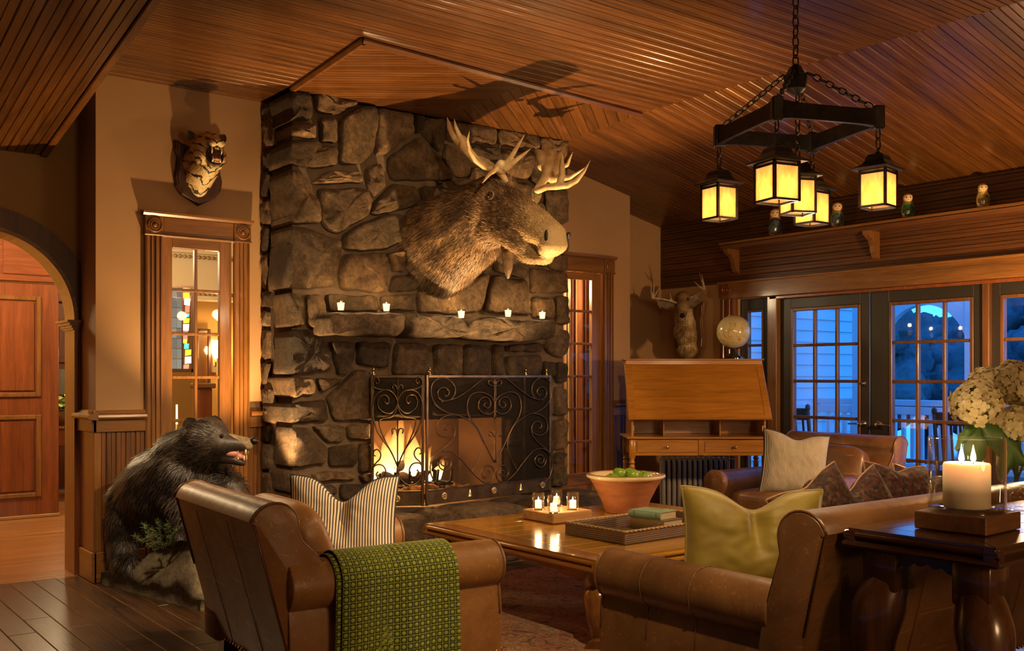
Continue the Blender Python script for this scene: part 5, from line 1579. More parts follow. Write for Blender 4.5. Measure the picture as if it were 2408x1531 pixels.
# ================================================================== CHANDELIER
def amber_glass():
    s = NT('amber_lantern_glass')
    v = s.coords(scale=(1, 1, .35))
    n = s.noise(v, 38, 5, .65, .6)
    col = s.ramp(n, [(.3, (.72, .36, .11)), (.55, (.82, .49, .19)), (.75, (.88, .60, .30))])
    tl = s.n('BsdfTranslucent'); s.l(col, tl.inputs['Color'])
    e = s.n('Emission'); s.l(col, e.inputs['Color']); e.inputs['Strength'].default_value = .20
    ad = s.n('AddShader'); s.l(tl.outputs[0], ad.inputs[0]); s.l(e.outputs[0], ad.inputs[1])
    s.l(ad.outputs[0], s.out.inputs['Surface'])
    return s.m
AMBER = amber_glass()
LANTERN_BULB = emit('lantern_bulb', (1, .70, .34), 4)
cc = at(1871, 885, 5.0)
ch = empty('chandelier', (cc.x, cc.y, 2.17), YAW, label='dark iron chandelier with five amber glass lanterns hanging on chains', cat='chandelier')
def chain(pts_or_ends, link_len=.034, w=.0095, r=.0026):
    a, b = (Vector(p) for p in pts_or_ends)
    d = b - a; n = max(1, round(d.length / (link_len * .78)))
    mb = MB()
    step = d / n
    L = step.length * .64
    q = d.normalized().to_track_quat('Z', 'Y').to_matrix().to_4x4()
    for i in range(n):
        c = a + step * (i + .5)
        M = Matrix.Translation(c) @ q @ rotz(PI / 2 * (i % 2) + .4)
        pts = []
        for k in range(16):
            t = 2 * PI * k / 16
            pts.append((w * math.cos(t), 0, L * math.sin(t)))
        mb.tube(pts, r, 6, closed=True, M=M)
    return mb
CR = [Vector((-.185, -.345, 0)), Vector((.345, -.185, 0)), Vector((.185, .345, 0)), Vector((-.345, .185, 0))]
zf = 2.56 - 2.17
for i in range(4):
    a, b = CR[i], CR[(i + 1) % 4]
    d = (b - a); L = d.length
    M = T(a.x, a.y, zf) @ rotz(math.atan2(d.y, d.x))
    # beam flaring towards its ends
    mb = MB()
    n = 16
    def bf(u, v):
        x = u * L; e = abs(2 * u - 1) ** 6
        h = .037 + .012 * e; t = .012 + .010 * e
        a_ = 2 * PI * v
        k = [(-t, -h), (t, -h), (t, h), (-t, h), (-t, -h)][round(v * 4)]
        return (x, k[0], .045 + k[1])
    mb.grid(bf, 17, 5, M=M)
    mb.build('beam', IRON, ch)
for c in CR:
    MB().cbox((c.x - .026, c.y - .026, zf - .012), (c.x + .026, c.y + .026, zf + .102), .006).build('corner_block', IRON, ch)
hub = MB()
hub.lathe([(.012, .60), (.05, .625), (.058, .66), (.062, .69), (.05, .70), (.03, .735), (.012, .75)], 8)
hub.build('hub', IRON, ch)
chain(((0, 0, .74), (0, 0, ZC - 2.175)), .062, .016, .0042).build('chain', CHAINM, ch, smooth=True)
for c in CR:
    chain(((c.x * .15, c.y * .15, .70), (c.x * .93, c.y * .93, zf + .10)), .05, .014, .0036).build('chain', CHAINM, ch, smooth=True)
def make_lantern(rot):
    s = .062
    root = bpy.data.objects.new('lantern', None); root.empty_display_size = .05
    COL.objects.link(root); root.parent = ch; root.rotation_euler = (0, 0, rot)
    fr = MB()
    for sx in (-1, 1):
        for sy in (-1, 1):
            fr.box((sx * s - .006, sy * s - .006, 0), (sx * s + .006, sy * s + .006, .185))
    for z in (0.0, .160, .178):
        t = .010 if z != .178 else .006
        for k in range(4):
            fr.box((-s - .006, -s - .006, z), (s + .006, -s + .004, z + t), rotz(k * PI / 2))
    fr.build('lantern_frame', IRON, root)
    cap = MB()
    prof = [(.098, .182), (.100, .190), (.080, .200), (.062, .210), (.050, .228), (.044, .248), (.036, .258), (.012, .262), (.008, .272)]
    cap.lathe([(r * 1.30, z) for r, z in prof], 4, rotz(PI / 4))
    cap.build('lantern_cap', IRON, root)
    MB().tube([(.012 * math.cos(a), 0, .278 + .012 * math.sin(a)) for a in [2 * PI * k / 14 for k in range(14)]], .003, 6, closed=True).build('ring', CHAINM, root, smooth=True)
    me = MB().box((-s + .005, -s - .0015, .010), (s - .005, -s + .0015, .160)).mesh('pane', AMBER)
    for k in range(4):
        link('pane', me, root, rot=(0, 0, k * PI / 2))
    MB().sphere((0, 0, .105), .018, 12, 8, (1, 1, 1.3)).build('bulb', LANTERN_BULB, root, smooth=True)
    MB().tube([(0, 0, .185), (0, 0, .12)], .010, 8).build('bulb_socket', IRON, root)
    return root
angs = [.42, .80, .62, .52, .22]
for i, c in enumerate(CR + [Vector((.01, .0, 0))]):
    L = make_lantern(angs[i])
    L.location = (c.x, c.y, 0)
    L.scale = (1.12, 1.12, 1.0) if i == 0 else (1, 1, 1)
    top = zf - .012 if i < 4 else .60
    chain(((c.x, c.y, .285), (c.x, c.y, top)), .050, .013, .0036).build('chain', CHAINM, ch, smooth=True)
    wp = ch.matrix_basis @ Vector((c.x, c.y, 0))
    wq = Matrix.Translation(ch.location) @ rotz(YAW) @ Vector((c.x, c.y, .075))
    point('lantern_light', wq, LANTERN_W, WARM, .03)
    point('lantern_downlight', wq - Vector((0, 0, .22)), LANTERN_DOWN, WARM2, .05)

# ================================================================== SHELF OBJECTS
def lacquer(name, c, c2, sc=40):
    return mottled(name, c, c2, sc, .18, .0, 30, .001, **{'Coat Weight': .8})
SKIN = lacquer('painted_face', (.80, .56, .32), (.84, .62, .38))
def doll(y, z, h, shawl, apron, side, hair, label):
    d = empty('nesting_doll', (7.42, y, z), math.atan2(-.62, -.78) + PI / 2, label=label, cat='nesting doll', group='nesting dolls on the shelf')
    s = h / .23
    prof = [(.030, 0), (.040, .004), (.052, .03), (.058, .07), (.055, .105), (.048, .130), (.0425, .147), (.0425, .165), (.045, .182), (.041, .206), (.027, .223), (.004, .23)]
    def fn(front):
        return [(r * s, zz * s) for r, zz in prof]
    MB().lathe(fn(0), 28).build('body', side, d, smooth=True)
    def patch(z0, z1, a, off, mat, name):
        m = MB()
        def rad(zz):
            for (r0, q0), (r1, q1) in zip(prof[:-1], prof[1:]):
                if q0 <= zz <= q1: return r0 + (r1 - r0) * (zz - q0) / max(q1 - q0, 1e-6)
            return .004
        def f(u, v):
            zz = z0 + (z1 - z0) * v
            w = a * math.sqrt(max(0, 1 - (2 * v - 1) ** 2))
            t = -PI / 2 + (2 * u - 1) * w
            r = (rad(zz) + off) * s
            return (r * math.cos(t), r * math.sin(t), zz * s)
        m.grid(f, 17, 13)
        m.build(name, mat, d, smooth=True)
    patch(.008, .150, 1.35, .0012, shawl, 'shawl')
    patch(.012, .128, 1.0, .0022, apron, 'apron')
    patch(.150, .222, 1.25, .0010, hair, 'hair')
    patch(.148, .212, .92, .0020, SKIN, 'face')
    for sx in (-1, 1):
        a = -PI / 2 + sx * .36
        MB().sphere((.0465 * s * math.cos(a), .0465 * s * math.sin(a), .186 * s), .0050 * s, 10, 8, (1, 1, 1.1)).build('eye', NOSE, d, smooth=True)
    MB().sphere((0, -.0445 * s, .166 * s), .0042 * s, 8, 6, (1.3, .6, .6)).build('mouth', plain('doll_lips', (.5, .06, .04), .3), d, smooth=True)
HAIRG = lacquer('golden_hair', (.50, .24, .05), (.66, .36, .08))
GREEN_L = lacquer('green_shawl', (.10, .24, .05), (.20, .34, .09))
BLACK_L = lacquer('black_lacquer', (.010, .012, .014), (.05, .06, .05), 60)
ORANGE_L = lacquer('orange_lacquer', (.42, .10, .02), (.62, .24, .05), 60)
BLUE_L = lacquer('dark_blue_lacquer', (.012, .02, .03), (.10, .15, .16), 60)
YEL_L = lacquer('yellow_lacquer', (.70, .48, .12), (.82, .62, .22), 50)
SHZ = 2.6285
doll(5.75, SHZ, .258, BLACK_L, BLUE_L, ORANGE_L, HAIRG, 'tallest painted nesting doll in dark blue behind the chandelier lanterns')
doll(5.10, SHZ, .225, GREEN_L, BLUE_L, ORANGE_L, HAIRG, 'painted nesting doll with green shawl and dark apron beside the lanterns')
doll(4.445, SHZ, .205, GREEN_L, lacquer('green_black_apron', (.01, .012, .01), (.04, .16, .05), 30), ORANGE_L, HAIRG, 'painted nesting doll with green shawl and orange side, third along the shelf')
doll(3.83, SHZ, .190, YEL_L, lacquer('black_yellow_apron', (.01, .012, .01), (.40, .28, .07), 26), YEL_L, HAIRG, 'smallest painted nesting doll in pale yellow at the right end of the shelf')
card = empty('shelf_card', (XB - .05, 3.50, SHZ), label='small cream card propped on the shelf at the right edge', cat='card')
MB().cbox((-.006, -.12, 0), (0, .06, .065), .002).build('card_board', plain('cream_card', (.62, .44, .20), .7), card)

# ================================================================== DESK CORNER
dk = at(1638, 885, 8.7)
desk = empty('writing_desk', (dk.x, dk.y, 0), YAW, label='honey-coloured slant-front writing desk with two drawers standing across the corner', cat='desk')
W2 = .615
wtop = MB().cbox((-W2 - .02, -.24, .828), (W2 + .02, .32, .846), .005).build('writing_surface', W_DESK, desk)
ap = MB().cbox((-W2 + .03, -.205, .685), (W2 - .03, -.19, .828), .003)
ap.cbox((-W2 + .03, -.2, .685), (-W2 + .045, .30, .828), .003).cbox((W2 - .045, -.2, .685), (W2 - .03, .30, .828), .003)
ap.build('apron', W_DESK, desk)
MB().cbox((-.022, -.215, .690), (.022, -.19, .828), .003).build('centre_stile', W_DESK, desk)
for sx in (-1, 1):
    x0, x1 = (sx * .03, sx * (W2 - .07))
    dr_ = MB().cbox((min(x0, x1), -.214, .712), (max(x0, x1), -.20, .806), .004).build('drawer', W_DESK, desk)
    MB().lathe([(.010, 0), (.006, .006), (.005, .014), (.012, .020), (.014, .026), (.010, .032), (.001, .034)], 16, T((x0 + x1) / 2, -.214, .760) @ Matrix.Rotation(PI / 2, 4, 'X')).build('knob', NICKEL, dr_, smooth=40)
for sx in (-1, 1):
    for y in (-.19, .28):
        lg = MB().cbox((sx * (W2 - .03) - .026, y - .026, .665), (sx * (W2 - .03) + .026, y + .026, .828), .004)
        lg.lathe([(.016, 0), (.020, .02), (.018, .3), (.024, .58), (.026, .60), (.018, .61), (.028, .625), (.020, .64), (.026, .668)], 16, T(sx * (W2 - .03), y, 0))
        lg.build('leg', W_DESK, desk, smooth=45)
for sx in (-1, 1):
    x = sx * (W2 - .045)
    MB().prism([(-.10, .846), (.30, .846), (.30, 1.49), (.16, 1.49), (-.12, 1.02), (-.10, 1.0)], x - .009, x + .009, 'YZ').build('side_panel', W_DESK, desk)
    MB().cbox((x - sx * .012 - .006, -.09, .885), (x - sx * .012 + .006, -.075, .935), .002).build('hinge', NICKEL, desk)
MB().cbox((-W2 + .05, .27, .846), (W2 - .05, .285, 1.49), .003).build('back_panel', W_DESK, desk)
for x in (-.285, .205):
    MB().cbox((x - .007, .0, .846), (x + .007, .27, 1.05), .002).build('divider', W_DESK, desk)
MB().cbox((-W2 + .05, .10, 1.05), (W2 - .05, .27, 1.062), .002).build('inner_shelf', W_DESK, desk)
# sloping flap with frame and panel
fM = T(0, -.17, .99) @ Matrix.Rotation(-math.atan2(.33, .475), 4, 'X')
FLn = math.hypot(.33, .475)
flap = MB().cbox((-W2 + .002, -.012, 0), (W2 - .002, .010, FLn), .004, fM).build('flap', W_DESK, desk)
for a, b in (((-W2 + .004, -.0165, .004), (-W2 + .062, -.0115, FLn - .004)), ((W2 - .062, -.0165, .004), (W2 - .004, -.0115, FLn - .004)), ((-W2 + .062, -.0165, .004), (W2 - .062, -.0115, .05)), ((-W2 + .062, -.0165, FLn - .055), (W2 - .062, -.0115, FLn - .004))):
    MB().cbox(a, b, .002, fM).build('flap_rail', W_DESK, flap)
MB().cbox((-W2 + .012, .13, 1.463), (W2 - .012, .30, 1.503), .003).build('cornice', W_DESK, desk)
MB().cbox((-W2 - .004, .115, 1.503), (W2 + .004, .315, 1.515), .004).build('desk_top', W_DESK, desk)

# globe
gp = at(1725, 780, 8.94)
globe = empty('globe', (gp.x, gp.y, 1.515), YAW, label='antique parchment-coloured globe on a dark chrome base on the desk', cat='globe')
def globe_mat():
    s = NT('globe_map')
    v = s.coords(vary=False)
    n = s.noise(v, 6.5, 6, .6, .3); n2 = s.noise(v, 14, 4, .6)
    land = s.ramp(n, [(.515, (0, 0, 0)), (.53, (1, 1, 1))])
    lc = s.ramp(n2, [(.35, (.62, .28, .09)), (.5, (.66, .46, .12)), (.62, (.42, .45, .16))])
    sea = s.ramp(s.noise(v, 3, 3, .5), [(.3, (.50, .41, .22)), (.7, (.60, .51, .30))])
    c = s.mix(s.math('MULTIPLY', land, .75), sea, lc)
    edge = s.ramp(n, [(.507, (1, 1, 1)), (.522, (.35, .28, .16)), (.537, (1, 1, 1))])
    c = s.mix(.8, c, edge, 'MULTIPLY')
    s.bsdf(c, .14, **{'Coat Weight': .8, 'Coat Roughness': .06})
    return s.m
gz = gp.z - 1.515
MB().sphere((0, 0, 0), .150, 40, 26).build('sphere', globe_mat(), globe, smooth=True, loc=(0, 0, gz), rot=(.3, .35, .2))
DKCH = plain('dark_chrome', (.10, .095, .09), .12, .9)
MB().lathe([(.095, 0), (.095, .008), (.075, .016), (.070, .022), (.045, .036), (.035, .052), (.030, .06), (.018, .07), (.012, gz - .150)], 32).build('base', DKCH, globe, smooth=40)
arm = MB()
arm.tube([(.155 * math.cos(a), 0, gz + .155 * math.sin(a)) for a in [math.radians(-90 + 8 * k) for k in range(9)]], .005, 8)
arm.tube([(-.155 * math.cos(a), 0, gz + .155 * math.sin(a)) for a in [math.radians(-90 + 8 * k) for k in range(5)]], .005, 8)
arm.build('meridian_arm', DKCH, globe, smooth=True)
MB().sphere((-.055, -.06, gz + .142), .006, 8, 6).build('axis_pin', BRASS, globe, smooth=True)

# radiator under the desk
rp = at(1640, 885, 9.22)
rad = empty('radiator', (rp.x, rp.y, 0), YAW, label='old grey column radiator standing under the writing desk', cat='radiator')
RADM = plain('radiator_paint', (.30, .245, .20), .45, .3)
fin_me = MB()
for yy in (-.05, .05):
    fin_me.tube([(0, yy, .10), (0, yy, .14), (0, yy, .56), (0, yy, .60)], [.016, .020, .020, .016], 10)
fin_me.tube([(0, -.055, .11), (0, .055, .11)], .020, 10).tube([(0, -.055, .595), (0, .055, .595)], .022, 10)
fin_me.tube([(-.024, 0, .595), (.024, 0, .595)], .016, 8).tube([(-.024, 0, .11), (.024, 0, .11)], .016, 8)
fin_me.box((-.006, -.05, .13), (.006, .05, .57))
fme = fin_me.mesh('radiator_section', RADM, 45)
for k in range(13):
    link('radiator_section', fme, rad, (-.32 + k * .048, 0, 0))
for x in (-.32, .256):
    MB().box((x - .012, -.05, 0), (x + .012, .05, .11)).build('foot', RADM, rad)
MB().tube([(.28, 0, .595), (.34, 0, .595), (.34, 0, .02)], .014, 8).build('pipe', RADM, rad, smooth=True)
# ================================================================== SEATING
def rbox(sx, sy, sz, p=4.0, M=None, n=36, m=19, puff=0.0):
    mb = MB()
    def fn(u, v):
        a = 2 * PI * u; t = -PI / 2 + PI * v
        d = Vector((math.cos(a) * math.cos(t), math.sin(a) * math.cos(t), math.sin(t)))
        k = (abs(d.x) ** p + abs(d.y) ** p + abs(d.z) ** p) ** (-1 / p)
        q = d * k
        z = q.z * (1 + puff * (1 - q.x ** 2) * (1 - q.y ** 2))
        return (q.x * sx / 2, q.y * sy / 2, z * sz / 2)
    mb.grid(fn, n, m, closed_u=True, M=M)
    return mb

def extrude_rounded(prof, a0, a1, axis, soft=.04, pull=.10, steps=5):
    """closed profile swept along an axis with rounded ends"""
    n = len(prof)
    cx = sum(p[0] for p in prof) / n; cy = sum(p[1] for p in prof) / n
    st = []
    for k in range(steps + 1):
        t = PI / 2 * k / steps
        st.append((a0 + soft * (1 - math.sin(t)), 1 - pull * (1 - math.cos(t)) if False else 1 - pull * (1 - math.sin(t))))
    seq = [(a0, 1 - pull)] + [(a0 + soft * (1 - math.cos(PI / 2 * k / steps)), 1 - pull + pull * math.sin(PI / 2 * k / steps)) for k in range(1, steps + 1)]
    nmid = max(2, int((a1 - a0) / .08))
    mid = [(a0 + soft + (a1 - a0 - 2 * soft) * k / nmid, 1.0) for k in range(1, nmid)]
    seq = seq + mid + [(a0 + a1 - a, s) for a, s in seq[::-1]]
    V = []; F = []
    for a, s in seq:
        for x, y in prof:
            q = (cx + (x - cx) * s, cy + (y - cy) * s)
            V.append((a, q[0], q[1]) if axis == 'X' else (q[0], a, q[1]))
    m = len(seq)
    for i in range(m - 1):
        for k in range(n):
            F.append((i * n + k, i * n + (k + 1) % n, (i + 1) * n + (k + 1) % n, (i + 1) * n + k))
    F.append(tuple(range(n))[::-1]); F.append(tuple((m - 1) * n + k for k in range(n)))
    mb = MB(); mb.add(V, F)
    return mb

NAIL = plain('brass_nail', (.42, .24, .09), .3, 1.0)
LEGW = wood('dark_leg_wood', (.02, .009, .004), (.06, .026, .010), 'Z', .3, 1.0, .3)
def arm_profile(w, sx):
    P = [(w - .035, .12), (w - .030, .30), (w - .040, .405)]
    c = (w - .098, .520); r = .104
    for k in range(19):
        a = math.radians(-60 + k * 15)
        P.append((c[0] + r * math.cos(a), c[1] + r * math.sin(a)))
    P += [(w - .19, .40), (w - .19, .12)]
    return [(sx * x, z) for x, z in P]
def back_profile(top, rake, front=-.22):
    P = [(-.47, .14)]
    yr, zr = -.47 - rake, top - .05
    P += [(-.47 - rake * .5, .47), (yr, zr - .02)]
    cy, cz = yr + .085, top - .095
    for k in range(13):
        a = math.radians(165 - k * 15)
        P.append((cy + .095 * math.cos(a) * 1.05, cz + .095 * math.sin(a)))
    P += [(yr + (.20 if front > -.3 else .175), top - .16), (front - .02, .50), (front, .40), (front, .14)]
    return P
def club_seat(name, loc, rz, W, y1, top, rake, leather, label, cat, cushions=1, stitched=False, front=-.22, wrap=False):
    e = empty(name, loc, rz, label=label, cat=cat)
    w = W / 2
    for sx in (-1, 1):
        P = arm_profile(w, sx)
        if sx < 0: P = P[::-1]
        a = extrude_rounded(P, -.50 if wrap else -.40, y1, 'Y', .018, .035, 4).build('arm', leather, e, smooth=50)
        ring = MB()
        ring.tube([(x * 1.0, y1 - .012, z) for x, z in P if z > .13], .0055, 6)
        ring.build('arm_piping', PIPING, a, smooth=True)
        for yy in (-.04, .22) if cat == 'sofa' else (.05,):
            sm = MB(); sm.tube([(x + sx * .002 * (1 if x * sx > w - .1 else 0), yy * (y1 / .5), z + .001) for x, z in P if z > .13], .0022, 5)
            sm.build('arm_seam', PIPING, a, smooth=True)
        nb = MB()
        for k in range(5):
            nb.sphere((sx * (w - .045 - k * .034), y1 + .002, .135), .009, 8, 6)
        for k in range(26):
            nb.sphere((sx * (w - .033), -.38 + k * .034, .132), .0085, 6, 5)
        nb.build('nail_trim', NAIL, a, smooth=True)
    bp = back_profile(top, rake, front)
    wb = w - (.05 if wrap else .005)
    b = extrude_rounded(bp, -wb, wb, 'X', .035, .05, 5).build('backrest', leather, e, smooth=50)
    yr = -.47 - rake
    for sx in (-1, 1):
        MB().tube([(sx * (wb - .007), y, z) for y, z in bp[1:-2]], .0055, 6).build('back_piping', PIPING, b, smooth=True)
    for x in (-w * .36, w * .36):
        MB().tube([(x, -.473, .15), (x, -.475 - rake * .5, .47), (x, yr - .001, top - .10)], .0014, 5).build('back_seam', PIPING, b, smooth=True)
    if stitched:
        stc = MB()
        stc.tube([(-w + .03, yr + .004, top - .062), (0, yr + .002, top - .058), (w - .03, yr + .004, top - .062)], .0022, 5)
        stc.tube([(-w + .03, yr + .002, top - .075), (0, yr, top - .071), (w - .03, yr + .002, top - .075)], .0022, 5)
        stc.build('stitching', STITCH, b, smooth=True)
    nb = MB()
    for k in range(int(W / .036)):
        nb.sphere((-w + .02 + k * .036, -.474, .145), .0085, 6, 5)
    nb.build('nail_trim', NAIL, b, smooth=True)
    cwid = (W - .40) / cushions
    MB().cbox((-w + .19, front - .03, .12), (w - .19, y1 - .03, .32), .02).build('seat_base', leather, e, smooth=40)
    for k in range(cushions):
        rbox(cwid * .995, y1 - front - .02, .17, 6, T(-w + .20 + cwid * (k + .5), (y1 + front) / 2 + .01, .395), puff=.25).build('seat_cushion', leather, e, smooth=True)
        if front > -.3: rbox(cwid * .99, .17, .40, 5, T(-w + .20 + cwid * (k + .5), -.22 - rake * .42, .62) @ Matrix.Rotation(math.atan2(rake, .42), 4, 'X')).build('back_cushion', leather, e, smooth=True)
    for sx in (-1, 1):
        for yy in (-.40, y1 - .08):
            MB().prism([(-.032, 0), (.032, 0), (.04, .12), (-.04, .12)], -.036, .036, 'XZ', T(sx * (w - .09), yy, 0)).build('leg', LEGW, e)
    return e

chair_near = club_seat('leather_armchair', (2.22, 4.15, 0), math.radians(-93), 1.14, .50, .865, .17, LEATHER, 'tan leather armchair with a green throw over its arm, seen from behind', 'armchair', 1, True, -.22, True)
sofa = club_seat('leather_sofa', (3.98, 2.65, 0), 0, 2.26, .50, .90, .16, LEATHER_DK, 'long brown leather sofa with its back to the console table', 'sofa', 3, False, -.36)
chair_far = club_seat('leather_armchair', (6.50, 4.78, 0), math.radians(90), 1.12, .50, .90, .16, LEATHER_FAR, 'worn brown leather armchair with a striped cushion by the glazed doors', 'armchair', 1, False, -.22, True)

# ---- cushions
def stripe_mat(name, n, dark, light, duty=.42):
    s = NT(name)
    tc = s.n('TexCoord'); sp = s.n('SeparateXYZ'); s.l(tc.outputs['UV'], sp.inputs[0])
    w = s.math('FRACT', s.math('MULTIPLY', sp.outputs['X'], float(n)))
    m = s.ramp(w, [(0.0, (1, 1, 1)), (duty - .04, (1, 1, 1)), (duty, (0, 0, 0)), (.96, (0, 0, 0))])
    th = s.noise(s.coords(vary=False), 160, 2, .5)
    c = s.mix(m, light, dark)
    s.bsdf(c, .85, normal=s.bump(th, .25, .002))
    return s.m
def velvet_mat(name, a, b):
    s = NT(name)
    v = s.coords(vary=False)
    c = s.ramp(s.noise(v, 5, 4, .6), [(.3, a), (.7, b)])
    s.bsdf(c, .55, normal=s.bump(s.noise(v, 30, 3, .6), .12, .004), **{'Sheen Weight': .6, 'Sheen Roughness': .35})
    return s.m
def kilim_mat(name):
    s = NT(name)
    v = s.coords(vary=True)
    vo = s.n('TexVoronoi'); vo.inputs['Scale'].default_value = 55; s.l(v, vo.inputs['Vector'])
    c = s.ramp(vo.outputs['Color'], [(.2, (.04, .010, .008)), (.4, (.10, .024, .014)), (.55, (.018, .013, .011)), (.7, (.13, .065, .030)), (.85, (.035, .024, .016))])
    n = s.noise(v, 30, 4, .6)
    c = s.mix(.7, c, s.ramp(n, [(.35, (.35, .35, .35)), (.65, (1.2, 1.1, 1.0))]), 'MULTIPLY')
    s.bsdf(c, .9, normal=s.bump(n, .5, .006))
    return s.m
def uv_mesh(mb, uvs, name, mat):
    me = mb.mesh(name, mat, True)
    ul = me.uv_layers.new(name='UVMap')
    idx = np.empty(len(me.loops), dtype=np.int32); me.loops.foreach_get('vertex_index', idx)
    ul.data.foreach_set('uv', np.array(uvs)[idx].ravel())
    return me
def pillow(name, w, h, t, dent, mat, label, center, rz, tilt, roll=0.0, group=None, welt=None, seed=1, cat='cushion'):
    e = empty(name, center, rz, label=label, cat=cat, group=group)
    N = 41
    mb = MB(); uvs = []
    def shape(u, v, side):
        U, V = 2 * u - 1, 2 * v - 1
        ex = 1 - .07 * (1 - V * V) + .0
        ez = 1 - .05 * (1 - U * U)
        x = U * w / 2 * ex; z = V * h / 2 * ez
        th = t / 2 * (max(0, 1 - U ** 4) ** .55) * (max(0, 1 - V ** 4) ** .55)
        g = math.exp(-(U / .13) ** 2) * min(1, max(0, V + .45) * 1.2)
        z -= dent * math.exp(-(U / .38) ** 2) * max(0, (V + .1) / 1.1) ** 2.2
        th *= 1 - .78 * min(1, g) * (1 if dent > .06 else 0)
        th *= 1 + .10 * vnoise((U * 2.3 + seed, V * 2.3, seed))
        wr = .006 * vnoise((U * 6, V * 6 + seed, side * 3.0)) * (1 - U * U) ** .5
        return (x, side * (th + .002) + wr, z)
    for side in (-1, 1):
        mb.grid(lambda u, v: shape(u, v, side), N, N)
        uvs += [(i / (N - 1), j / (N - 1)) for j in range(N) for i in range(N)]
    me = uv_mesh(mb, uvs, 'cover', mat)
    link('cover', me, e, rot=(tilt, roll, 0))
    if welt:
        pts = []
        for k in range(N - 1): pts.append(shape(k / (N - 1), 0, 0))
        for k in range(N - 1): pts.append(shape(1, k / (N - 1), 0))
        for k in range(N - 1): pts.append(shape(1 - k / (N - 1), 1, 0))
        for k in range(N - 1): pts.append(shape(0, 1 - k / (N - 1), 0))
        o = MB().tube(pts, .006, 6, closed=True).build('welt', welt, e, smooth=True)
        o.rotation_euler = (tilt, roll, 0)
    return e
STRIPE = stripe_mat('ticking_stripe', 38, (.030, .026, .026), (.62, .52, .38))
STRIPE2 = stripe_mat('fine_ticking_stripe', 44, (.030, .026, .026), (.60, .52, .38))
VELVET = velvet_mat('olive_velvet', (.235, .165, .020), (.36, .27, .045))
KILIM = kilim_mat('kilim_weave')
LEAWELT = plain('leather_welt', (.34, .18, .09), .4)
pillow('striped_cushion', .53, .47, .22, .12, STRIPE, 'cream cushion with dark stripes on the near tan armchair', at(806, 1232, 4.86), YAW + .05, -.20, .02, 'striped cushions', STRIPE, 1)
pillow('striped_cushion', .50, .50, .18, .05, STRIPE2, 'cream cushion with fine dark stripes on the far worn armchair', at(1868, 1092, 7.62), YAW - .10, -.28, .12, 'striped cushions', STRIPE2, 2)
pillow('velvet_cushion', .59, .42, .20, .085, VELVET, 'large olive green velvet cushion on the sofa beside its arm', at(1770, 1268, 4.12), YAW + .02, -.18, .03, None, VELVET, 3)
for i, (px, py, D, wd, rl, lab) in enumerate(((1930, 1232, 4.46, .44, -.35, 'dark red kilim cushion nearest the green velvet cushion on the sofa'), (2035, 1236, 4.62, .42, -.42, 'dark red kilim cushion in the middle of the sofa back'), (2118, 1192, 4.86, .44, .10, 'dark kilim cushion standing tallest behind the sofa back'), (2180, 1204, 5.02, .46, .2, 'dark kilim cushion half hidden behind the big candle'))):
    pillow('kilim_cushion', wd, .42, .18, .03, KILIM, lab, at(px, py, D), YAW + .5, -.25, rl, 'kilim cushions on the sofa', LEAWELT, 5 + i)

# ---- green waffle throw over the near arm
def throw_mat():
    s = NT('green_waffle_wool')
    tc = s.n('TexCoord'); sp = s.n('SeparateXYZ'); s.l(tc.outputs['UV'], sp.inputs[0])
    fu = s.math('SUBTRACT', s.math('FRACT', sp.outputs['X']), .5); fv = s.math('SUBTRACT', s.math('FRACT', sp.outputs['Y']), .5)
    r = s.math('SQRT', s.math('ADD', s.math('MULTIPLY', fu, fu), s.math('MULTIPLY', fv, fv)))
    dot = s.ramp(r, [(.24, (1, 1, 1)), (.33, (0, 0, 0))])
    mx = s.math('MAXIMUM', s.math('ABSOLUTE', fu), s.math('ABSOLUTE', fv))
    ln = s.ramp(mx, [(.42, (0, 0, 0)), (.455, (1, 1, 1))])
    n = s.noise(s.coords(vary=False), 140, 3, .6)
    c = s.mix(dot, (.030, .042, .004), (.34, .40, .045))
    c = s.mix(ln, c, (.27, .31, .035))
    c = s.mix(.6, c, s.ramp(n, [(.3, (.55, .55, .55)), (.7, (1.1, 1.1, 1.1))]), 'MULTIPLY')
    s.bsdf(c, .92, normal=s.bump(n, .4, .003), **{'Sheen Weight': .2})
    return s.m
THROW = throw_mat()
thr = empty('throw_blanket', (2.22, 4.15, 0), math.radians(-93), label='olive green waffle-knit throw draped over the near arm of the armchair', cat='blanket')
w = .57
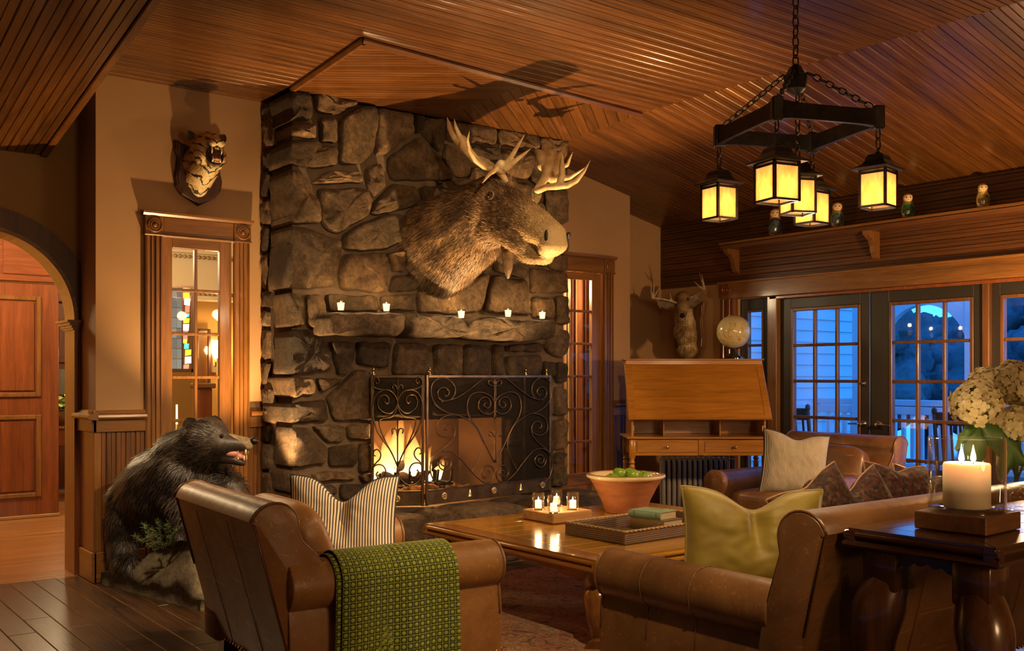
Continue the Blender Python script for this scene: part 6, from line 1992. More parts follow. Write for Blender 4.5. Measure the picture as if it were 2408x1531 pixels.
def throw_layer(name, y0, y1, off, zend, inner_z, seed):
    c = (w - .098, .520); r = .104 + off
    path = []
    zz = inner_z
    path += [(c[0] - r, inner_z), (c[0] - r, (inner_z + c[1]) / 2)]
    for k in range(17):
        a = math.radians(180 - k * 11.5)
        path.append((c[0] + r * math.cos(a), c[1] + r * math.sin(a)))
    last = path[-1]
    xo = w + .004 + off
    for k in range(1, 14):
        t = k / 13
        path.append((last[0] + (xo - last[0]) * min(1, t * 3) if last[0] < xo else last[0] - (last[0] - xo) * min(1, t * 3), last[1] + (zend - last[1]) * t))
    P = [Vector((a, b, 0)) for a, b in path]
    cum = [0]
    for a, b in zip(P[:-1], P[1:]): cum.append(cum[-1] + (b - a).length)
    tot = cum[-1]
    cell = .0285
    nv = int(tot / cell * 8); nu = int((y1 - y0) / cell * 8)
    def pos(s):
        for k in range(len(cum) - 1):
            if s <= cum[k + 1] or k == len(cum) - 2:
                t = (s - cum[k]) / (cum[k + 1] - cum[k])
                d = (P[k + 1] - P[k]).normalized()
                return P[k].lerp(P[k + 1], t), Vector((-d.y, d.x, 0))
    mb = MB(); uvs = []
    rowpos = [pos(tot * j / (nv - 1)) for j in range(nv)]
    V = []
    for j in range(nv):
        p, nrm = rowpos[j]
        s_ = tot * j / (nv - 1)
        for i in range(nu):
            y = y0 + (y1 - y0) * i / (nu - 1)
            U = (y - y0) / cell; Vv = s_ / cell
            fu, fv = U % 1 - .5, Vv % 1 - .5
            rr_ = math.hypot(fu, fv)
            m_ = max(abs(fu), abs(fv))
            hgt = .0045 * max(0, 1 - rr_ / .36) ** .6 + (.003 if m_ > .44 else 0)
            hang = max(0, (s_ / tot - .42) / .58)
            wob = .012 * hang * math.sin(y * 26 + seed) + .010 * hang * vnoise((y * 5, s_ * 3, seed))
            q = p + nrm * (hgt + wob)
            V.append((q.x, y + .012 * hang * vnoise((s_ * 4, seed, 0)) + .03 * hang * (i / (nu - 1) - .5), q.y))
            uvs.append((U, Vv))
    F = [(j * nu + i, j * nu + i + 1, (j + 1) * nu + i + 1, (j + 1) * nu + i) for j in range(nv - 1) for i in range(nu - 1)]
    mb.add(V, F)
    me = uv_mesh(mb, uvs, name, THROW)
    link(name, me, thr)
throw_layer('top_layer', -.30, .235, .022, .03, .44, 1.3)
throw_layer('under_layer', -.325, .10, .009, .02, .45, 4.1)

# ---- rug
def rug_mat():
    s = NT('oriental_rug_wool')
    v = s.coords(vary=False)
    n1 = s.noise(v, 3.2, 5, .6, .8); n2 = s.noise(v, 11, 4, .65, 1.2); n3 = s.noise(v, 120, 2, .5)
    c = s.ramp(n2, [(.36, (.035, .025, .022)), (.43, (.30, .12, .06)), (.50, (.56, .34, .19)), (.55, (.36, .09, .05)), (.60, (.12, .16, .09)), (.66, (.62, .44, .27))])
    c = s.mix(.3, c, s.ramp(n1, [(.35, (.40, .13, .07)), (.65, (.60, .42, .26))]))
    c = s.mix(.6, c, s.ramp(n3, [(.3, (.6, .6, .6)), (.7, (1.1, 1.1, 1.1))]), 'MULTIPLY')
    s.bsdf(c, .95, normal=s.bump(n3, .5, .004))
    return s.m
rug = empty('oriental_rug', (4.25, 4.3, 0), label='faded red and brown oriental rug under the coffee table', cat='rug')
MB().cbox((-1.62, -1.7, .001), (1.6, 1.22, .012), .004).build('rug_field', rug_mat(), rug)
fr = MB()
for k in range(160):
    y = -1.68 + k * 2.88 / 160
    fr.tube([(-1.62, y, .006), (-1.66, y + random.uniform(-.006, .006), .004)], .002, 4)
fr.build('fringe', plain('rug_fringe', (.45, .36, .24), .9), rug)['kind'] = 'stuff'
# ================================================================== COFFEE TABLE
def atz(px, py, z):
    return at(px, py, (CAM_H - z) * FPX / (py - 885.0))
def cabriole(mb, M, h, r0, knee, foot, sweep):
    """curved leg: the knee swings out along +x, the foot turns out again"""
    pts = []; rs = []
    for k in range(23):
        t = k / 22
        z = h * (1 - t)
        x = sweep * (math.sin(PI * min(1, t / .62)) * .9 if t < .62 else -.45 * math.sin(PI * (t - .62) / .38))
        if t > .88: x += sweep * (t - .88) / .12 * .9
        pts.append((x, 0, z))
        if t < .16: rs.append(knee * (.80 + .20 * math.sin(PI / 2 * t / .16)))
        elif t < .86: rs.append(knee + (foot - knee) * ((t - .16) / .70) ** .85)
        else: rs.append(foot * (1 + .9 * (t - .86) / .14))
    mb.tube(pts, rs, 14, M=M)
    return mb
def scallop(L, depth, n=60):
    """lower edge of an apron along x"""
    P = []
    for k in range(n + 1):
        u = k / n; d = abs(2 * u - 1)
        z = depth * (.30 + .55 * d ** 2) + .012 * abs(math.sin(u * 26)) * (1 if d < .8 else 0)
        if d > .88: z = depth
        P.append((L * (u - .5), -min(z, depth)))
    return P
def table(name, loc, lx, ly, h, th, planks, mats, label, leg_args, border=.13, ap_d=.12, inset=.07):
    wx, wy, wz = mats
    e = empty(name, loc, 0, label=label, cat='table')
    X, Y = lx / 2, ly / 2
    top = MB().cbox((-X + .02, -Y + .02, h - th), (X - .02, Y - .02, h - .006), .004).build('top_core', wx, e)
    # mitred border boards
    for k, (a, b, m) in enumerate((((-X, -Y), (X, -Y), wx), ((X, -Y), (X, Y), wy), ((X, Y), (-X, Y), wx), ((-X, Y), (-X, -Y), wy))):
        a, b = Vector(a), Vector(b); d = (b - a).normalized(); n = Vector((-d.y, d.x))
        ins = border
        q = [a, b, b - d * ins + n * ins, a + d * ins + n * ins]
        g = .0012
        q = [a + d * g * 2, b - d * g * 2, b - d * (ins + g) + n * (ins - g), a + d * (ins + g) + n * (ins - g)]
        MB().prism([tuple(p) for p in q], h - .012, h, 'XY').build('border_board', m, e)
    pwid = (ly - 2 * border) / planks
    me = MB().cbox((-X + border + .001, .001, h - .012), (X - border - .001, pwid - .001, h), .002).mesh('plank', wx)
    for k in range(planks):
        link('plank', me, e, (0, -Y + border + k * pwid, 0))
    # moulded edge in two lips
    for k, (m, M, L) in enumerate(((wx, T(0, -Y, 0), lx), (wx, T(0, Y, 0) @ rotz(PI), lx), (wy, T(-X, 0, 0) @ rotz(-PI / 2), ly), (wy, T(X, 0, 0) @ rotz(PI / 2), ly))):
        prof = [(.03, h - .008), (.0, h - .008), (-.010, h - .014), (-.013, h - .022), (-.008, h - .030), (.004, h - .034), (-.004, h - .040), (-.016, h - .046), (-.018, h - .054), (-.010, h - .062), (.03, h - .064)]
        MB().prism([(y, z) for y, z in prof], -L / 2 - .012, L / 2 + .012, 'YZ', M).build('edge_moulding', m, e, smooth=35)
    # aprons
    for m, M, L in ((wx, T(0, -Y + inset, h - th - .002), lx - 2 * inset), (wx, T(0, Y - inset - .022, h - th - .002), lx - 2 * inset), (wy, T(-X + inset + .022, 0, h - th - .002) @ rotz(PI / 2), ly - 2 * inset), (wy, T(X - inset, 0, h - th - .002) @ rotz(PI / 2), ly - 2 * inset)):
        P = scallop(L, ap_d)
        poly = [(-L / 2, 0)] + P + [(L / 2, 0)]
        MB().prism(poly, 0, .022, 'XZ', M).build('apron', m, e)
    r0, knee, foot, sweep = leg_args
    for sx in (-1, 1):
        for sy in (-1, 1):
            a = math.atan2(sy, sx)
            lg = MB()
            cx_, cy_ = sx * (X - inset - r0 * .7), sy * (Y - inset - r0 * .7)
            lg.cbox((cx_ - r0, cy_ - r0, h - th - ap_d - .02), (cx_ + r0, cy_ + r0, h - th), .006)
            cabriole(lg, T(cx_, cy_, 0) @ rotz(a), h - th - ap_d, r0 * 1.0, knee, foot, sweep)
            lg.build('leg', wz, e, smooth=50)
    return e
ctab = table('coffee_table', (4.16, 4.345, 0), 1.80, 1.54, .47, .05, 9, (W_TABLE, W_TABLE_Y, W_TABLE_Z), 'large square honey wood coffee table in front of the hearth', (.055, .080, .040, .040))
console = table('console_table', (4.0, 1.735, 0), 2.10, .50, .85, .05, 3, (W_CONSOLE, W_CONSOLE_Y, W_CONSOLE_Z), 'dark wood console table with curved legs behind the sofa', (.062, .088, .042, .060), .09, .13, .05)

# ---- wood block with four glass candles
TZ = .472
blk = empty('candle_board', (4.0, 4.755, TZ), label='pale wood block carrying four glass candles on the coffee table', cat='wood block')
MB().cbox((-.158, -.148, 0), (.158, .148, .062), .006).build('block', W_BLOCK, blk)
def glass_candle(p, label):
    e = empty('glass_candle', p, label=label, cat='candle', group='glass candles on the wood block')
    MB().lathe([(.034, 0), (.037, .004), (.038, .105), (.0355, .105), (.0345, .012), (.001, .010)], 28, cap=False).build('tumbler', THIN_GLASS, e, smooth=True)
    MB().lathe([(.037, 0), (.037, .011), (.001, .0115)], 24).build('glass_base', CLEAR, e, smooth=40)
    MB().lathe([(.021, .012), (.021, .055), (.017, .058), (.001, .056)], 20).build('wax', WAX_LIT, e, smooth=40)
    MB().lathe([(.0015, 0), (.006, .008), (.0045, .018), (.0005, .034)], 10, T(0, 0, .055) @ Matrix.Diagonal((.7, .7, .7, 1))).build('flame', FLAME, e, smooth=True)
    point('candle_light', (p[0], p[1], p[2] + .085), .8, (1, .62, .26), .012)
bz = TZ + .063
for px, py, lab in ((1266, 1198, 'glass candle at the left corner of the wood block'), (1302, 1206, 'glass candle nearest the viewer on the wood block'), (1309, 1189, 'glass candle at the back of the wood block'), (1347, 1198, 'glass candle at the right corner of the wood block')):
    p = atz(px, py, bz)
    glass_candle((p.x, p.y, bz), lab)

# ---- wicker tray with books
def wicker_mat():
    s = NT('woven_wicker')
    tc = s.n('TexCoord')
    mp = s.n('Mapping'); s.l(tc.outputs['Object'], mp.inputs['Vector'])
    sp = s.n('SeparateXYZ'); s.l(mp.outputs[0], sp.inputs[0])
    hx = s.math('SINE', s.math('MULTIPLY', s.math('ADD', sp.outputs['X'], sp.outputs['Y']), 620.0))
    hz = s.math('SINE', s.math('ADD', s.math('MULTIPLY', sp.outputs['Z'], 560.0), s.math('MULTIPLY', s.math('SUBTRACT', sp.outputs['X'], sp.outputs['Y']), 610.0)))
    w = s.math('MULTIPLY', hx, hz)
    c = s.ramp(w, [(.0, (.10, .048, .016)), (.45, (.26, .145, .055)), (1.0, (.44, .29, .13))])
    n = s.noise(tc.outputs['Object'], 20, 3, .6)
    c = s.mix(.5, c, s.ramp(n, [(.3, (.6, .55, .5)), (.7, (1.1, 1.1, 1.1))]), 'MULTIPLY')
    s.bsdf(c, .6, normal=s.bump(w, .6, .003))
    return s.m
WICKER = wicker_mat()
tray = empty('wicker_tray', (4.09, 4.055, TZ), math.radians(1.5), label='rectangular woven wicker tray on the coffee table', cat='tray')
tw, td, thh = .43, .235, .066
MB().cbox((-tw, -td, 0), (tw, td, .008), .002).build('tray_base', WICKER, tray)
for a, b in (((-tw, -td, 0), (tw, -td + .012, thh)), ((-tw, td - .012, 0), (tw, td, thh)), ((-tw, -td + .012, 0), (-tw + .012, td - .012, thh)), ((tw - .012, -td + .012, 0), (tw, td - .012, thh))):
    MB().cbox(a, b, .003).build('tray_side', WICKER, tray)
rim = MB()
crn = [(-tw, -td), (tw, -td), (tw, td), (-tw, td)]
for st_ in range(2):
    pts = []
    for k in range(4):
        a, b = Vector(crn[k]), Vector(crn[(k + 1) % 4])
        n = int((b - a).length / .008)
        for j in range(n):
            p = a.lerp(b, j / n)
            ph = len(pts) * .75 + st_ * PI
            pts.append((p.x * (1 - .006 / max(abs(p.x), .1)) + .003 * math.cos(ph), p.y + .003 * math.cos(ph), thh + .003 + .003 * math.sin(ph)))
    rim.tube(pts, .0042, 6, closed=True)
rim.build('braided_rim', mottled('rattan_rim', (.32, .19, .075), (.52, .36, .17), 60, .5, .2), tray, smooth=True)
PAPER = NT('book_pages')
_v = PAPER.coords(scale=(1, 1, 60))
PAPER.bsdf(PAPER.ramp(PAPER.noise(_v, 8, 3, .6), [(.3, (.40, .29, .16)), (.7, (.62, .48, .29))]), .9)
PAPER = PAPER.m
def book(p, rz, w, l, t, cover, label):
    e = empty('book', p, rz, label=label, cat='book', group='books in the wicker tray')
    MB().cbox((-w / 2, -l / 2, 0), (w / 2, l / 2, .003), .001).build('back_cover', cover, e)
    MB().cbox((-w / 2, -l / 2, t - .003), (w / 2, l / 2, t), .001).build('front_cover', cover, e)
    sp = [(-w / 2 + .004, .0), (-w / 2 - .003, t * .12), (-w / 2 - .005, t * .5), (-w / 2 - .003, t * .88), (-w / 2 + .004, t)]
    MB().prism(sp, -l / 2, l / 2, 'XZ').build('spine', cover, e, smooth=50)
    MB().cbox((-w / 2 + .004, -l / 2 + .004, .003), (w / 2 - .004, l / 2 - .004, t - .003), .001).build('pages', PAPER, e)
    return e
BROWN_C = mottled('brown_book_cloth', (.14, .075, .018), (.22, .125, .035), 14, .75, .3, 200, .001)
GREEN_C = mottled('faded_green_cloth', (.20, .30, .17), (.27, .38, .23), 10, .8, .2, 200, .001)
b1 = book((4.16, 4.06, TZ + .009), math.radians(4), .17, .25, .066, BROWN_C, 'thick brown cloth-bound book lying at the bottom in the tray')
b2 = book((4.155, 4.085, TZ + .0755), math.radians(8), .155, .225, .042, GREEN_C, 'faded green book lying on top of the brown book')
GOLDP = plain('faded_gold_print', (.20, .27, .14), .7)
ti = MB()
for k, (x0, L) in enumerate(((.052, .06), (.036, .085), (.020, .05))):
    ti.box((x0, -L / 2, .0421), (x0 + .006, L / 2, .0424))
ti.build('faded_title', GOLDP, b2)
for yy in (-.085, .07):
    MB().box((-.0836, yy, .004), (-.0822, yy + .004, .038)).build('spine_band', plain('spine_band_brown', (.16, .11, .05), .7), b2)

# ---- terracotta bowl of apples
bc = Vector((4.585, 4.755, TZ))
bowl = empty('terracotta_bowl', bc, label='large terracotta bowl with cream glazed rim on the coffee table', cat='bowl')
def terra():
    s = NT('terracotta')
    v = s.coords(scale=(1, 1, 4), vary=False)
    n = s.noise(v, 5, 5, .65); n2 = s.noise(v, 16, 6, .75)
    c = s.ramp(n, [(.3, (.28, .095, .034)), (.7, (.44, .17, .070))])
    c = s.mix(s.math('MULTIPLY', s.ramp(n2, [(.60, (0, 0, 0)), (.68, (1, 1, 1))]), .65), c, (.60, .38, .22))
    s.bsdf(c, .62, normal=s.bump(n2, .25, .004))
    return s.m
TERRA = terra()
GLAZE = mottled('cream_glaze', (.66, .50, .27), (.78, .64, .40), 6, .16, .05, 30, .002, **{'Coat Weight': .7})
MB().lathe([(.130, 0), (.135, .006), (.160, .075), (.205, .165), (.238, .222)], 48, cap=False).build('outer_wall', TERRA, bowl, smooth=True)
MB().lathe([(.001, .0), (.130, 0)], 48, cap=False).build('foot', TERRA, bowl)
MB().lathe([(.236, .218), (.256, .226), (.262, .236), (.258, .246), (.244, .248), (.228, .238), (.212, .205), (.170, .12), (.13, .055), (.001, .04)], 48, cap=False).build('glazed_lining', GLAZE, bowl, smooth=True)
MB().tube([(.240 * math.cos(a), .240 * math.sin(a), .2485) for a in [2 * PI * k / 60 for k in range(60)]], .0022, 6, closed=True).build('rim_band', TERRA, bowl, smooth=True)
APPLE = NT('green_apple_skin')
_v = APPLE.coords(scale=(1, 1, 1))
APPLE.bsdf(APPLE.ramp(APPLE.noise(_v, 10, 4, .6), [(.3, (.16, .33, .015)), (.7, (.30, .46, .045))]), .22, **{'Coat Weight': .5})
APPLE = APPLE.m
ap_me = MB().lathe([(.0015, .012), (.010, .006), (.022, .002), (.036, .012), (.0445, .034), (.044, .054), (.034, .072), (.020, .078), (.010, .074), (.0015, .066)], 24, cap=False).mesh('flesh', APPLE, True)
st_me = MB().tube([(0, 0, .066), (.002, 0, .078), (.005, 0, .088)], .0016, 6).mesh('stem', plain('apple_stem', (.12, .07, .03), .8))
for i, (r_, a_, z_, lab) in enumerate(((.125, 3.9, .165, 'green apple at the left side of the terracotta bowl'), (.055, 3.6, .195, 'largest-looking green apple in the middle of the bowl'), (.070, 5.6, .190, 'green apple with its stem showing right of the middle'), (.10, 1.1, .185, 'green apple at the back of the bowl'), (.13, .2, .175, 'green apple against the right side of the bowl'), (.10, 2.3, .17, 'green apple behind the left one in the bowl'))):
    a_ += YAW
    e = empty('apple', (bc.x + r_ * math.cos(a_), bc.y + r_ * math.sin(a_), bc.z + z_ + .015), i * 1.3, label=lab, cat='apple', group='green apples in the bowl')
    tl = (.5 if i == 2 else .15 * i, .3 * (i % 3) - .3, 0)
    link('flesh', ap_me, e, rot=tl); link('stem', st_me, e, rot=tl)

# ---- hurricane candle on the console
CZ = .852
hb = Vector((3.24, 1.725, CZ))
cb_ = empty('candle_plinth', hb, math.radians(3), label='thick brown wood block under the big glass candle on the console', cat='wood block')
MB().cbox((-.128, -.120, 0), (.128, .120, .058), .004).build('block', W_BLOCK2, cb_)
hc = empty('hurricane_candle', (hb.x - .005, hb.y, CZ + .0585), label='big cream pillar candle burning in a clear glass cylinder', cat='candle')
MB().lathe([(.118, 0), (.121, .004), (.121, .243), (.119, .245), (.117, .243), (.117, .012), (.001, .010)], 64, cap=False).build('glass_cylinder', THIN_GLASS, hc, smooth=True)
MB().lathe([(.118, 0), (.117, .011), (.001, .011)], 48, cap=False).build('glass_bottom', CLEAR, hc, smooth=True)
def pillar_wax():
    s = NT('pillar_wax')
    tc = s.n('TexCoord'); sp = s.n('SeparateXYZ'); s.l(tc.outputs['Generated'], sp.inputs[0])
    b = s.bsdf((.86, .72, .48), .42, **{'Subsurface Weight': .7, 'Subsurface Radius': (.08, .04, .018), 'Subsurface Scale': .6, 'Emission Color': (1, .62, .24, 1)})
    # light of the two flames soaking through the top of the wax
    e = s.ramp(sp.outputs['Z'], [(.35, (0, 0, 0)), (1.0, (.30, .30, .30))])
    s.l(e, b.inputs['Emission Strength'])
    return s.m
MB().lathe([(.071, .012), (.074, .016), (.074, .153), (.071, .160), (.065, .161), (.056, .155), (.001, .153)], 48).build('pillar', pillar_wax(), hc, smooth=40)
for dx, dy, hh in ((-.020, -.006, .062), (.024, .004, .058)):
    d_ = _R * dx + _F * dy
    MB().tube([(d_.x, d_.y, .153), (d_.x, d_.y, .166)], .0015, 6).build('wick', BLACK, hc)
    MB().lathe([(.002, 0), (.009, .010), (.0085, .020), (.004, .040), (.0006, hh)], 12, T(d_.x, d_.y, .162)).build('flame', FLAME, hc, smooth=True)
point('hurricane_light', (hb.x - .005, hb.y, CZ + .0585 + .205), 1.5, (1, .66, .30), .02)

# ---- hydrangeas in a footed glass vase
vp = atz(2392, 1200, CZ)
vase = empty('glass_vase', (vp.x, vp.y, CZ), label='clear ribbed footed glass vase holding white hydrangeas', cat='vase')
def rib(prof, n=48, amp=.04):
    mb = MB()
    N = len(prof)
    def fn(u, v):
        r, z = prof[round(v * (N - 1))]
        a = 2 * PI * u
        k = 1 + amp * abs(math.sin(a * 9)) * (1 if z > .09 else 0)
        return (r * k * math.cos(a), r * k * math.sin(a), z)
    mb.grid(fn, 108, N, closed_u=True)
    return mb
rib([(0.0009, 0.0000), (0.0549, 0.0000), (0.0566, 0.0035), (0.0398, 0.0089), (0.0124, 0.0159), (0.0106, 0.0212), (0.0212, 0.0301), (0.0283, 0.0443), (0.0283, 0.0549), (0.0212, 0.0673), (0.0106, 0.0743), (0.0124, 0.0814), (0.0398, 0.0903), (0.0620, 0.1106), (0.0726, 0.1460), (0.0708, 0.1903), (0.0690, 0.2319), (0.0726, 0.2566), (0.0699, 0.2566), (0.0664, 0.2319), (0.0681, 0.1903), (0.0690, 0.1487), (0.0584, 0.1150), (0.0354, 0.0974), (0.0009, 0.0938)]).build('vase_body', THIN_GLASS, vase, smooth=True)
WATER = plain('vase_water', (.85, .92, .88), .02, **{'Transmission Weight': 1.0, 'IOR': 1.33})
def petal_mat():
    s = NT('hydrangea_petal')
    v = s.coords(vary=True)
    c = s.ramp(s.noise(v, 16, 3, .6), [(.3, (.50, .38, .16)), (.55, (.68, .57, .32)), (.8, (.78, .70, .48))])
    b = s.bsdf(c, .7)
    tl = s.n('BsdfTranslucent'); s.l(c, tl.inputs['Color'])
    mx = s.n('MixShader'); mx.inputs[0].default_value = .25
    s.l(b.outputs[0], mx.inputs[1]); s.l(tl.outputs[0], mx.inputs[2]); s.l(mx.outputs[0], s.out.inputs['Surface'])
    return s.m
PETAL = petal_mat()
LEAF = mottled('hydrangea_leaf', (.03, .075, .012), (.085, .15, .03), 12, .5, .4, 30, .004)
STEMG = plain('green_stem', (.10, .17, .035), .5)
FLCORE = plain('flower_core_green', (.34, .32, .13), .8)
def hydrangea(c, R, label, seed, leaves):
    c = Vector(c)
    e = empty('hydrangea', c, label=label, cat='flower', group='white hydrangeas in the vase')
    r = random.Random(seed)
    mb = MB()
    n = 250
    for k in range(n):
        z = 1 - 2 * (k + .5) / n; a = k * 2.39996 + seed
        if z < -.55: continue
        d = Vector((math.sqrt(1 - z * z) * math.cos(a), math.sqrt(1 - z * z) * math.sin(a), z))
        d = (d + Vector((r.gauss(0, .1), r.gauss(0, .1), r.gauss(0, .1)))).normalized()
        p = d * R * r.uniform(.86, 1.04)
        q = d.to_track_quat('Z', 'Y').to_matrix().to_4x4()
        M = T(*p) @ q @ rotz(r.random() * 6.28)
        s_ = R * .19 * r.uniform(.8, 1.2)
        for j in range(4):
            MM = M @ rotz(j * PI / 2)
            tip = r.uniform(-.25, .35)
            V = [(0, 0, 0), (s_ * .45, -s_ * .48, s_ * .12), (s_ * .95, -s_ * .40, s_ * tip), (s_ * 1.12, 0, s_ * (tip + .06)), (s_ * .95, s_ * .40, s_ * tip), (s_ * .45, s_ * .48, s_ * .12), (s_ * .55, 0, s_ * .02)]
            mb.add(V, [(0, 1, 6), (1, 2, 6), (2, 3, 6), (3, 4, 6), (4, 5, 6), (5, 0, 6)], MM)
    mb.build('petals', PETAL, e, smooth=True)
    MB().sphere((0, 0, 0), R * .80, 16, 10).build('flower_core', FLCORE, e, smooth=True)
    v0 = Vector((vp.x, vp.y, CZ + .115)) - c
    rim_p = Vector((vp.x, vp.y, CZ + .257)) - c + (Vector((c.x - vp.x, c.y - vp.y, 0)).normalized() * .05 if Vector((c.x - vp.x, c.y - vp.y, 0)).length > .01 else Vector())
    MB().tube([v0, rim_p, rim_p * .4, (0, 0, -R * .5)], .0045, 8).build('stem', STEMG, e, smooth=True)
    for (dx, dz, L, W_, ay) in leaves:
        lf = MB()
        dirv = (_R * dx + Vector((0, 0, dz)) - _F * .25).normalized()
        sv = dirv.cross(_F).normalized()
        b0 = Vector((0, 0, -R * .75))
        def lfn(u, v):
            w_ = W_ * math.sin(PI * (v * .94 + .03)) ** .8 * (1 - .3 * v)
            a_ = 2 * u - 1
            return b0 + dirv * (L * v) + sv * (a_ * w_) - _F * (.02 * (1 - a_ * a_)) + Vector((0, 0, -.05 * v * v + .008 * math.sin(v * 20) * abs(a_)))
        lf.grid(lfn, 9, 14)
        lf.build('leaf', LEAF, e, smooth=True)
hydrangea(at(2298, 955, 3.646), 0.093, 'white hydrangea head leaning left out of the glass vase', 1, ((-.2, -.7, .16, .05, 0), (.75, -.45, .19, .055, 0), (-.8, -.35, .11, .03, 0)))
hydrangea(at(2385, 908, 3.761), 0.093, 'white hydrangea head at the top of the bouquet', 2, ((.5, -.5, .14, .045, 0),))
hydrangea(at(2396, 1000, 3.628), 0.071, 'small white hydrangea head drooping low over the vase rim', 3, ((-.6, -.6, .13, .045, 0),))
hydrangea(at(2465, 960, 3.761), 0.089, 'white hydrangea head at the right of the bouquet', 4, ())
hydrangea(at(2318, 905, 3.805), 0.066, 'white hydrangea head behind the left one in the bouquet', 5, ())
# ================================================================== ROOMS BEYOND
W_FAR = wood('far_floor', (.26, .105, .030), (.46, .21, .066), 'X', .3, .8, .2)
hf = struct('floor_hall', MB().box((-1.6, 7.22, -.12), (6.6, 13.6, -.022)), W_FAR)
hw = .078
hme = MB().cbox((0, .001, -.022), (3.4, hw - .001, -.001), .002).mesh('floor_plank', W_HALL)
for k in range(72):
    y = 7.222 + k * hw
    link('floor_plank', hme, hf, (.3 - (k * 37 % 11) * .02, y, 0))
bh = MB()
bh.box((-1.7, 13.5, 0), (6.7, 13.6, 2.95)).box((-1.7, 7.5, 0), (-1.6, 13.6, 2.95)).box((6.6, 7.4, 0), (6.7, 13.6, 2.95))
struct('wall_dining', bh, YELLOW)
struct('ceiling_dining', MB().box((-1.7, 7.49, 2.86), (6.7, 13.6, 2.95)).box((1.94, 7.01, 2.86), (6.59, 7.49, 2.95)), CREAM)
# dropped beam with dentil frieze across the dining room
bmx = empty('trim_dining_beam', (4.4, 10.8, 2.2), kind='structure')
MB().box((-1.5, 0, 0), (2.2, .2, .66)).build('beam', CREAM, bmx)
for z0, z1, o in ((.56, .66, .10), (.50, .56, .06), (.08, .12, .05), (0, .04, .07)):
    MB().box((-1.5, -o, z0), (2.2, 0, z1)).build('moulding', CREAM, bmx)
DENT = plain('gilded_dentil', (.34, .22, .10), .5, .3)
dme_ = MB().sphere((0, 0, 0), .022, 8, 6, (1, .6, 1)).mesh('dentil', DENT, True)
for k in range(46):
    link('dentil', dme_, bmx, (-1.2 + k * .052, -.055, .46)); link('dentil', dme_, bmx, (-1.2 + k * .052, -.055, .055))
struct('wall_amber', MB().box((4.06, 11.2, 0), (6.6, 11.3, 2.86)), YELLOW)

# panelled hall door with the panelling above it
pd = empty('door_6', (2.06, 10.42, 0), kind='structure')
MB().cbox((-.46, 0, .01), (.36, .045, 2.25), .004).build('slab', W_MAHOG_Z, pd)
for z0, z1 in ((.20, .99), (1.16, 2.13)):
    for x0, x1 in ((-.22, .20),):
        fr_ = MB()
        for a, b in (((x0, -.022, z0), (x0 + .045, 0, z1)), ((x1 - .045, -.022, z0), (x1, 0, z1)), ((x0 + .045, -.022, z0), (x1 - .045, 0, z0 + .045)), ((x0 + .045, -.022, z1 - .045), (x1 - .045, 0, z1))):
            fr_.cbox(a, b, .008)
        fr_.build('panel_moulding', W_TRIM_Z, pd)
        MB().cbox((x0 + .06, -.014, z0 + .06), (x1 - .06, 0, z1 - .06), .010).build('panel_field', W_MAHOG_Z, pd)
MB().cbox((-.46, -.012, .0), (.37, .05, .03), .004).build('door_sweep', plain('brass_sweep', (.45, .30, .14), .4, .6), pd)
tp = empty('trim_transom', (2.06, 10.42, 2.27), kind='structure')
MB().cbox((-1.2, 0, 0), (.40, .05, .58), .004).build('transom_board', W_MAHOG_X, tp)
for x0, x1 in ((-.62, -.20), (-.14, .28)):
    MB().cbox((x0, -.02, .06), (x1, 0, .50), .015).build('transom_panel', W_MAHOG_X, tp)
struct('wall_hall', MB().box((-1.6, 10.47, 0), (1.62, 10.55, 2.86)).box((1.62, 10.47, 2.26), (2.46, 10.55, 2.86)), YELLOW)
# dark carved cabinet, lamp, plant
cab = empty('dark_cabinet', (3.05, 12.9, 0), label='tall dark carved cabinet glimpsed through the arch', cat='cabinet')
MB().cbox((-.7, 0, 0), (.7, .4, 2.25), .01).build('body', W_MAHOG_DK, cab)
MB().cbox((-.76, -.06, 2.25), (.76, .42, 2.36), .02).build('cornice', W_MAHOG_DK, cab)
MB().cbox((-.72, -.03, 1.52), (.72, 0, 1.60), .01).build('shelf_edge', W_MAHOG_DK, cab)
for z0, z1 in ((.2, .9), (1.0, 1.48), (1.66, 2.05)):
    for x0, x1 in ((-.62, -.05), (.05, .62)):
        MB().cbox((x0, -.025, z0), (x1, 0, z1), .012).build('door_panel', W_MAHOG_DK, cab)
sdt = empty('side_table', (2.80, 11.9, 0), label='small carved side table carrying the lamp and plant', cat='table')
MB().cbox((-.45, -.25, .78), (.45, .25, .82), .006).build('top', W_MAHOG_X, sdt)
MB().cbox((-.42, -.22, .60), (.42, .22, .78), .004).build('apron', W_MAHOG_X, sdt)
for sx in (-1, 1):
    for sy in (-1, 1):
        MB().cbox((sx * .38 - .03, sy * .19 - .03, 0), (sx * .38 + .03, sy * .19 + .03, .6), .004).build('leg', W_MAHOG_Z, sdt)
rope = MB()
for k in range(40):
    rope.sphere((-.43 + k * .022, -.255, .80), .010, 6, 5)
rope.build('rope_edge', plain('gilt_edge', (.6, .42, .2), .4, .5), sdt, smooth=True)
lm = empty('table_lamp', (2.86, 12.05, .82), label='table lamp with dark conical shade on the side table', cat='lamp')
MB().lathe([(.07, 0), (.07, .02), (.02, .05), (.03, .16), (.02, .28), (.012, .34)], 16).build('base', BRASS, lm, smooth=True)
MB().lathe([(.23, .34), (.11, .62)], 28, cap=False).build('shade', plain('dark_lampshade', (.05, .040, .028), .8), lm, smooth=True)
pot = empty('potted_plant', (2.74, 11.78, .82), label='leafy green plant in a basket on the side table', cat='plant')
MB().lathe([(.07, 0), (.12, .08), (.14, .16), (.001, .15)], 18).build('basket', mottled('basket', (.10, .045, .02), (.22, .10, .04), 40, .7), pot, smooth=True)
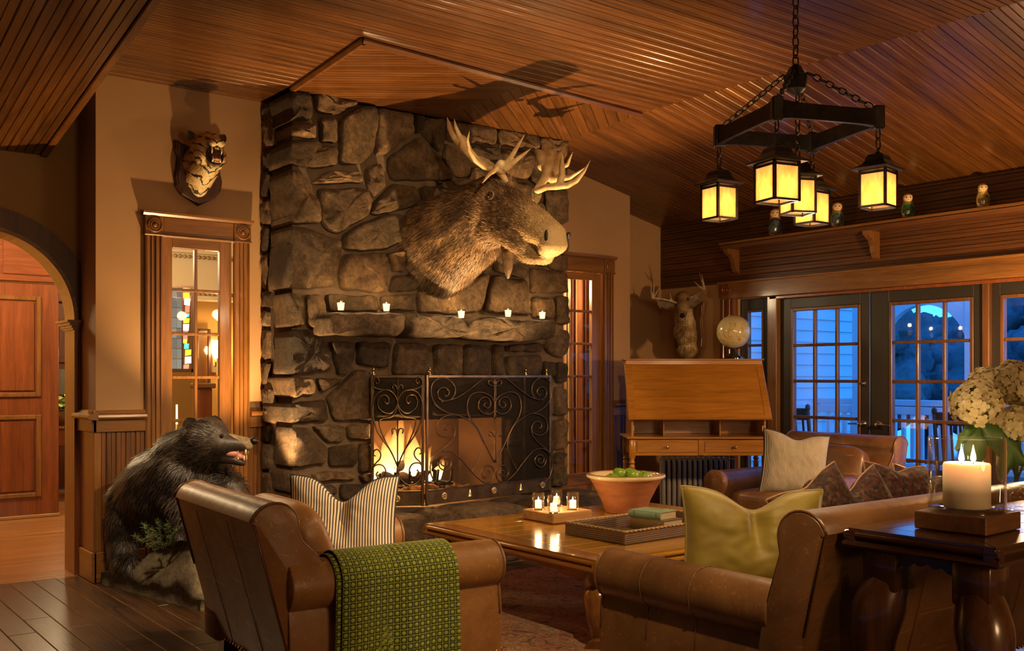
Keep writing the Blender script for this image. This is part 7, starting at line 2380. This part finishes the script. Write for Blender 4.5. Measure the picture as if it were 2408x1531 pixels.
pl = MB()
for k in range(150):
    a = random.random() * 6.28; r_ = .04 + .13 * random.random(); zz = .15 + .16 * random.random()
    c_ = Vector((r_ * math.cos(a), r_ * math.sin(a), zz))
    M = T(*c_) @ Euler((random.uniform(-.9, .9), random.uniform(-.9, .9), random.random() * 6.28)).to_matrix().to_4x4()
    pl.add([(0, 0, 0), (.018, .02, .004), (.026, .05, -.004), (0, .07, -.012), (-.026, .05, -.004), (-.018, .02, .004)], [(0, 1, 2, 3), (0, 3, 4, 5)], M)
pl.build('foliage', mottled('pale_foliage', (.16, .28, .05), (.34, .46, .14), 10, .5), pot)

# stained glass panel, sconce, column, dining furniture
sg = empty('stained_glass_panel', (3.30, 9.55, 1.43), label='lit stained glass panel seen through the left glazed door', cat='stained glass')
cols = [(.62, .20, .10), (.80, .70, .52), (.78, .46, .03), (.10, .52, .38), (.72, .42, .04), (.70, .16, .09), (.82, .74, .55), (.76, .44, .03), (.12, .50, .40), (.66, .16, .09), (.78, .70, .46), (.74, .42, .03), (.70, .24, .10)]
sgm = {}
def sg_mat(c, st=.9):
    if (c, st) not in sgm:
        sgm[(c, st)] = emit('stained_glass_%d' % len(sgm), c, st)
    return sgm[(c, st)]
zz = 0
for k, c in enumerate(cols):
    h_ = .045 + .022 * ((k * 7) % 4) / 2
    w0 = .050 + .012 * math.sin(k * 1.3)
    o_ = .016 * math.sin(k * .9)
    MB().prism([(.04 + o_, zz + .003), (.04 + o_ + w0, zz + .003 + .01 * math.sin(k)), (.04 + o_ + w0 + .005, zz + h_), (.042 + o_, zz + h_ - .004)], 0, .006, 'XZ').build('glass_piece', sg_mat(c, 1.3), sg)
    zz += h_
ZT = zz
for i in range(4):
    for j in range(8):
        x0 = -.17 + i * .048; z0 = j * ZT / 8
        g_ = .16 + .10 * ((i * 5 + j * 3) % 4) / 3
        c = (g_, g_ * .9, g_ * .72) if not (j < 3 and i < 2) else ((.05, .10, .03) if (i + j) % 2 else (.30, .04, .02))
        MB().box((x0 + .002, 0, z0 + .003), (x0 + .046, .006, z0 + ZT / 8 - .003)).build('glass_piece', sg_mat(c, .7), sg)
fr_ = MB()
fr_.box((-.20, -.006, -.03), (.14, .012, 0)).box((-.20, -.006, ZT), (.14, .012, ZT + .02)).box((-.20, -.006, -.03), (-.172, .012, ZT)).box((.115, -.006, -.03), (.14, .012, ZT))
fr_.box((.022, -.004, 0), (.034, .010, ZT))
fr_.build('lead_frame', plain('lead_came', (.10, .05, .03), .5), sg)
sc_ = empty('wall_sconce', (4.26, 11.18, 1.52), label='small glowing wall sconce on the amber dining room wall', cat='wall lamp')
MB().lathe([(.03, 0), (.05, .10), (.045, .2)], 14, T(0, -.06, .05)).build('shade', emit('sconce_glow', (1, .70, .32), 9), sc_, smooth=True)
MB().cbox((-.03, -.03, -.12), (.03, 0, .1), .006).build('backplate', BRASS, sc_)
MB().tube([(0, -.02, -.05), (0, -.06, -.04), (0, -.06, .05)], .008, 8).build('arm', BRASS, sc_, smooth=True)
point('sconce_light', (4.26, 11.0, 1.66), 9, WARM, .05)
pf = empty('picture_frame', (4.14, 11.17, 1.35), label='tall carved mirror frame hanging beside the wall sconce', cat='frame')
for a, b in (((-.10, -.03, -.25), (-.07, 0, .55)), ((.04, -.03, -.25), (.07, 0, .55)), ((-.07, -.03, .52), (.04, 0, .55)), ((-.07, -.03, -.25), (.04, 0, -.22))):
    MB().cbox(a, b, .006).build('frame_rail', W_MAHOG_DK, pf)
MB().box((-.07, -.012, -.22), (.04, -.006, .52)).build('mirror', plain('mirror_glass', (.8, .62, .35), .08, 1.0), pf)
col = empty('newel_column', (3.66, 9.9, 0), label='square red-brown wooden column in the dining room', cat='column')
MB().cbox((-.07, -.07, 0), (.07, .07, 1.24), .008).build('shaft', W_MAHOG_Z, col)
MB().cbox((-.10, -.10, 1.24), (.10, .10, 1.29), .01).build('cap', W_TRIM_X, col)
dtb = empty('dining_table', (3.12, 9.1, 0), label='round dining table under a pale cloth behind the left glazed door', cat='table')
MB().lathe([(.42, .20), (.40, .74), (.395, .76), (.001, .762)], 36).build('tablecloth', plain('pale_cloth', (.50, .40, .24), .85), dtb, smooth=40)
MB().lathe([(.2, 0), (.06, .06), (.05, .2)], 16).build('pedestal', W_MAHOG_DK, dtb, smooth=True)
def dining_chair(loc, rz, label):
    e = empty('dining_chair', loc, rz, label=label, cat='chair', group='dining chairs beyond the door')
    MB().cbox((-.23, -.22, .43), (.23, .24, .49), .015).build('seat', plain('olive_upholstery', (.16, .12, .05), .8), e, smooth=40)
    MB().cbox((-.21, -.25, .60), (.21, -.20, 1.00), .02).build('backrest', MATS['olive_upholstery'], e, smooth=40)
    for sx in (-1, 1):
        MB().cbox((sx * .21 - .02, .18, 0), (sx * .21 + .02, .22, .43), .004).build('leg', W_MAHOG_DK, e)
        MB().tube([(sx * .21, -.20, 0), (sx * .21, -.22, .5), (sx * .22, -.26, 1.03)], .02, 8).build('leg', W_MAHOG_DK, e, smooth=True)
        MB().tube([(sx * .23, -.22, .68), (sx * .25, .0, .68), (sx * .24, .14, .66), (sx * .23, .16, .49)], .016, 8).build('arm', W_MAHOG_DK, e, smooth=True)
dining_chair((3.40, 8.55, 0), .6, 'upholstered dining chair nearest the left glazed door')
dining_chair((3.78, 9.05, 0), 1.6, 'upholstered dining chair to the right of the round dining table')
tl_ = empty('taper_candles', (3.12, 9.1, .762), label='slim candlestick with lit taper on the dining table', cat='candle')
MB().lathe([(.04, 0), (.01, .03), (.012, .16)], 12).build('stick', BRASS, tl_, smooth=True)
MB().lathe([(.010, .16), (.009, .34)], 10).build('taper', WAX_LIT, tl_)
point('dining_lamp', (3.2, 9.3, 2.45), 26, WARM2, .12)
point('hall_lamp', (1.35, 9.2, 2.55), 75, WARM2, .12)
point('hall_lamp_far', (2.75, 11.6, 2.4), 40, WARM2, .10)
point('added_passage_light', (5.9, 7.25, 2.2), 26, WARM2, .10)  # added light for the curtain and jamb behind the right door

# striped curtain and fluted jamb behind the right glazed door
cur = MB()
def curf(u, v):
    x = 6.10 + .46 * u
    return (x - 6.3, .022 * math.sin(u * 60) + .006 * vnoise((u * 9, v * 3, 0)), 2.45 * v - .0)
cur.grid(curf, 121, 20)
def cur_mat():
    s = NT('striped_curtain')
    tc = s.n('TexCoord'); sp = s.n('SeparateXYZ'); s.l(tc.outputs['Object'], sp.inputs[0])
    f = s.math('FRACT', s.math('MULTIPLY', sp.outputs['X'], 26.0))
    c = s.ramp(f, [(.0, (.66, .44, .20)), (.3, (.66, .44, .20)), (.36, (.22, .05, .03)), (.55, (.22, .05, .03)), (.60, (.62, .38, .14)), (.8, (.45, .16, .08)), (1.0, (.66, .44, .20))])
    s.bsdf(c, .8)
    return s.m
ce = empty('striped_curtain', (6.3, 7.47, 0.05), label='red and gold striped curtain behind the right glazed door', cat='curtain')
cur.build('cloth', cur_mat(), ce, smooth=True)
MB().tube([(-.25, 0, 2.50), (.28, 0, 2.50)], .014, 8).build('rod', BRASS, ce)
fj = empty('trim_fluted_jamb', (6.42, 7.16, 0), kind='structure')
for k in range(6):
    MB().cbox((-.10 + k * .034, -.012 - .012 * (k % 2), 0), (-.10 + k * .034 + .030, .06, 2.6), .008).build('flute', W_MAHOG_Z, fj)

# ================================================================== VERANDA
porch = struct('floor_veranda', MB().box((7.68, -1, -.25), (11.0, 9.5, -.06)), plain('grey_deck_paint', (.30, .32, .34), .6))
hs = empty('clapboard_house', (10.2, 7.6, 0), label='white clapboard wing of the house beyond the veranda', cat='house')
MB().box((-1.9, .02, -.3), (1.5, 2.0, 4.2)).build('wall', WHITE_PAINT, hs)
cme = MB().prism([(0, 0), (-.026, 0), (-.006, .145), (0, .145)], -1.9, 1.42, 'YZ').mesh('clapboard', WHITE_PAINT)
for k in range(28):
    link('clapboard', cme, hs, (0, .022, -.2 + k * .142))
MB().cbox((1.40, -.03, -.3), (1.54, .1, 4.2), .006).build('corner_board', WHITE_PAINT, hs)
MB().cbox((-1.9, -.05, .86), (1.54, .03, 1.02), .006).build('band_board', WHITE_PAINT, hs)
rl = empty('veranda_railing', (10.6, 5.0, 0), label='white veranda railing with square balusters and broad top boards', cat='railing')
for z0, z1 in ((.92, 1.01), (1.02, 1.09), (.30, .36)):
    MB().cbox((-.03, -5.5, z0), (.03, 2.6, z1), .006).build('rail', WHITE_PAINT, rl)
bme_ = MB().box((-.02, -.02, .36), (.02, .02, .92)).mesh('baluster', WHITE_PAINT)
for k in range(60):
    link('baluster', bme_, rl, (0, -4.2 + k * .112, 0))
for k, (y, lab) in enumerate(((6.95, 'white square veranda post at the left by the clapboards'), (5.56, 'white square veranda post right of the arch'), (3.2, 'white square veranda post at the far right'))):
    e = empty('veranda_post', (10.6, y, -.06), label=lab, cat='post', group='veranda posts')
    MB().cbox((-.08, -.08, 0), (.08, .08, 3.1), .008).build('shaft', WHITE_PAINT, e)
    MB().cbox((-.11, -.11, 0), (.11, .11, .2), .008).build('plinth', WHITE_PAINT, e)
ar = empty('veranda_arch', (10.6, 6.14, 1.62), label='white curved arch brace between the veranda posts', cat='arch')
am = MB()
for i in range(24):
    t0, t1 = PI * i / 24, PI * (i + 1) / 24
    am.prism([((.52 + d) * math.cos(t), (.55 + d) * math.sin(t)) for d, t in ((0, t0), (.13, t0), (.13, t1), (0, t1))], -.05, .05, 'YZ')
am.build('arch_band', WHITE_PAINT, ar)
sp_ = MB()
sp_.box((-.03, -.66, .72), (.03, .66, 1.4))
for i in range(24):
    t0, t1 = PI * i / 24, PI * (i + 1) / 24
    sp_.prism([(.64 * math.cos(t0), .67 * math.sin(t0)), (.64 * math.cos(t1), .67 * math.sin(t1)), (.66 * math.cos(t1), .74), (.66 * math.cos(t0), .74)], -.03, .03, 'YZ')
sp_.build('spandrel', WHITE_PAINT, ar)
RW = wood('rocker_wood', (.10, .05, .03), (.20, .11, .06), 'Z', .5)
def rocking_chair(loc, rz, label):
    e = empty('rocking_chair', loc, rz, label=label, cat='rocking chair', group='rocking chairs on the veranda')
    for sx in (-1, 1):
        MB().tube([(sx * .26, -.22, .08), (sx * .26, -.24, .5), (sx * .26, -.34, 1.08)], .02, 8).build('post', RW, e, smooth=True)
        MB().lathe([(.018, 0), (.026, .02), (.022, .05), (.001, .065)], 10, T(sx * .26, -.34, 1.08)).build('finial', RW, e, smooth=True)
        MB().tube([(sx * .26, .24, .06), (sx * .26, .24, .62)], .02, 8).build('leg', RW, e)
        MB().cbox((sx * .26 - .04, -.28, .62), (sx * .26 + .04, .30, .645), .006).build('arm', RW, e)
        MB().tube([(sx * .26, -.45, .07), (sx * .26, -.2, .02), (sx * .26, .1, .015), (sx * .26, .38, .06)], .018, 8).build('rocker', RW, e, smooth=True)
    MB().cbox((-.26, -.24, .40), (.26, .26, .43), .008).build('seat', RW, e)
    for z, zt in ((.52, 0), (.98, 0)):
        MB().cbox((-.25, -.27 - (z - .5) * .16, z), (.25, -.245 - (z - .5) * .16, z + (.12 if z > .9 else .05)), .008).build('back_rail', RW, e)
    for k in range(6):
        x = -.20 + k * .08
        MB().tube([(x, -.255, .55), (x, -.33, 1.0)], .012, 6).build('spindle', RW, e)
rocking_chair((8.72, 6.45, -.06), math.radians(-80), 'wooden rocking chair outside the left veranda door')
rocking_chair((8.85, 4.62, -.06), math.radians(-80), 'wooden rocking chair outside the right veranda door')
# lawn, far shore and trees
struct('ground', MB().box((11, -60, -1.2), (120, 70, -1.0)), plain('evening_lawn', (.05, .08, .06), .9))
lake = struct('lake', MB().box((26, -60, -.999), (120, 70, -.95)), plain('lake_water', (.05, .10, .16), .12))
TREE_M = mottled('hazy_tree_leaves', (.045, .075, .085), (.11, .16, .17), 1.2, .9, .6, 3, .3)  # blue evening haze is mixed into the leaf colour
rt = random.Random(9)
ORD = ('leftmost', 'second', 'third', 'fourth', 'fifth', 'sixth', 'rightmost')
for k in range(7):
    a = math.radians(39.5 - k * 2.7)
    d_ = 34 + rt.uniform(-4, 4)
    x, y = d_ * math.cos(a) * 1.05, d_ * math.sin(a)
    h_ = 4.6 + rt.uniform(-.4, 1.3)
    e = empty('far_tree', (x, y, -1.0), label='dusky far-shore tree beyond the veranda, %s from the left of the row' % ORD[k] if 0 < k < 6 else 'dusky %s tree of the far-shore row beyond the veranda' % ORD[k], cat='tree', group='trees on the far shore')
    MB().tube([(0, 0, 0), (0, 0, h_ * .5)], .18, 8).build('trunk', plain('trunk', (.02, .015, .012), .9), e)
    cr2 = MB()
    for j in range(9):
        cx_, cy_, cz_, r_ = rt.uniform(-1.1, 1.1), rt.uniform(-1.6, 1.6), h_ * rt.uniform(.35, .85), h_ * rt.uniform(.16, .26)
        def cf(u, v):
            a2 = 2 * PI * u; t2 = PI * v
            d2 = Vector((math.sin(t2) * math.cos(a2), math.sin(t2) * math.sin(a2), math.cos(t2)))
            rr2 = r_ * (1 + .35 * vnoise(d2 * 2.2 + Vector((j, k, 0))) + .25 * vnoise(d2 * 6 + Vector((k, j, 3))))
            return (cx_ + d2.x * rr2, cy_ + d2.y * rr2, cz_ + d2.z * rr2)
        cr2.grid(cf, 22, 14, closed_u=True)
    cr2.build('crown', TREE_M, e, smooth=True)
